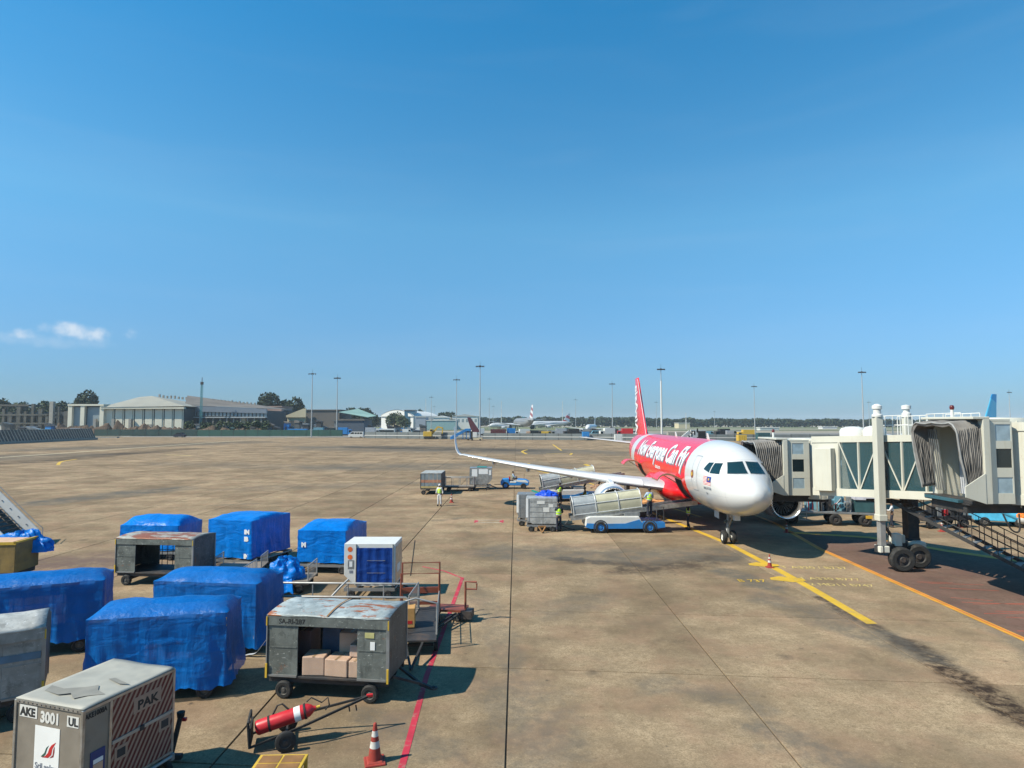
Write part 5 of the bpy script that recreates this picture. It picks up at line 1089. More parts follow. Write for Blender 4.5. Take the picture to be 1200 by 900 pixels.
# ---------------------------------------------------------------- belt loaders
def belt_loader(loc, rz, label, hood=True, z0=.95, z1=1.95, L=8.2, xs=-2.95, hl=4.8):
    t = thing('belt_loader', loc, rz, label, 'belt loader')
    MB().prism([(-2.5, .40), (-2.45, .92), (-2.2, 1.02), (.9, 1.02), (1.05, .70), (2.45, .66), (2.5, .36), (2.0, .30), (-2.2, .30)], -.95, .95).build('body', WHITE, t, bevel=.04)
    MB().prism([(-2.52, .38), (-2.4, .62), (-1.6, .58), (0, .60), (.9, .85), (1.02, .68), (2.47, .64), (2.52, .35), (2.0, .28), (-2.2, .28)], -.965, -.95).build('blue_wave_panel', BLUEP, t); MB().prism([(1.1, .35), (1.1, .70), (2.5, .66), (2.52, .35)], -.97, .97).build('blue_tail_panel', BLUEP, t)
    for x in (-1.55, 1.55):
        for y in (-.9, .9): wheel(t, x, y, .36, .24, rim=BLUEP)
        MB().lathe([(.40, -.01), (.46, -.01), (.46, .01), (.40, .01), (.40, -.01)], 20, (x, -.968, .36), 'y').build('wheel_arch', DARK, t)
    MB().bb(.0, 1.0, -.7, .7, 1.02, 1.22).build('equipment_box', GREYM, t, bevel=.02); MB().bb(-.9, -.2, -.5, .5, 1.02, 1.15).build('equipment_box', DARK, t)
    a = math.atan2(z1-z0, L); C = Matrix.Translation((xs, 0, z0)) @ Matrix.Rotation(-a, 4, 'Y')
    LL = math.hypot(L, z1-z0)
    for y in (-.55, .55): MB().bb(0, LL, y-.04, y+.04, -.16, .14).xf(C).build('conveyor_side', ALU, t)
    MB().bb(.05, LL-.05, -.5, .5, -.02, .02).xf(C).build('belt', BLACK, t)
    for k in range(int(LL/.5)): MB().tube([(.2+k*.5, -.5, -.1), (.2+k*.5, .5, -.1)], .04, 8).xf(C).build('roller', STEEL, t)
    if hood:
        FR = mat('hood_frame', (.55, .56, .55), .45, .3); SK = mat('hood_sheet', (.47, .45, .32), .45, var=.2, dirt=(.2, .18, .12), dirt_amt=.4); SK2 = mat('grey_hood_sheet', (.36, .38, .38), .45, .2, var=.2)
        def hp(s, q):   # q 0..1 from the near lower side over the top
            pts = [(-.62, .10), (-.66, .55), (-.60, .95), (-.42, 1.18), (.10, 1.28), (.55, 1.10), (.62, .6), (.62, .1)]
            k = q*(len(pts)-1); i = min(int(k), len(pts)-2); f = k-i; return Vector((s, pts[i][0]*(1-f)+pts[i+1][0]*f, pts[i][1]*(1-f)+pts[i+1][1]*f))
        for k in range(3):
            s0, s1 = .25+k*hl/3, .25+(k+1)*hl/3
            MB().grid(lambda u, v: hp(s0+.04+(s1-s0-.08)*u, v)+Vector((0, 0, -.03)), 6, 24).xf(C).build('hood_sheet', SK2 if k == 0 else SK, t, 50)
        for k in range(4): s = .25+k*hl/3; MB().tube([hp(s, j/21) for j in range(22)], .04, 8).xf(C).build('hood_hoop', FR, t, 60)
        for q in (0.02, .22, .50): MB().tube([hp(.25, q), hp(.25+hl, q)], .035, 8).xf(C).build('hood_rail', FR, t)
    for x in (-1.2, .9, 2.2): MB().bar((x, 0, .9), (x+.4, 0, z0+(x+.4-xs)*math.tan(a)-.1), .14).build('lift_arm', DARK, t)
    MB().tube([(2.0, -.9, .7), (2.0, -.9, 1.6), (2.45, -.9, 1.6), (2.45, -.9, .7)], .03).build('guard_rail', DARK, t, 60); MB().tube([(xs-.1, -.6, z0-.1), (xs-.35, -.6, z0-.35), (xs-.1, -.3, z0-.45), (xs+.3, 0, z0-.4)], .03).build('bumper_loop', DARK, t, 60)
    return t, C
bl, CB = belt_loader((7.1, 40.55, 0), R(1.0), 'front belt loader with cream hood and blue and white base, raised to the airplane', z0=.88, z1=1.85, L=8.1, xs=-3.4, hl=4.35)
b2_, _ = belt_loader((5.4, 56.2, 0), R(6), 'rear belt loader with silver hood, half hidden by the engine', z0=1.0, z1=2.3, L=7.6)
person((8.72, 39.85, .98), .2, 'worker in pale blue shirt and yellow vest standing on the front belt loader', 'work', PBLUE, NAVY, HIVIS, None, 1.03)
person(G_(807, 620), 1.2, 'worker in yellow vest with raised arms under the airplane belly', 'reach', NAVY, NAVY, HIVIS, None, .98)
person((4.05, 53.2, 0), .3, 'worker in yellow vest at the left end of the rear belt loader', 'work', NAVY, NAVY, HIVIS, None, 1.05)
person((5.85, 50.4, 0), 1.4, 'worker in bright green vest between the two belt loaders', 'work', mat('tan_cloth', (.25, .14, .08), .8), NAVY, HIVISG, None, 1.0)
person((9.6, 44.6, 0), -1.4, 'man in white shirt bending behind the belt near the airplane belly', 'work', WCLOTH, NAVY, None, None, 1.0)
o = MB().grid(lambda u, v: None, 0, 0) if 0 else None
crumple((9.6, 43.2, 1.35), .9, .35, .3, 55, 'orange brown bundle lying at the side of the front conveyor belt', .1, mat('orange_cloth', (.55, .27, .10), .8))
crumple((7.0, 52.0, 1.5), .5, .3, .3, 57, 'brown sack on the rear belt loader above the green vested worker', .1, mat('brown_cloth', (.36, .22, .14), .8))
# ---------------------------------------------------------------- passenger boarding bridges
def bellows(parent, cx, y0, y1, z0, z1, depth, droop=.5, n=13, m=None, axis_off=0):
    """folded hood that opens towards -X; frame plane at x=cx"""
    m = m or mat('grey_bellows', (.21, .20, .19), .85, var=.4, scale=2, dirt=(.26, .25, .23), dirt_amt=.6, dscale=2.5)
    H = z1-z0; path = [(y0, z0+H*.12), (y0, z1-.25), (y0+.25, z1), (y1-.25, z1), (y1, z1-.25), (y1, z0+H*.12)]
    seg = [(path[i], path[i+1]) for i in range(5)]; Ls = [math.dist(*s) for s in seg]; T = sum(Ls)
    def pp(q):
        d = q*T
        for s, l in zip(seg, Ls):
            if d <= l or s is seg[-1]: f = min(1, d/l); return s[0][0]*(1-f)+s[1][0]*f, s[0][1]*(1-f)+s[1][1]*f
            d -= l
    def f(u, v, k=0):
        y, z = pp(v); side = max(0, (z1-z)/H); dep = depth*(1-droop*side**1.5)*(.62 if v < .5 and False else 1)
        w_ = (abs((u*n) % 1-.5)*2-.5)*.13+.05*noise.noise(Vector((u*9, v*14, k)))
        yc, zc = (y0+y1)/2, (z0+z1)/2; nrm = Vector((0, y-yc, (z-zc))).normalized()
        return Vector((cx-u*dep, y, z))+nrm*(w_-.04*u)-Vector((0, 0, u*.10+.05*abs(math.sin(v*25))*u*(1-side)))
    o = MB().grid(lambda u, v: f(u, v), n*4, 60).build('bellows', m, parent, 70, solid=.02)
    MB().tube([f(1, k/40) for k in range(41)], .035, 8).build('bellows_rim', mat('rim_rubber', (.30, .30, .29), .6), parent, 60)
    return o
BR = mat('bridge_white', (.80, .79, .70), .42, var=.06, dirt=(.34, .31, .24), dirt_amt=.35, dscale=1.1)
def streaked(name, base, streak, amt):
    m = bpy.data.materials.new(name); n, b, o = nodes(m); v = coord(n)
    c = mix(n, noisef(n, v, .8, 5, .3, .7), tuple(x*.92 for x in base), base)
    c = mix(n, mathn(n, 'MULTIPLY', noisef(n, stretch(n, v, (4, 4, .35)), 1.6, 7, .50, .72, .7), amt), c, streak)
    c = mix(n, mathn(n, 'MULTIPLY', noisef(n, stretch(n, v, (2, 2, .6)), 3.5, 8, .62, .70, .75), amt*.8), c, (.30, .17, .09))
    n.links.new(c, b.inputs['Base Color']); b.inputs['Roughness'].default_value = .45; bump(n, b, noisef(n, v, 1.5, 3, .2, .8), .08, .02); return m
BR = streaked('bridge_paint', (.53, .52, .445), (.42, .39, .30), .5)
BRD = mat('bridge_shade_panel', (.48, .48, .43), .5, var=.1)
WB = mat('pale_blue_panel', (.30, .40, .46), .35)
def bridge_cab(name, loc, rz, label, z0, z1, W=3.0, Lc=2.1, depth=1.3, right=1.3):
    t = thing(name, loc, rz, label, 'jet bridge')    # opening towards local -X, near side at local y=-W/2
    y0, y1 = -W/2, W/2
    # front frame
    for a, b, c, d in ((y0-.12, y0+.16, z0-.1, z1+.1), (y1-.16, y1+.12, z0-.1, z1+.1)): MB().bb(-.12, .14, a, b, c, d).build('frame_post', BR, t, bevel=.02)
    MB().bb(-.5, .14, y0-.12, y1+.12, z1+.1, z1+.2).build('frame_head', BR, t, bevel=.02); MB().bb(-.55, .14, y0, y1, z0-.12, z0).build('cab_floor_edge', DARK, t); MB().prism([(-.12, z0-.1), (-.9, z0+.15), (-.9, z0+.55), (-.12, z0+1.05)], y0-.14, y0-.10).build('side_cheek', BR, t, bevel=.01)
    MB().bb(-.6, Lc, y0+.1, y1-.1, z0-.18, z0-.13).build('cab_floor', DARK, t); MB().bb(.14, Lc, y0, y1, z1+.02, z1+.12).build('cab_roof', BR, t, bevel=.02)
    H = z1-z0
    # near wall of strips so that the window openings are real
    for c, d, m in ((z0-.1, z0+H*.10, BR), (z0+H*.30, z0+H*.42, BR), (z0+H*.66, z0+H*.76, BR), (z0+H*.97, z1+.02, BR)): MB().bb(.14, Lc, y0, y0+.06, c, d).build('wall_strip', m, t)
    for a, b in ((.14, .42), (1.05, Lc)): MB().bb(a, b, y0+.002, y0+.062, z0-.1, z1+.02).build('wall_strip', BR, t)
    MB().bb(.42, 1.05, y0+.02, y0+.04, z0+H*.10, z0+H*.30).build('lower_window', WB, t); MB().bb(.42, 1.05, y0+.02, y0+.04, z0+H*.42, z0+H*.66).build('window', DGLASS, t, bevel=.01); MB().bb(.42, 1.05, y0+.02, y0+.04, z0+H*.76, z0+H*.97).build('upper_window', WB, t)
    MB().bb(.14, Lc, y1-.06, y1, z0-.1, z1+.02).build('far_wall', BR, t)
    # inside
    MB().bb(Lc-.1, Lc-.05, y0+.1, y1-.1, z0, z1).build('inner_door_wall', mat('inner_wall', (.45, .47, .52), .5, var=.05), t); MB().bb(Lc-.12, Lc-.1, .2, .8, z0+H*.45, z0+H*.60).build('notice', PAPER, t)
    MB().bb(.3, .75, -.95, -.45, z0, z0+1.05).build('control_desk', BR, t, bevel=.03); MB().bb(-.1, .05, y0+.2, y0+.55, z0, z0+1.6).build('side_locker', BR, t, bevel=.02)
    for k in range(5): MB().bar((-.35+.0*k, y1-.5-k*.12, z0+.2), (-.55, y1-.4-k*.12, z1-.3), .03).build('hood_strut', GREYM, t)
    bellows(t, -.08, y0+.05, y1-.05, z0, z1+.05, depth)
    MB().bb(-.75, -.5, y0+.5, y1-.3, z0-.12, z0-.02).build('bumper', mat('teal_bumper', (.03, .10, .13), .6), t)
    # rotunda
    MB().lathe([(right, z0-.35), (right, z1+.1), (right-.05, z1+.16), (0, z1+.18)], 36, (Lc+right*.55, 0, 0)).build('rotunda', BR, t, 40)
    for k in range(9): a = PI+PI*k/8; MB().bar((Lc+right*.55+(right+.005)*math.cos(a), (right+.005)*math.sin(a), z0-.3), (Lc+right*.55+(right+.005)*math.cos(a), (right+.005)*math.sin(a), z1+.05), .04).build('rotunda_rib', BR, t)
    MB().tube([(.0, .3, z1+.2), (.0, .3, z1+.5)], .06, 10).build('beacon_post', WHITE, t); b = MB().lathe([(.07, 0), (.09, .10), (.06, .17), (0, .18)], 14, (0, .3, z1+.5)).build('beacon', mat('beacon_red', (.12, .015, .015), .3), t, 60)
    MB().bb(-.5, Lc+right, -1.0, 1.0, z0-.5, z0-.2).build('underframe', DARK, t)
    return t
c1 = bridge_cab('jet_bridge', (15.45, 36.7, 0), R(-4), 'long white jet bridge with glass tunnel docked to the red airplane', 2.95, 5.85, 2.9, 1.35, 1.5, 1.15)
c2_ = bridge_cab('jet_bridge', (17.82, 24.95, 0), R(0), 'nearer white bridge cab with open grey bellows, cut off at the right edge', 3.98, 6.95, 2.75, 1.0, .95, 1.0)
# rotunda of the nearer bridge continues into its tunnel
def tunnel(parent, a, b, w_, z0a, z1a, z0b, z1b, glass_from, bay, name='tunnel'):
    a, b = Vector(a), Vector(b); d = (b-a).normalized(); nn = Vector((-d.y, d.x, 0)); L = (b-a).length
    if nn.y > 0: nn = -nn        # towards the camera
    def P(s, y, h): 
        z0 = z0a+(z0b-z0a)*s/L; z1 = z1a+(z1b-z1a)*s/L; q = a+d*s+nn*y; return Vector((q.x, q.y, z0+(z1-z0)*h))
    def slabp(s0, s1, y0, y1, h0, h1, nm, m, up=0): 
        vs = [P(s, y, h) for h in (h0, h1) for s, y in ((s0, y0), (s1, y0), (s1, y1), (s0, y1))]
        return MB().add(vs, [(0, 3, 2, 1), (4, 5, 6, 7), (0, 1, 5, 4), (1, 2, 6, 5), (2, 3, 7, 6), (3, 0, 4, 7)]).build(nm, m, parent)
    h = w_/2
    slabp(0, L, -h, h, 0, .05, 'tunnel_floor', BRD); slabp(0, L, -h, h, .96, 1.0, 'tunnel_roof', BR)
    for y in (h, -h): slabp(0, L, y-.06, y+.06, -.03, .10, 'lower_beam', BR); slabp(0, L, y-.06, y+.06, .90, 1.01, 'upper_beam', BR)
    slabp(0, glass_from, h-.05, h+.02, .1, .9, 'solid_wall', BR); slabp(0, glass_from, -h-.02, -h+.05, .1, .9, 'solid_wall', BR)
    s = glass_from; k = 0
    while s < L-.2:
        e = min(s+bay, L)
        for y in (h, -h):
            slabp(s+.05, e-.05, y-.01, y+.01, .1, .9, 'glass_pane', GLASS); MB().bar(P(s, y, .1), P(s, y, .9), .10, .10).build('mullion', BR, parent)
            a_, b_ = ((.9, .1) if k % 2 == 0 else (.1, .9)); MB().bar(P(s+.05, y+.02*(1 if y > 0 else -1), a_), P(e-.05, y+.02*(1 if y > 0 else -1), b_), .09, .05).build('diagonal_brace', BR, parent)
        s = e; k += 1
    return P, d, nn, L
e1 = Vector((17.55, 30.2, 0)); ax1 = Vector((.52, -.86, 0)).normalized(); nb = Vector((-ax1.y, ax1.x, 0)); nb = -nb if nb.x > 0 else nb   # near face direction (-x,-y side)
W1 = 2.7
s_ = e1-ax1*3.3-nb*W1/2; q_ = e1+ax1*7.5-nb*W1/2
tn = thing('bridge_tunnel', (0, 0, 0), 0, 'glass sided bridge tunnel with diagonal braces between the two bridge cabs', 'jet bridge tunnel')
def reparent_tunnel():
    P, d, nn, L = tunnel(tn, s_, q_, W1, 3.22, 6.16, 3.85, 6.55, 1.45, 1.02)
    # white service box on the solid part, roof domes, roof rails
    for (s0, s1, h0, h1) in ((.35, 1.25, .06, .80),):
        vs = [P(s, y, h) for h in (h0, h1) for s, y in ((s0, W1/2+.02), (s1, W1/2+.02), (s1, W1/2+.38), (s0, W1/2+.38))]
        MB().add(vs, [(0, 3, 2, 1), (4, 5, 6, 7), (0, 1, 5, 4), (1, 2, 6, 5), (2, 3, 7, 6), (3, 0, 4, 7)]).build('service_box', BR, tn, bevel=.02)
    for s, r in ((1.6, .62), (2.7, .52)): p = P(s, .3, 1.0); MB().lathe([(r, 0), (r, .28), (r*.85, .42), (r*.4, .50), (0, .51)], 28, p).build('roof_dome', WHITE, tn, 40)
    return P, d, nn
PT, dT, nT = reparent_tunnel()
for s in (3.2, 5.4):
    for y in (-.9, .9):
        for k in range(5):
            MB().tube([PT(s+k*.35, y, 1.0), PT(s+k*.35, y, 1.0)+Vector((0, 0, .95))], .022, 6).build('roof_rail', WHITE, tn)
        for z in (.5, .95): MB().tube([PT(s, y, 1.0)+Vector((0, 0, z)), PT(s+1.4, y, 1.0)+Vector((0, 0, z))], .022, 6).build('roof_rail', WHITE, tn)
# cables under and beside the cabs
for pts in (((19.2, 23.5, 3.6), (19.6, 23.2, 3.15), (20.3, 22.9, 3.3), (21.0, 22.6, 3.7)), ((18.4, 23.6, 3.5), (18.6, 23.5, 2.95), (18.9, 23.5, 2.9), (19.0, 23.6, 3.5))):
    MB().tube([p-Vector((17.82, 24.95, 0)) for p in curve3(pts)], .03, 8).build('hanging_cable', BLACK, c2_, 60)
# lift columns and wheels
ca, cb = Vector((17.42, 29.75, 0)), Vector((20.15, 31.75, 0)); 
t_ = thing('bridge_lift_column', (ca.x, ca.y, 0), 0, 'tall white lift column with wheeled base supporting the glass tunnel', 'bridge support')
MB().bb(-.175, .175, -.19, .19, 2.35, 7.2).build('outer_column', BR, t_, bevel=.03); MB().bb(-.135, .135, -.15, .15, .95, 2.4).build('inner_column', STEEL, t_, bevel=.02)
MB().bb(-.20, .20, -.22, .22, 2.3, 2.6).build('column_collar', BR, t_, bevel=.03); MB().lathe([(.24, 7.2), (.24, 7.3), (.17, 7.34), (.17, 7.55), (.22, 7.58), (.22, 7.72), (.1, 7.8), (0, 7.82)], 16).build('motor_cap', WHITE, t_, 50)
MB().bb(-.23, .23, -.25, .25, .85, 1.15).build('column_foot', CREAM, t_, bevel=.03); MB().bar((.0, 0, 2.3), (1.1, .9, 1.3), .10).build('brace', DARK, t_); MB().bar((.7, .6, 2.1), (.6, .5, 1.2), .05).build('hydraulic_line', DARK, t_)
MB().bar((-.2, -.1, 1.0), (2.9, 2.0, 1.0), .42, .3).build('cross_beam', DARK, t_); MB().box((1.3, 1.0, 1.3), (.6, .5, .4)).build('drive_motor', CREAM, t_, bevel=.05); MB().box((.95, .4, 1.35), (.35, .35, .6)).build('drive_motor', CREAM, t_, bevel=.05)
MB().box((2.3, 1.2, .9), (.9, .5, .45)).build('drive_motor', CREAM, t_, bevel=.08); MB().bb(2.35, 2.9, 1.7, 2.2, 1.0, 3.4).build('rear_column', DARK, t_, bevel=.02)
for x, y in ((.75, -.25), (1.95, .45)):
    w_ = wheel(t_, 0, 0, .56, .42, 'y', DARK, 32, .56); w_.location = (x, y, .56); w_.rotation_euler.z = R(-8)
t_ = thing('bridge_lift_column', (0, 0, 0), 0, 'second white column head rising behind the tunnel roof rails', 'bridge support'); pc = Vector((20.3, 32.1, 0))
t_.location = pc; MB().bb(-.17, .17, -.17, .17, 3.3, 7.2).build('outer_column', BR, t_, bevel=.03); MB().lathe([(.22, 7.2), (.22, 7.4), (.15, 7.45), (.15, 7.6), (.22, 7.62), (.22, 7.8), (0, 7.85)], 16).build('motor_cap', WHITE, t_, 50)
# nearer bridge tunnel and ladder
tn2 = thing('bridge_tunnel', (0, 0, 0), 0, 'white tunnel end with side ladder at the far right edge', 'jet bridge tunnel')
_tn = tn
a2 = Vector((20.1, 24.6, 0)); b2 = a2+ax1*7
def t2():
    P, d, nn, L = tunnel(tn2, a2, b2, 2.4, 3.9, 6.9, 4.1, 7.05, 7.0, 3)
t2()
for k in range(9): MB().tube([(19.95, 23.3, 4.0+k*.32), (20.35, 22.9, 4.0+k*.32)], .02, 6).build('rung', WHITE, tn2)
for p in ((19.95, 23.3), (20.35, 22.9)): MB().tube([(*p, 3.7), (*p, 6.7)], .025, 6).build('ladder_side', WHITE, tn2)
# service stairs
sa, sb = Vector((18.6, 30.5, 3.15)), Vector((22.7, 25.7, .1)); d = (sb-sa); dh = Vector((d.x, d.y, 0)).normalized(); nn = Vector((-dh.y, dh.x, 0))
t_ = thing('service_stairs', (0, 0, 0), 0, 'dark steel service stairs with mesh railings slanting down to the right', 'stairs')
for k, y in enumerate((-.6, .6)):
    MB().bar(sa+nn*y, sb+nn*y, .05, .15).build('stringer', DARK, t_)
    for z in (.38, .7, 1.05): MB().tube([sa+nn*y+Vector((0, 0, z)), sb+nn*y+Vector((0, 0, z))], .022, 6).build('handrail', DARK, t_)
    for i in range(15): p = sa.lerp(sb, i/14)+nn*y; MB().tube([p, p+Vector((0, 0, 1.05))], .018, 6).build('baluster', DARK, t_)
for i in range(17): p = sa.lerp(sb, (i+.5)/17); MB().bar(p-nn*.58, p+nn*.58, .24, .03, up=(0, 0, 1)).build('tread', STEEL, t_)
MB().box((18.3, 30.75, 3.1), (1.3, 1.2, .08)).build('landing', DARK, t_)
# ---------------------------------------------------------------- under and behind the bridge
t_ = thing('ground_support_truck', (G_(980, 614).x, 43.2, 0), R(-14), 'light blue equipment truck with ladder parked beneath the bridge', 'service truck')
MB().bb(-2.6, 2.3, -.9, .9, .78, .92).build('chassis', GREYM, t_, bevel=.02)
random.seed(3); BLUEM = mat('pale_blue_machine', (.22, .45, .55), .45, var=.4, dirt=(.05, .06, .06), dirt_amt=.7, dscale=4)
for k in range(24): x = -2.0+random.random()*2.6; y = -.8+random.random()*1.3; z = .92; hh = .2+random.random()*1.0; MB().bb(x, x+.15+random.random()*.3, y, y+.3+random.random()*.3, z, z+hh).build('machine_box', random.choice([LTBLUE, BLUEM, GREYM, DARK, DARK, LTBLUE]), t_, bevel=.02)
for k in range(9): x = -2.1+random.random()*2.9; MB().tube([(x, -.85, .95), (x, -.85, 1.3+random.random()*.6), (x+.3, -.7, 1.4+random.random()*.5), (x+.4, -.2, 1.0)], .035, 8).build('pipe', random.choice([LTBLUE, STEEL, DARK, REDP]), t_, 60)
for k in range(3): MB().lathe([(.16, -.1), (.22, -.08), (.22, .08), (.16, .1)], 16, (-.2+k*.35, -.9, 1.25+.1*k), 'y').build('hose_reel', [DARK, LTBLUE, GREYM][k], t_, 50)
MB().bb(.95, 2.35, -.9, .9, 1.75, 2.35).build('white_panel', mat('lilac_white_panel', (.55, .55, .62), .5), t_, bevel=.03); MB().bb(1.0, 2.25, -.8, .8, .95, 1.75).build('rear_cabinet', mat('dark_teal', (.03, .09, .10), .6), t_); MB().bb(2.2, 2.4, -.9, -.5, .8, 1.5).build('tail_board', REDP, t_); MB().bb(1.6, 2.0, -.97, -.95, .55, .75).build('number_plate', mat('plate_yellow', (.6, .35, .03), .5), t_)
for k in range(5): MB().bb(-2.55, -2.05, -1.1, -1.02, .35+k*.24, .39+k*.24).build('ladder_rung', STEEL, t_)
for x in (-2.55, -2.05): MB().bb(x-.02, x+.02, -1.12, -1.0, .3, 1.7).build('ladder_side', STEEL, t_)
for x in (-2.9, -.2, 1.6):
    for y in (-.8, .8): wheel(t_, x, y, .40, .26, rim=DARK)
MB().bb(-3.6, -2.75, -.8, .8, .5, 1.35).build('cab', WHITE, t_, bevel=.08); MB().bb(-3.4, -2.9, -.81, -.8, .9, 1.25).build('cab_window', DGLASS, t_); MB().bar((2.3, -.3, .6), (4.2, -.9, .25), .07).build('tow_bar', DARK, t_)
person(G_(1063, 614), .4, 'worker in striped yellow vest seen through the service stairs', 'stand', NAVY, NAVY, HIVIS, None, 1.02)
person(G_(1046, 618), 1.0, 'person in white shirt standing behind the lift column', 'work', WCLOTH, NAVY, None, None, .95)
# blue and white tug with steps behind the bridge
t_ = thing('belt_tractor', (G_(1160, 612).x, 42.5, 0), R(-25), 'light blue and white loader with steps seen below the nearer bridge', 'loader')
MB().prism([(-1.9, .35), (-1.9, .9), (-.6, 1.25), (.2, 1.05), (1.4, .55), (1.5, .35)], -.8, .8).build('body', mat('sky_blue_paint', (.08, .45, .70), .35), t_, bevel=.06); MB().prism([(-1.7, .9), (-.9, 1.5), (.3, 1.25), (1.0, .8), (.2, .85)], -.6, .5).build('cover', WHITE, t_, bevel=.06)
MB().tube([(-1.4, -.5, 1.5), (.6, -.7, .7)], .28, 14).build('blue_tube', mat('sky_blue_paint', (.08, .45, .70), .35), t_, 50); MB().lathe([(0, -.3), (.3, -.28), (.36, 0), (.3, .25), (0, .3)], 18, (.75, -.75, .6), 'x').build('tube_end', WHITE, t_, 50)
for k in range(6): MB().bb(1.0+k*.22, 1.24+k*.22, -.8, .8, 1.25-k*.19, 1.28-k*.19).build('step', DARK, t_)
for y in (-.85, .85): MB().prism([(.9, 1.3), (.9, 1.1), (2.4, .1), (2.6, .1), (2.6, .25)], y-.03, y+.03).build('step_side', STEEL, t_)
for x in (-1.3, .6):
    for y in (-.75, .75): wheel(t_, x, y, .3, .18)
for u, v, c_ in ((1097, 598, 'red'), (1125, 606, 'white')): pass
cone(G_(1104, 623), .7, 'red traffic cone seen through the lower stair treads'); cone(G_(1124, 618), .7, 'red and white cone seen through the stair railing')
crumple((G_(1097, 600).x*.99, 40.0, .9), .45, .3, .4, 71, 'bright orange sheet on equipment behind the service stairs', 0, mat('vivid_orange', (.8, .22, .03), .7))
t_ = thing('fuel_hose_cart', (28.5, 42.0, 0), R(10), 'dark low cart with red fittings behind the service stairs', 'service cart')
MB().bb(-1.8, 1.8, -.7, .7, .5, .8).build('deck', DARK, t_, bevel=.03)
for k in range(7): MB().bb(-1.7+k*.5, -1.4+k*.5, -.6, -.2, .8, 1.2+.25*(k % 3)).build('fitting', [DARK, DARK, GREYM, REDP][k % 4], t_, bevel=.02)
for x in (-1.3, 1.3):
    for y in (-.6, .6): wheel(t_, x, y, .3, .18)
# ---------------------------------------------------------------- far field: fences, hangars, masts, vehicles, airliners, trees
random.seed(11)
GREENF = mat('green_hoarding', (.018, .05, .042), .7, var=.25, scale=.3); FGREY = mat('grey_mesh_fence', (.16, .18, .18), .7, var=.25, scale=.3)
def hoarding(u0, u1, Y0, Y1, hgt, label, m, post=3.0, name='fence', rail=None):
    a, b = Vector((xat(u0, Y0), Y0, 0)), Vector((xat(u1, Y1), Y1, 0)); t = thing(name, a, math.atan2(b.y-a.y, b.x-a.x), label, 'fence'); L = (b-a).length; n = max(2, int(L/post/2)*2)
    for k in range(n): x = L*k/n; MB().bb(x+.05, x+L/n-.05, -.03, .03, .1, hgt-random.random()*.1).build('panel', m, t)
    pm = MB()
    for k in range(n+1): MB().bb(L*k/n-.06, L*k/n+.06, -.09, .09, 0, hgt+.08).build('post', DARK, t)
    if rail: MB().bb(0, L, -.12, -.09, hgt*.42, hgt*.52).build('rail', rail, t)
    return t
hoarding(112, 232, 322, 322, 3.5, 'dark green hoarding in front of the pale arched hangar', GREENF, 6); hoarding(232, 402, 318, 318, 3.3, 'long brighter green hoarding below the window banded building', mat('brighter_green_hoarding', (.022, .085, .06), .7, var=.2, scale=.3), 6)
hoarding(428, 560, 276, 258, 2.9, 'grey mesh fence behind the white van', FGREY, 5, rail=PLINE); hoarding(566, 748, 256, 240, 2.7, 'grey mesh fence to the left of the airplane tail', FGREY, 5, rail=PLINE); hoarding(752, 1015, 238, 232, 2.6, 'grey fence behind the airplane cockpit roof', FGREY, 6, rail=PLINE)
a, b = Vector((xat(-40, 186), 186, 0)), Vector((xat(114, 256), 256, 0)); t = thing('blast_fence', a, math.atan2(b.y-a.y, b.x-a.x), 'tall grey ribbed blast fence at the left edge of the apron', 'blast fence'); L = (b-a).length; n = 44
BLF = mat('blast_fence_grey', (.12, .10, .08), .75, var=.5, scale=.8, dirt=(.22, .19, .16), dirt_amt=.7, dscale=.6)
for k in range(n):
    x = L*k/n; MB().add([(x+.15, 0, .7), (x+L/n-.15, 0, .7), (x+L/n-.15, 1.8, 4.5), (x+.15, 1.8, 4.5)], [(0, 1, 2, 3)]).build('louvre_panel', BLF, t, solid=.06); MB().bar((x, -.2, .5), (x, 1.9, 4.6), .16, .2).build('rib', CONC, t)
MB().bb(0, L, -.8, .3, 0, .8).build('concrete_kerb', CONC, t)
MB().bb(xat(115, 285), xat(140, 285), 284, 286, 0, .5).build('low_barrier', CONC); tag(bpy.data.objects['low_barrier'], 'low concrete barrier at the right end of the blast fence', 'barrier')
# hangar with arched roof
HW = mat('hangar_white', (.68, .64, .51), .6, var=.12, scale=.1, dirt=(.3, .28, .24), dirt_amt=.4, dscale=.1); HR = mat('hangar_roof', (.30, .285, .23), .6, var=.15, scale=.1); HD = mat('hangar_dark', (.06, .07, .075), .6); HB = mat('hangar_glass', (.24, .29, .31), .5, var=.2, scale=.2); HRD = mat('dark_roof', (.15, .13, .11), .8, var=.3, scale=.15)
YH = 340.0
X = lambda u, Y=YH: xat(u, Y)
t = thing('hangar', (X(150), YH, 0), 0, 'pale hangar with shallow arched roof and tall dark slits behind the green hoarding', 'hangar'); ox = X(150)
zE = zat(478, YH); zL = zat(475, YH)
MB().bb(X(121)-ox, X(216)-ox, .6, 40, 0, zE-.5).build('wall', HD, t); MB().bb(X(84)-ox, X(121)-ox, .6, 30, 0, zL-.5).build('wall', HD, t)
for k in range(8):
    a_, b_ = X(124+k*11.6)-ox, X(124+k*11.6+8.4)-ox; MB().bb(a_, b_, 0, .5, 0, zE-.6).build('wall_panel', HW, t)
    MB().bb(b_+.25, b_+.75, .2, .5, 0, zE-.6).build('pilaster', HW, t)
for k, (u0, u1) in enumerate(((87, 97), (103, 118))): MB().bb(X(u0)-ox, X(u1)-ox, 0, .4, 3, zL-1).build('window', HB, t); 
for u in (84, 98.5, 121): MB().bb(X(u)-ox-.8, X(u+3)-ox, -1.5, .2, 0, zL-.2).build('column', HW, t)
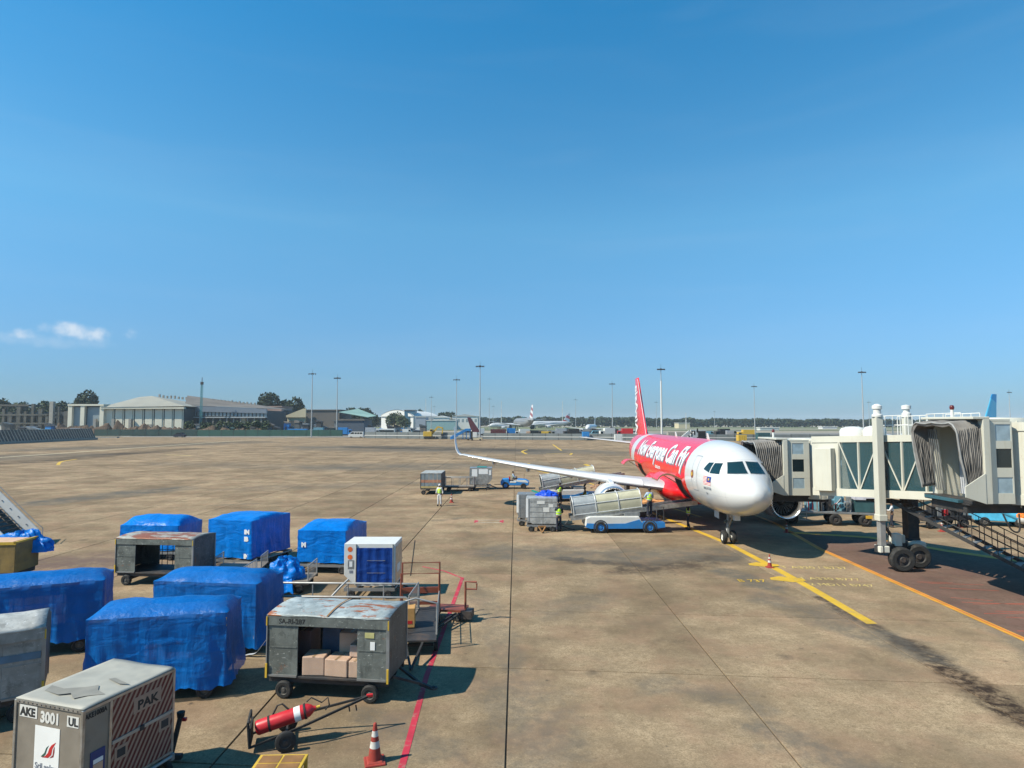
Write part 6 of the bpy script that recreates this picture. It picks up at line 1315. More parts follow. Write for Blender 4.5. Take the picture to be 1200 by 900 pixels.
for u in (113, 134, 154, 173, 178): MB().bb(X(u)-ox, X(u+3)-ox, -2, -.5, 0, 9 if u < 170 else 6).build('free_column', CONC, t)
MB().bb(X(82)-ox, X(124)-ox, -1.8, 30, zL-.3, zL+.6).build('flat_roof', HW, t); MB().bb(X(120)-ox, X(218)-ox, -2, .2, zE-.5, zE+.3).build('eave', HW, t)
zP = zat(464, YH+24)
rp = [(X(121)-ox, -2, zE+.3), (X(218)-ox, -2, zat(474, YH)+.6), (X(218)-ox, 46, zE+.3), (X(121)-ox, 46, zE+.3), (X(165, YH+24)-ox, 24, zP), (X(190, YH+24)-ox, 24, zP-.2), (X(218)-ox, -2, zE+.3)]
MB().add([(X(121)-ox, -2.2, zE+.3), (X(219)-ox, -2.2, zE+.9), (X(219)-ox, 46, zE+.9), (X(121)-ox, 46, zE+.3), (X(163, YH+24)-ox, 24, zP-.6), (X(178, YH+24)-ox, 24, zP), (X(150)-ox, 8, zE+3.1)], [(0, 1, 5, 4), (1, 2, 5), (2, 3, 4, 5), (3, 0, 4)]).build('roof', HR, t)
t = thing('terminal_building', (X(217, 352), 352, 0), 0, 'long low building with band of windows and rusty brown roof beside the hangar', 'building'); ox = X(217, 352); Y2 = 352.
x1 = X(313, Y2)-ox; zA, zB_ = zat(475, Y2), zat(479, Y2)
MB().bb(0, x1, .8, 30, 0, zB_-1).build('wall', HD, t); MB().prism([(0, zA-3.4), (x1, zB_-2.6), (x1, zB_), (0, zA)], -.5, .8).build('fascia', mat('blue_grey_fascia', (.17, .20, .24), .6, var=.1, scale=.1), t)
for k in range(22): x = .6+k*x1/22; z = zA-4.1+(zB_-zA+1)*k/22*.9; MB().bb(x, x+x1/22-.7, .2, .6, z-1.6, z+.5).build('window', HB, t)
MB().bb(0, x1, -2, .8, 9.6, 10.2).build('canopy', mat('canopy_pale', (.4, .42, .42), .6), t); MB().bb(X(284, Y2)-ox, X(289, Y2)-ox, -1, .5, 6.5, 9.6).build('orange_doorway', mat('doorway_tan', (.45, .32, .18), .7), t)
for k in range(12): x = 1+k*x1/12; MB().bb(x, x+.5, -1.4, -.8, 0, 9.6).build('column', CONC, t)
MB().add([(0, -.6, zA+.05), (x1+1, -.6, zB_+.05), (x1+1, 30, zB_+.3), (X(176, Y2)-ox, 40, zat(463.5, Y2+40)), (X(300, Y2+40)-ox, 40, zat(474, Y2+40))], [(0, 1, 4, 3), (1, 2, 4)]).build('roof', HRD, t)
for k in range(26): f = k/25; x = (X(186, Y2+38)-ox)*(1-f)+(X(298, Y2+38)-ox)*f; z = zat(465, Y2+38)*(1-f)+zat(474, Y2+38)*f; MB().bb(x, x+.8, 37.5, 38.5, z-.5, z+.9+random.random()*.7).build('roof_vent', CONC, t)
# construction frame at far left
t = thing('concrete_frame_building', (xat(-10, 400), 400, 0), 0, 'unfinished concrete frame building with bare columns at the far left', 'building'); ox = xat(-10, 400)
DCONC = mat('raw_dark_concrete', (.10, .095, .08), .9, var=.4, scale=.3)
for k in range(10):
    x = k*5.0+(k*13 % 7)*.35; MB().bb(x, x+(1.6 if k % 3 else 2.4), 0, 1.6, 0, 19-(k*7 % 5)*1.6).build('column', DCONC, t)
    MB().bb(x+1.2, x+2.2, 9, 10.5, 0, 17-(k % 3)*2).build('column', CONC, t)
for z, L_ in ((18.6, 24), (12.5, 36), (7, 40)): MB().bb(0, L_, -.2, 11, z-1.1, z).build('floor_slab', DCONC, t)
MB().bb(0, 42, 12, 12.5, 0, 14).build('back_wall', HD, t); MB().bb(38, 40.4, -1, 1, 0, 20.5).build('tall_column', CONC, t)
# scrap and earth in front of the hangar
tag(MB().grid(lambda u, v: Vector((xat(70+u*250, 329)-0, 326+v*6, 9.5*math.sin(PI*v)*(.50+.8*abs(noise.noise(Vector((u*16, v*2, 3))))+.3*noise.noise(Vector((u*50, v*5, 3))))*(.9-.4*u))), 120, 6).build('rubble_bank', mat('brown_rubble', (.13, .085, .055), .95, var=.5, scale=.5, dirt=(.03, .03, .03), dirt_amt=.9, dscale=.3)), 'bank of brown earth and scrap between the hoarding and the hangar', 'rubble')
# tower crane
t = thing('tower_crane', (xat(236, 345), 345, 0), 0, 'teal lattice crane mast standing in front of the long building', 'crane')
TEAL = mat('teal_paint', (.06, .24, .26), .5)
for x in (-.5, .5):
    for y in (-.5, .5): MB().bar((x, y, 0), (x*.75, y*.75, 28), .16).build('mast_leg', TEAL, t)
for k in range(14):
    z = k*2; f = 1-.25*k/14; 
    for a_, b_ in (((-.5*f, -.5*f, z), (.5*f, -.5*f, z+2)), ((.5*f, -.5*f, z), (-.5*f, -.5*f, z+2))): MB().bar(a_, b_, .10).build('lattice_brace', TEAL, t)
MB().bb(-.6, .6, -.6, .6, 28, 29.5).build('crane_cab', DARK, t); MB().bar((0, 0, 29.5), (0, 0, 32.0), .25).build('mast_tip', DARK, t)
# assorted buildings
def block(u0, u1, v0, Y, D, label, m, roof=None, gable=0, wins=0, cat='building', name='building', zb=0):
    x0, x1 = xat(u0, Y), xat(u1, Y); t = thing(name, ((x0+x1)/2, Y, 0), 0, label, cat); w2 = (x1-x0)/2; z = zat(v0, Y)
    MB().bb(-w2, w2, 0, D, zb, z).build('wall', m, t)
    if gable: MB().prism([(-w2-.8, z+.04), (w2+.8, z+.04), (0, z+gable)], -.6, D).build('roof', roof or HR, t)
    else: MB().bb(-w2-.5, w2+.5, -.5, D, z+.04, z+.6).build('roof', roof or HR, t)
    for k in range(wins): x = -w2+(k+.5)*2*w2/wins; MB().bb(x-w2/wins*.5, x+w2/wins*.5, -.06, -.01, z*.55, z*.8).build('window', HB, t)
    return t
PINK = mat('pink_plaster', (.42, .28, .23), .8, var=.15, scale=.1); BEI = mat('beige_plaster', (.52, .45, .30), .8, var=.1, scale=.1); BRNW = mat('brown_cladding', (.13, .115, .10), .8, var=.15, scale=.1); TEALR = mat('green_roof', (.26, .40, .34), .6, var=.1, scale=.1)
block(313, 330, 477, 400, 20, 'pink plastered building right of the long roof', PINK, PINK); block(330, 337, 482, 405, 20, 'small dark annex beside the pink building', HD, HRD)
t = block(337, 358, 489, 398, 25, 'beige fronted shed with sloping eave and dark opening', BEI, HRD, wins=0); MB().bb(-4.5, 4.5, -.3, 0, 2, 8).build('opening', HD, t)
MB().prism([(-6.2, 10.3), (6.4, 10.3), (6.4, 16), (4.8, 15.9), (-6.2, 11.5)], -1, 0).build('gable', BEI, t)
block(358.5, 398, 481, 400, 30, 'wide dark brown warehouse behind the two left lamp masts', BRNW, HRD); 
t = block(399, 426, 492, 396, 25, 'dark shed under a sloping pale green roof', HD, HRD); MB().add([(-8, -1, zat(483, 396)), (10.5, -1, zat(489, 396)), (10.5, 24, zat(487, 396)), (-2, 24, zat(482, 396)+2)], [(0, 1, 2, 3)]).build('green_roof', TEALR, t, solid=.3)
block(396, 427, 493, 345, 12, 'low dark blue grey block behind the white van', mat('slate_cladding', (.07, .09, .12), .7), HRD)
t = block(442, 489, 488, 640, 50, 'white arched hangar in the distance right of the sheds', WHITE, WHITE, gable=0); t.rotation_euler.z = R(-28); MB().grid(lambda u, v: Vector((-21+42*u, -1+45*v, zat(488, 640)+.5+6.4*math.sin(PI*u)**.8*(1-.2*v))), 20, 3).build('arched_roof', WHITE, t, 40); MB().prism([(-21, 13.3)]+[(-21+42*k/16, 13.4+6.2*math.sin(PI*k/16)**.8) for k in range(17)]+[(21, 13.3)], -1.2, -.6).build('gable_wall', WHITE, t)
block(474, 486, 481, 632, 15, 'small teal glazed block attached to the white hangar', mat('teal_glass_block', (.04, .13, .20), .4), HRD)
block(458, 470, 489, 560, 15, 'small cream hut before the white hangar', BEI, WHITE); block(487, 499, 489, 600, 20, 'blue grey shed right of the white hangar', mat('grey_blue_shed', (.25, .30, .36), .7), WHITE)
block(508, 526, 489.5, 640, 30, 'low white domed terminal building', WHITE, WHITE, gable=2.2); block(530, 560, 488, 660, 30, 'long white terminal with arched grey roof', WHITE, mat('pale_grey_roof', (.45, .45, .43), .6), gable=2.5, wins=6); block(500, 535, 493, 600, 20, 'pale teal low terminal wing', mat('pale_teal_wall', (.22, .36, .38), .6), WHITE)
block(795, 808, 496, 760, 20, 'small cream building beyond the runway', BEI, WHITE); block(890, 912, 501.5, 560, 8, 'low white roofed building beyond the grass', WHITE, WHITE); block(963, 980, 500.5, 700, 10, 'tiny white shed at the far edge of the grass', WHITE, WHITE)
# lamp masts
def mast(u, v, Y, label, n=6, thick=.22, two=False, lower=None):
    z = zat(v, Y); t = thing('lamp_mast', (xat(u, Y), Y, 0), 0, label, 'lamp mast', 'floodlight masts round the apron'); MM = mat('mast_grey', (.42, .43, .43), .5, .2)
    MB().tube([(0, 0, 0), (0, 0, z*.5), (0, 0, z)], [thick*1.4, thick*1.1, thick*.55], 10).build('pole', MM, t, 60)
    if lower: MB().tube([(0, 0, 0), (0, 0, z*lower)], [thick*1.9, thick*1.6], 10).build('lower_pole', WHITE, t, 60)
    MB().lathe([(.15*z/12, -.12), (.16*z/12, 0), (.15*z/12, .12)], 12, (0, 0, z-.2)).build('ring', DARK, t); MB().bar((-z*.052, 0, z-.3), (z*.052, 0, z-.3), .14).build('crossarm', DARK, t)
    for k in range(n): x = (-1+2*k/(n-1))*z*.05; (MB().box((x, -.3, z-.55), (z*.015, .5, .45), (.5, 0, 0))).build('floodlight', DARK, t)
    MB().tube([(0, 0, z), (0, 0, z+z*.06)], .05, 5).build('lightning_rod', DARK, t); return t
for u, v, Y, lab, n in ((365.5, 437, 300, 'tall lamp mast over the brown warehouse, taller of the left pair', 4), (395, 442, 320, 'lamp mast with boxed lamp head above the dark warehouse end', 6), (535, 444, 330, 'lamp mast rising just above the wing tip', 5), (562.5, 428, 262, 'tallest lamp mast near the centre, with dark twin heads', 6), (775, 431.5, 270, 'pale lamp mast rising directly right of the tail fin', 6), (717.5, 449, 360, 'lamp mast to the left of the tail fin', 5), (884, 452, 390, 'lamp mast above the cockpit and bellows', 5), (1011, 435, 285, 'lamp mast behind the glass tunnel roof', 5), (1183, 459, 440, 'lamp mast at the far right beside the blue tail', 4),
                        (505.5, 465, 550, 'small distant lamp mast above the low white terminals', 3), (573.5, 467, 600, 'small distant lamp mast right of the tallest central mast', 3), (674.5, 468, 620, 'small distant lamp mast right of the far red tailed airliner', 3), (769, 471, 650, 'small distant lamp mast between the fin and the pale mast', 3), (837, 482, 800, 'very small lamp mast beyond the fuselage', 3), (1018, 471, 640, 'thin distant lamp mast behind the tall lift column', 3), (509, 476, 800, 'tiny lamp mast beside the red tail group', 3), (578, 476, 800, 'tiny lamp mast between the terminals and far trees', 3)): mast(u, v, Y, lab, n, lower=.82 if u == 775 else None)
for u, v, Y, lab in ((587.5, 470, 700, 'thin red and white lattice mast left of the grey tail'), (659, 470, 800, 'thin red and white mast behind the far airliner tail'), (803.5, 484, 700, 'short red and white mast above the fuselage'), (499, 467, 760, 'faint red and white mast behind the sheds')):
    z = zat(v, Y); t = thing('radio_mast', (xat(u, Y), Y, 0), 0, lab, 'mast')
    for k in range(7): MB().bar((0, 0, z*k/7), (0, 0, z*(k+1)/7), .9-.08*k).build('mast_section', WHITE if k % 2 else CONEW, t)
# vehicles in the distance
def vehicle(u, v, Y, L, H, label, c, kind='van', rz=0, glassm=DGLASS):
    p = Vector((xat(u, Y), Y, 0)); nm = {'van': 'parked_van', 'car': 'parked_car', 'truck': 'parked_truck', 'bus': 'parked_bus'}[kind]; t = thing(nm, p, rz, label, kind); m = c; W = 1.9
    if kind == 'van':
        MB().prism([(-L/2, .35), (L/2, .35), (L/2, H), (-L*.28, H), (-L*.42, H*.62), (-L/2, H*.55)], -W/2, W/2).build('body', m, t, bevel=.05); MB().prism([(-L*.40, H*.62), (-L*.27, H*.93), (-L*.12, H*.93), (-L*.12, H*.62)], -W/2-.01, W/2+.01).build('side_window', glassm, t)
        for k in range(3): MB().bb(-L*.08+k*L*.18, -L*.08+k*L*.18+L*.15, -W/2-.01, -W/2+.01, H*.62, H*.9).build('side_window', glassm, t)
    elif kind == 'car':
        MB().prism([(-L/2, .3), (L/2, .3), (L/2, H*.6), (L*.3, H*.66), (L*.18, H), (-L*.2, H), (-L*.34, H*.64), (-L/2, H*.55)], -.85, .85).build('body', m, t, bevel=.05); MB().prism([(-L*.30, H*.66), (-L*.19, H*.94), (L*.16, H*.94), (L*.26, H*.66)], -.86, .86).build('side_window', glassm, t)
    elif kind == 'bus':
        MB().bb(-L/2, L/2, -1.25, 1.25, .4, H).build('body', m, t, bevel=.08); MB().bb(-L/2+.3, L/2-.3, -1.27, 1.27, H*.5, H*.82).build('window_band', glassm, t)
    else:
        MB().bb(-L/2, -L/2+1.9, -1.1, 1.1, .5, H*.75).build('cab', m, t, bevel=.08); MB().bb(-L/2+.1, -L/2+1.3, -1.12, 1.12, H*.42, H*.66).build('side_window', glassm, t); MB().bb(-L/2+2.05, L/2, -1.2, 1.2, .8, H).build('cargo_box', c, t, bevel=.04); MB().bb(-L/2+1.8, L/2, -.5, .5, .45, .8).build('chassis', DARK, t)
    for x in (-L*.32, L*.32):
        for y in (-W/2+.1, W/2-.1): wheel(t, x, y, .35 if kind != 'car' else .3, .22, n=14)
    return t
vehicle(418, 513, 290, 6.9, 2.7, 'white minivan driving along the far fence', WHITE, 'van'); vehicle(212, 513, 296, 5.4, 2.3, 'small white and navy car far out on the apron at the left', NAVY, 'car')
SIL = mat('silver_paint', (.45, .46, .48), .35, .4); CB_ = [WHITE, BLUEP, SIL, WHITE, YELLOW, REDP, WHITE, DARK, LTBLUE]
CN_ = ['white', 'blue', 'silver', 'white', 'yellow', 'red', 'white', 'dark', 'pale blue']
spots = [(437, 300, 'truck', 2), (452, 305, 'bus', 0), (466, 330, 'truck', 1), (478, 310, 'van', 0), (492, 335, 'truck', 6), (546, 300, 'van', 7), (560, 320, 'truck', 6), (583, 320, 'van', 2), (612, 275, 'truck', 0), (625, 280, 'van', 7), (641, 268, 'van', 4), (655, 276, 'truck', 2), (669, 262, 'truck', 7), (698, 270, 'van', 8), (711, 262, 'truck', 0), (732, 262, 'truck', 5), (741, 280, 'van', 0), (845, 262, 'truck', 7), (857, 255, 'van', 2), (873, 250, 'truck', 4), (350, 306, 'bus', 1), (372, 300, 'truck', 8), (385, 308, 'van', 7), (405, 312, 'truck', 1), (60, 300, 'bus', 8), (72, 300, 'van', 0), (88, 302, 'truck', 2), (830, 270, 'van', 8)]
nb_ = ['beside the sheds at the left', 'behind the grey fence']
for k, (u, Y, kd, ci) in enumerate(spots):
    side = 'left of the white minivan' if u < 410 and u > 300 else 'behind the blast fence' if u < 100 else 'below the white arched hangar' if u < 500 else 'near the slanting maroon column' if u < 600 else 'between wing tip and tail fin' if u < 750 else 'above the cockpit roof'
    o_ = ['first', 'second', 'third', 'fourth', 'fifth', 'sixth', 'seventh', 'eighth', 'ninth', 'tenth', 'eleventh', 'twelfth'][sum(1 for q in spots if q[0] < u and (q[0] < 100) == (u < 100) and (300 < q[0] < 410) == (300 < u < 410) and (410 <= q[0] < 500) == (410 <= u < 500) and (500 <= q[0] < 600) == (500 <= u < 600) and (600 <= q[0] < 750) == (600 <= u < 750) and (q[0] >= 750) == (u >= 750))]
    vehicle(u, 505, Y+22, {'truck': 7, 'van': 5.2, 'bus': 10}[kd], {'truck': 3.3, 'van': 2.6, 'bus': 3.2}[kd]*(1.1+.25*random.random()), '%s %s %s, %s from the left' % (CN_[ci], kd, side, o_), CB_[ci], kd, rz=random.choice([0, .2, PI]))
def container(u, Y, L, H, label, m, z0=0):
    t = thing('shipping_container', (xat(u, Y), Y, z0), 0, label, 'container'); MB().bb(-L/2, L/2, -1.2, 1.2, .1, H).build('shell', m, t)
    for k in range(int(L/.8)): MB().bb(-L/2+.2+k*.8, -L/2+.5+k*.8, -1.26, -1.2, .3, H-.2).build('rib', m, t)
container(584, 262, 6.4, 2.6, 'dark maroon shipping container behind the central fence', mat('maroon_steel', (.12, .03, .035), .6), 1.6); container(599, 264, 3.6, 3.0, 'bright blue shipping container beside the maroon one', BLUEP, 1.6); container(686, 243, 2.6, 2.0, 'small light blue container in front of the grey fence', mat('bright_blue_box', (.03, .25, .6), .5), 1.4); container(724, 226, 2.6, 2.7, 'white boxy container cart left of the airplane tail', WHITE, 0); container(619, 255, 1.6, 2.2, 'small tan box by the central fence', CARTON, 1.2)
container(800, 236, 12, 2.4, 'long pale wall panel behind the fuselage roof', CONC, 1.0); container(868, 225, 3.0, 2.2, 'small yellow box above the bellows', YELLOW, .3); container(893, 232, 4.5, 2.6, 'dark teal boxes beside the lamp mast above the bellows', mat('dark_teal', (.03, .09, .10), .6), .6)
# yellow excavator, blue steps, maroon loader
t = thing('excavator', (xat(509, 262), 262, 0), 0, 'yellow excavator with bent arm behind the grey fence', 'excavator')
MB().bb(-4.4, -.8, -1.5, 1.5, 1.2, 3.2).build('body', YELLOW, t, bevel=.1); MB().bb(-1.6, -.4, -1.4, 0, 3.2, 4.3).build('cab', YELLOW, t, bevel=.1); MB().bb(-1.5, -.5, -1.42, -1.40, 3.3, 4.1).build('cab_window', DGLASS, t); MB().bb(-4.2, .2, -1.6, 1.6, .2, 1.1).build('track', BLACK, t, bevel=.2); MB().bar((-.8, 0, 2.4), (1.6, 0, 5.2), .7).build('boom', YELLOW, t); MB().bar((1.6, 0, 5.2), (3.6, 0, 4.6), .6).build('boom', YELLOW, t); MB().bar((3.6, 0, 4.8), (3.4, 0, 2.4), .45).build('stick', YELLOW, t); MB().box((3.3, 0, 1.9), (1.0, 1.2, 1.0), tx=.6).build('bucket', DARK, t)
t = thing('blue_stairs', (xat(540, 246), 246, 0), 0, 'blue mobile steps standing on the apron near the wing tip', 'stairs')
MB().prism([(-4, .4), (-3.2, .4), (2.2, 3.6), (4, 3.6), (4, 4.6), (2, 4.6), (-4, 1.4)], -1, 1).build('stair_body', BLUEP, t, bevel=.05)
for x in (.8, 2.2, 3.6): MB().bb(x, x+.2, -.8, .8, .3, 3.6).build('support', BLUEP, t)
MB().bb(-2.5, 4, -.8, .8, .35, .7).build('chassis', DARK, t)
for k in range(9): MB().bb(-3.6+k*.65, -3.0+k*.65, -1.02, -.99, .95+k*.38, 1.05+k*.38).build('step', DARK, t)
for x in (-2, 3): wheel(t, x, -.9, .35, .2, n=14); wheel(t, x, .9, .35, .2, n=14)
t = thing('maroon_high_loader', (xat(557, 243), 243, 0), 0, 'tall slanting maroon column on a white and black base near the wing tip', 'loader')
MB().prism([(-3.1, 9.0), (-1.9, 9.0), (1.4, 4.2), (1.6, 3.2), (-1.0, 3.3), (-1.9, 5.0)], -.8, .8).build('slanting_column', mat('maroon_column', (.10, .025, .035), .5), t, bevel=.05); MB().bb(-.9, .7, -1, 1, 1.2, 3.25).build('white_cab', WHITE, t, bevel=.05); MB().bb(-1.8, -.95, -1, 1, .6, 3.6).build('black_panel', BLACK, t); MB().bb(-1.8, 2.6, -.9, .9, .4, 1.15).build('base', BEI, t)
for x in (-1.2, 2): wheel(t, x, -.9, .35, .2, n=14); wheel(t, x, .9, .35, .2, n=14)
t = thing('boarding_stairs', (xat(811, 92), 92, 0), R(12), 'white framed covered boarding stairs seen above the red fuselage', 'stairs')
for y in (-1, 1):
    MB().bar((-2.8, y, 3.2), (.2, y, 5.4), .18, .9).build('stair_side', WHITE, t); MB().bar((.2, y, 5.4), (1.6, y, 5.4), .18, .9).build('platform_side', WHITE, t)
    for x in (.2, 1.5): MB().bar((x, y, 0), (x, y, 5.6), .14).build('leg', DARK, t)
for k in range(7): x = -2.6+k*.45; MB().bb(x, x+.2, -1.1, -1.05, 3.5+k*.33, 4.1+k*.33).build('dark_slot', BLACK, t)
MB().bb(.3, 1.5, -1.1, 1.1, 4.6, 5.7).build('gate', DARK, t); MB().bb(-2.5, 1.8, -1, 1, .5, 1.3).build('chassis', WHITE, t)
for x in (-2, 1.2): wheel(t, x, -.9, .4, .25, n=14); wheel(t, x, .9, .4, .25, n=14)
# far airliners
def airliner(x, y, rz, sc, label, finm, bodym=None, nosem=None):
    t = thing('distant_airliner', (x, y, 0), rz, label, 'airplane'); t.scale = (sc,)*3; bm_ = bodym or FUSW
    fuselage_mb(20).build('fuselage', bm_, t, 60)
    ws = [WS[0], WS[5], WS[10], WS[14]]
    for sgn in (-1, 1):
        wing(sgn, 0, 0, ws, 0).build('wing', WINGG, t, 50); wing(sgn, 0, 0, [(.4, 32.3, 35.9, 4.75, .34), (6.2, 36.2, 37.2, 5.35, .08)], 0).build('tailplane', WINGG, t, 50)
        MB().lathe([(.93, 0), (1.1, .2), (1.18, 1.1), (1.15, 2.4), (.6, 4.2), (.1, 5)], 16, (sgn*5.75, 11.1, 1.6), 'y').build('nacelle', bm_, t, 60); MB().lathe([(0, .3), (.93, .3)], 16, (sgn*5.75, 11.1, 1.6), 'y').build('intake', VOID, t)
        MB().tube([(sgn*3.8, 17.7, 2), (sgn*3.8, 17.7, .5)], .2).build('landing_gear', DARK, t)
        for k in range(2): MB().grid(lambda u, v: Vector((sgn*(1.985), 6+u*22, 4.34+v*.2)), 1, 1).build('window_row', INKG, t) if k == 0 else None
    wheel(t, 0, 5.07, .38, .3, 'x', n=12); MB().tube([(0, 5.07, 1.9), (0, 5.07, .3)], .12).build('nose_gear', DARK, t)
    vs = []; m = MB()
    for z, a, b, th in fz:
        for u, f in pr: vs.append((f*th/2, a+u*(b-a), z))
    m.add(vs, [(i*10+k, i*10+(k+1) % 10, (i+1)*10+(k+1) % 10, (i+1)*10+k) for i in range(len(fz)-1) for k in range(10)]+[tuple((len(fz)-1)*10+k for k in range(10))]); m.build('fin', finm, t, 50); return t
def bands(name, c1, c2, axis=2, sc=.8, off=0):
    m = bpy.data.materials.new(name); n, b, o = nodes(m); v = coord(n); s = n.nodes.new('ShaderNodeSeparateXYZ'); n.links.new(v, s.inputs[0])
    q = mathn(n, 'ADD', mathn(n, 'MULTIPLY', s.outputs[1], .35), s.outputs[2]); f = mathn(n, 'GREATER_THAN', mathn(n, 'FRACT', mathn(n, 'MULTIPLY', mathn(n, 'ADD', q, off), sc)), .5)
    n.links.new(mix(n, f, c1, c2), b.inputs['Base Color']); b.inputs['Roughness'].default_value = .4; return m
airliner(xat(621, 700), 705, -1.05, 1.5, 'distant white airliner with red emblem on its tail, side on', bands('white_red_fin', (.7, .7, .7), (.6, .06, .06), sc=.22, off=.3))
airliner(xat(604, 600), 600, R(-168), 1.9, 'distant airliner facing the camera with striped grey and red tail above the trees', bands('grey_striped_fin', (.55, .55, .56), (.25, .08, .09), sc=.35), mat('grey_body', (.20, .21, .22), .5))
airliner(xat(689, 395), 400, R(-16), 1.0, 'white airliner parked nose on, left of the tail fin', FUSW)
airliner(xat(521, 700), 700, .35, 1.15, 'distant white airliner with red tail at the far terminals', FRED); airliner(xat(572, 640), 640, -1.2, 1.1, 'distant white airliner nose showing right of the tallest mast', mat('teal_fin', (.05, .30, .32), .4))
airliner(xat(500, 760), 770, 1.9, 1.3, 'distant airliner with bright red tail beside the white hangar', FRED, FUSW)
bt = airliner(75.9, 121.3, R(-58), 1.15, 'airliner behind the bridge with only its bright blue tail showing', bands('sky_blue_fin', (.02, .38, .75), (.12, .60, .85), sc=.09, off=-.6), FUSW)
# trees
LEAF = mat('leaf_green', (.055, .085, .028), .8, var=.5, scale=.6); LEAFD = mat('dark_leaf_green', (.032, .055, .022), .85, var=.5, scale=.3); BARK = mat('bark', (.10, .075, .05), .9, var=.3)
def crown_mb(W, D, H, z0, n, s, seed, lobes=7):
    rnd = random.Random(seed); m = MB(); cs = [Vector((rnd.uniform(-.5, .5)*W, rnd.uniform(-.4, .4)*D, z0+H*rnd.uniform(.30, .72))) for _ in range(lobes)]
    for k in range(n):
        c = cs[k % lobes]; d = Vector((rnd.gauss(0, 1), rnd.gauss(0, 1), rnd.gauss(0, .8))).normalized()*rnd.uniform(.55, 1.05)**.5; r_ = .30+.18*((k % lobes)/lobes)
        p = c+Vector((d.x*W*r_, d.y*D*r_, d.z*H*.36)); a = Vector((rnd.gauss(0, 1), rnd.gauss(0, 1), rnd.gauss(0, 1))).normalized(); b = a.cross(Vector((rnd.gauss(0, 1), rnd.gauss(0, 1), rnd.gauss(0, 1)))).normalized(); q = s*rnd.uniform(.7, 1.5)
        m.add([p-a*q, p-b*q*.6, p+a*q, p+b*q*.6], [(0, 1, 2, 3)])
    return m
def tree(u, Y, vtop, wpx, label, seed, m=LEAF, n=900, group=None):
    x = xat(u, Y); H = zat(vtop, Y); W = wpx/CAM_F*Y; t = thing('tree', (x, Y, 0), 0, label, 'tree', group)
    tr = MB().tube([(0, 0, 0), (.2, 0, H*.3), (-.1, .2, H*.6)], [H*.035, H*.026, H*.012], 8)
    tr.build('trunk', BARK, t, 60)
    for k in range(5): a = k*1.3+seed; MB().tube([(0, 0, H*.3), (math.cos(a)*W*.2, math.sin(a)*W*.2, H*.5), (math.cos(a)*W*.34, math.sin(a)*W*.3, H*.72)], [H*.014, H*.01, H*.004], 6).build('limb', BARK, t, 60)
    crown_mb(W*.78, W*.6, H*.86, H*.16, int(n*2.2), max(.6, W*.055), seed).build('crown', m, t); return t
tree(101, 430, 460.5, 31, 'large round tree standing above the hangar flat roof at the left', 1, LEAFD, 1500)
tree(79, 440, 470, 30, 'tree clump left of the hangar roof', 2, LEAFD, 1000); tree(60, 445, 471, 30, 'mid green tree behind the concrete frame', 3, LEAF, 1000); tree(38, 450, 472, 30, 'broad tree behind the concrete columns', 4, LEAFD, 1000); tree(15, 455, 472, 28, 'tree at the left behind the frame building', 5, LEAF, 900); tree(-3, 455, 467, 30, 'tree cut off by the left edge of the photo', 6, LEAFD, 900)
tree(317, 470, 463, 28, 'left one of the two dark trees above the pink building', 7, LEAFD, 1500); tree(337, 475, 463.5, 30, 'right one of the two dark trees above the pink building', 8, LEAFD, 1500); tree(348, 480, 470, 20, 'low shoulder tree right of the dark pair', 9, LEAFD, 700)
tree(416, 560, 479, 26, 'dark tree above the green shed roof', 10, LEAFD, 900); tree(432, 560, 480, 26, 'dark tree left of the white hangar', 11, LEAFD, 900); tree(462, 540, 483, 16, 'small bushy tree in front of the white hangar', 12, LEAF, 600); tree(474, 530, 487, 16, 'low bushy tree before the teal block', 13, LEAF, 500); tree(402, 570, 482, 14, 'small tree behind the brown warehouse end', 14, LEAFD, 500); tree(487, 700, 481, 18, 'tree right of the white arched hangar', 15, LEAFD, 500); tree(518, 720, 483, 24, 'flat topped tree above the white domed terminal', 16, LEAFD, 600)
for k in range(9): tree(222+k*11+random.random()*5, 331, 493+random.random()*2, 12, '%s shrub from the left along the top of the green hoarding' % ['first', 'second', 'third', 'fourth', 'fifth', 'sixth', 'seventh', 'eighth', 'last'][k], 40+k, LEAF, 160, 'shrubs along the hoarding')
def woods(u0, u1, Y, v0, v1, seed, dens=1.0):
    rnd = random.Random(seed); m = MB(); x0, x1 = xat(u0, Y), xat(u1, Y); n = int((x1-x0)*20*dens)
    for k in range(n):
        f = rnd.random(); x = x0+(x1-x0)*f; hh = zat(v0+(v1-v0)*f, Y)*(.80+.22*noise.noise(Vector((x*.045, seed, 0)))+.14*noise.noise(Vector((x*.13, seed, 5)))); z = hh*rnd.random()**.5; y = Y+rnd.uniform(-14, 14)
        a = Vector((rnd.gauss(0, 1), rnd.gauss(0, 1), rnd.gauss(0, 1))).normalized(); b = a.cross(Vector((rnd.gauss(0, 1), rnd.gauss(0, 1), rnd.gauss(0, 1)))).normalized(); q = rnd.uniform(1.6, 3.2)
        m.add([Vector((x, y, z))-a*q, Vector((x, y, z))-b*q*.7, Vector((x, y, z))+a*q, Vector((x, y, z))+b*q*.7], [(0, 1, 2, 3)])
    o = m.build('distant_wood', LEAFD); o['kind'] = 'stuff'; return o
woods(425, 760, 1000, 488, 487, 1); woods(740, 1320, 980, 489, 492, 2); woods(-200, 440, 1050, 487, 487, 3, .6)

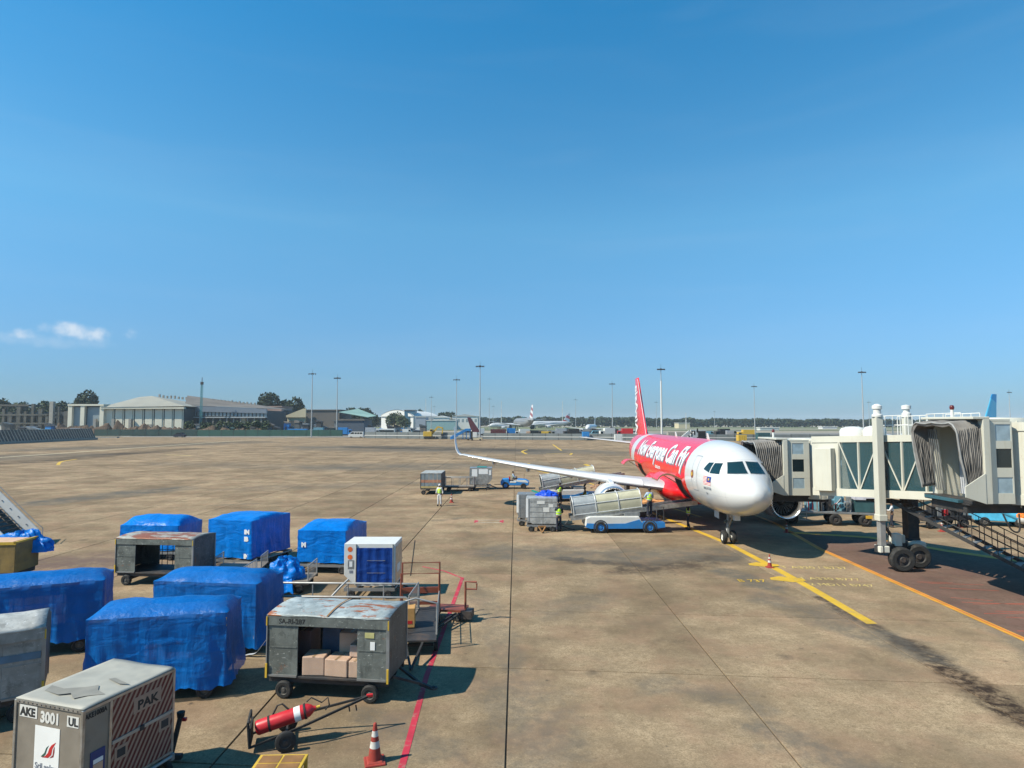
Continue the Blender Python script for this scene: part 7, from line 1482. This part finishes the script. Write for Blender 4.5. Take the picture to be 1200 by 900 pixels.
# dark clutter of sheds, crates and equipment behind the hoardings
random.seed(5)
CL = [DARK, HD, BLUEP, mat('slate_cladding', (.07, .09, .12), .7), DARK, BRNW, mat('dark_teal', (.03, .09, .10), .6), HD, GREYM]
CLN = ['black', 'dark', 'blue', 'slate grey', 'black', 'brown', 'teal', 'charcoal', 'grey']
ORD = ['first', 'second', 'third', 'fourth', 'fifth', 'sixth', 'seventh', 'eighth', 'ninth', 'tenth', 'eleventh', 'twelfth', 'thirteenth', 'fourteenth', 'fifteenth', 'sixteenth']
def clutter(u0, u1, Y, n, hmin, hmax, where):
    for k in range(n):
        u = u0+(u1-u0)*(k+.5)/n; i = (k*5+int(u)) % 9; wd = (u1-u0)/n*Y/CAM_F; hh = hmin+(hmax-hmin)*random.random()
        t = thing('equipment_shed', (xat(u, Y+random.random()*8), Y+random.random()*8, 0), random.uniform(-.2, .2), '%s equipment shed %s, %s from the left' % (CLN[i], where, ORD[k]), 'shed', 'low sheds and crates behind the fences')
        MB().bb(-wd*.45, wd*.45, 0, 3, 0, hh).build('wall', CL[i], t); MB().prism([(-wd*.5, hh+.02), (wd*.5, hh+.02), (wd*.5, hh+.3), (-wd*.5, hh+.7+random.random())], -.4, 3.3).build('roof', random.choice([HRD, DARK, CL[(i+2) % 9], GREYM]), t); MB().bb(-wd*.2, wd*.1, -.05, -.01, .2, hh*.7).build('door', HD if i != 1 else GREYM, t)
clutter(228, 330, 328, 16, 3, 6, 'below the window band'); clutter(332, 426, 352, 14, 3, 7.5, 'below the brown warehouse'); clutter(430, 500, 330, 9, 2.5, 5, 'below the white hangar')
clutter(10, 80, 330, 8, 2, 6, 'behind the blast fence'); clutter(600, 745, 300, 14, 1.5, 3.4, 'left of the tail fin')
# ---------------------------------------------------------------- haze: one closed box of thin air round everything
hz = MB().bb(-4400, 4400, -400, 5400, -1.4, 60).build('haze', bpy.data.materials.new('haze_air')); hz['kind'] = 'stuff'; hz.display_type = 'WIRE'
hm = hz.data.materials[0]; hm.use_nodes = True; hn = hm.node_tree; hn.nodes.clear(); ho = hn.nodes.new('ShaderNodeOutputMaterial'); hv = hn.nodes.new('ShaderNodeVolumePrincipled')
hv.inputs['Color'].default_value = (.80, .92, 1, 1); hv.inputs['Density'].default_value = .00014; hn.links.new(hv.outputs[0], ho.inputs['Volume'])
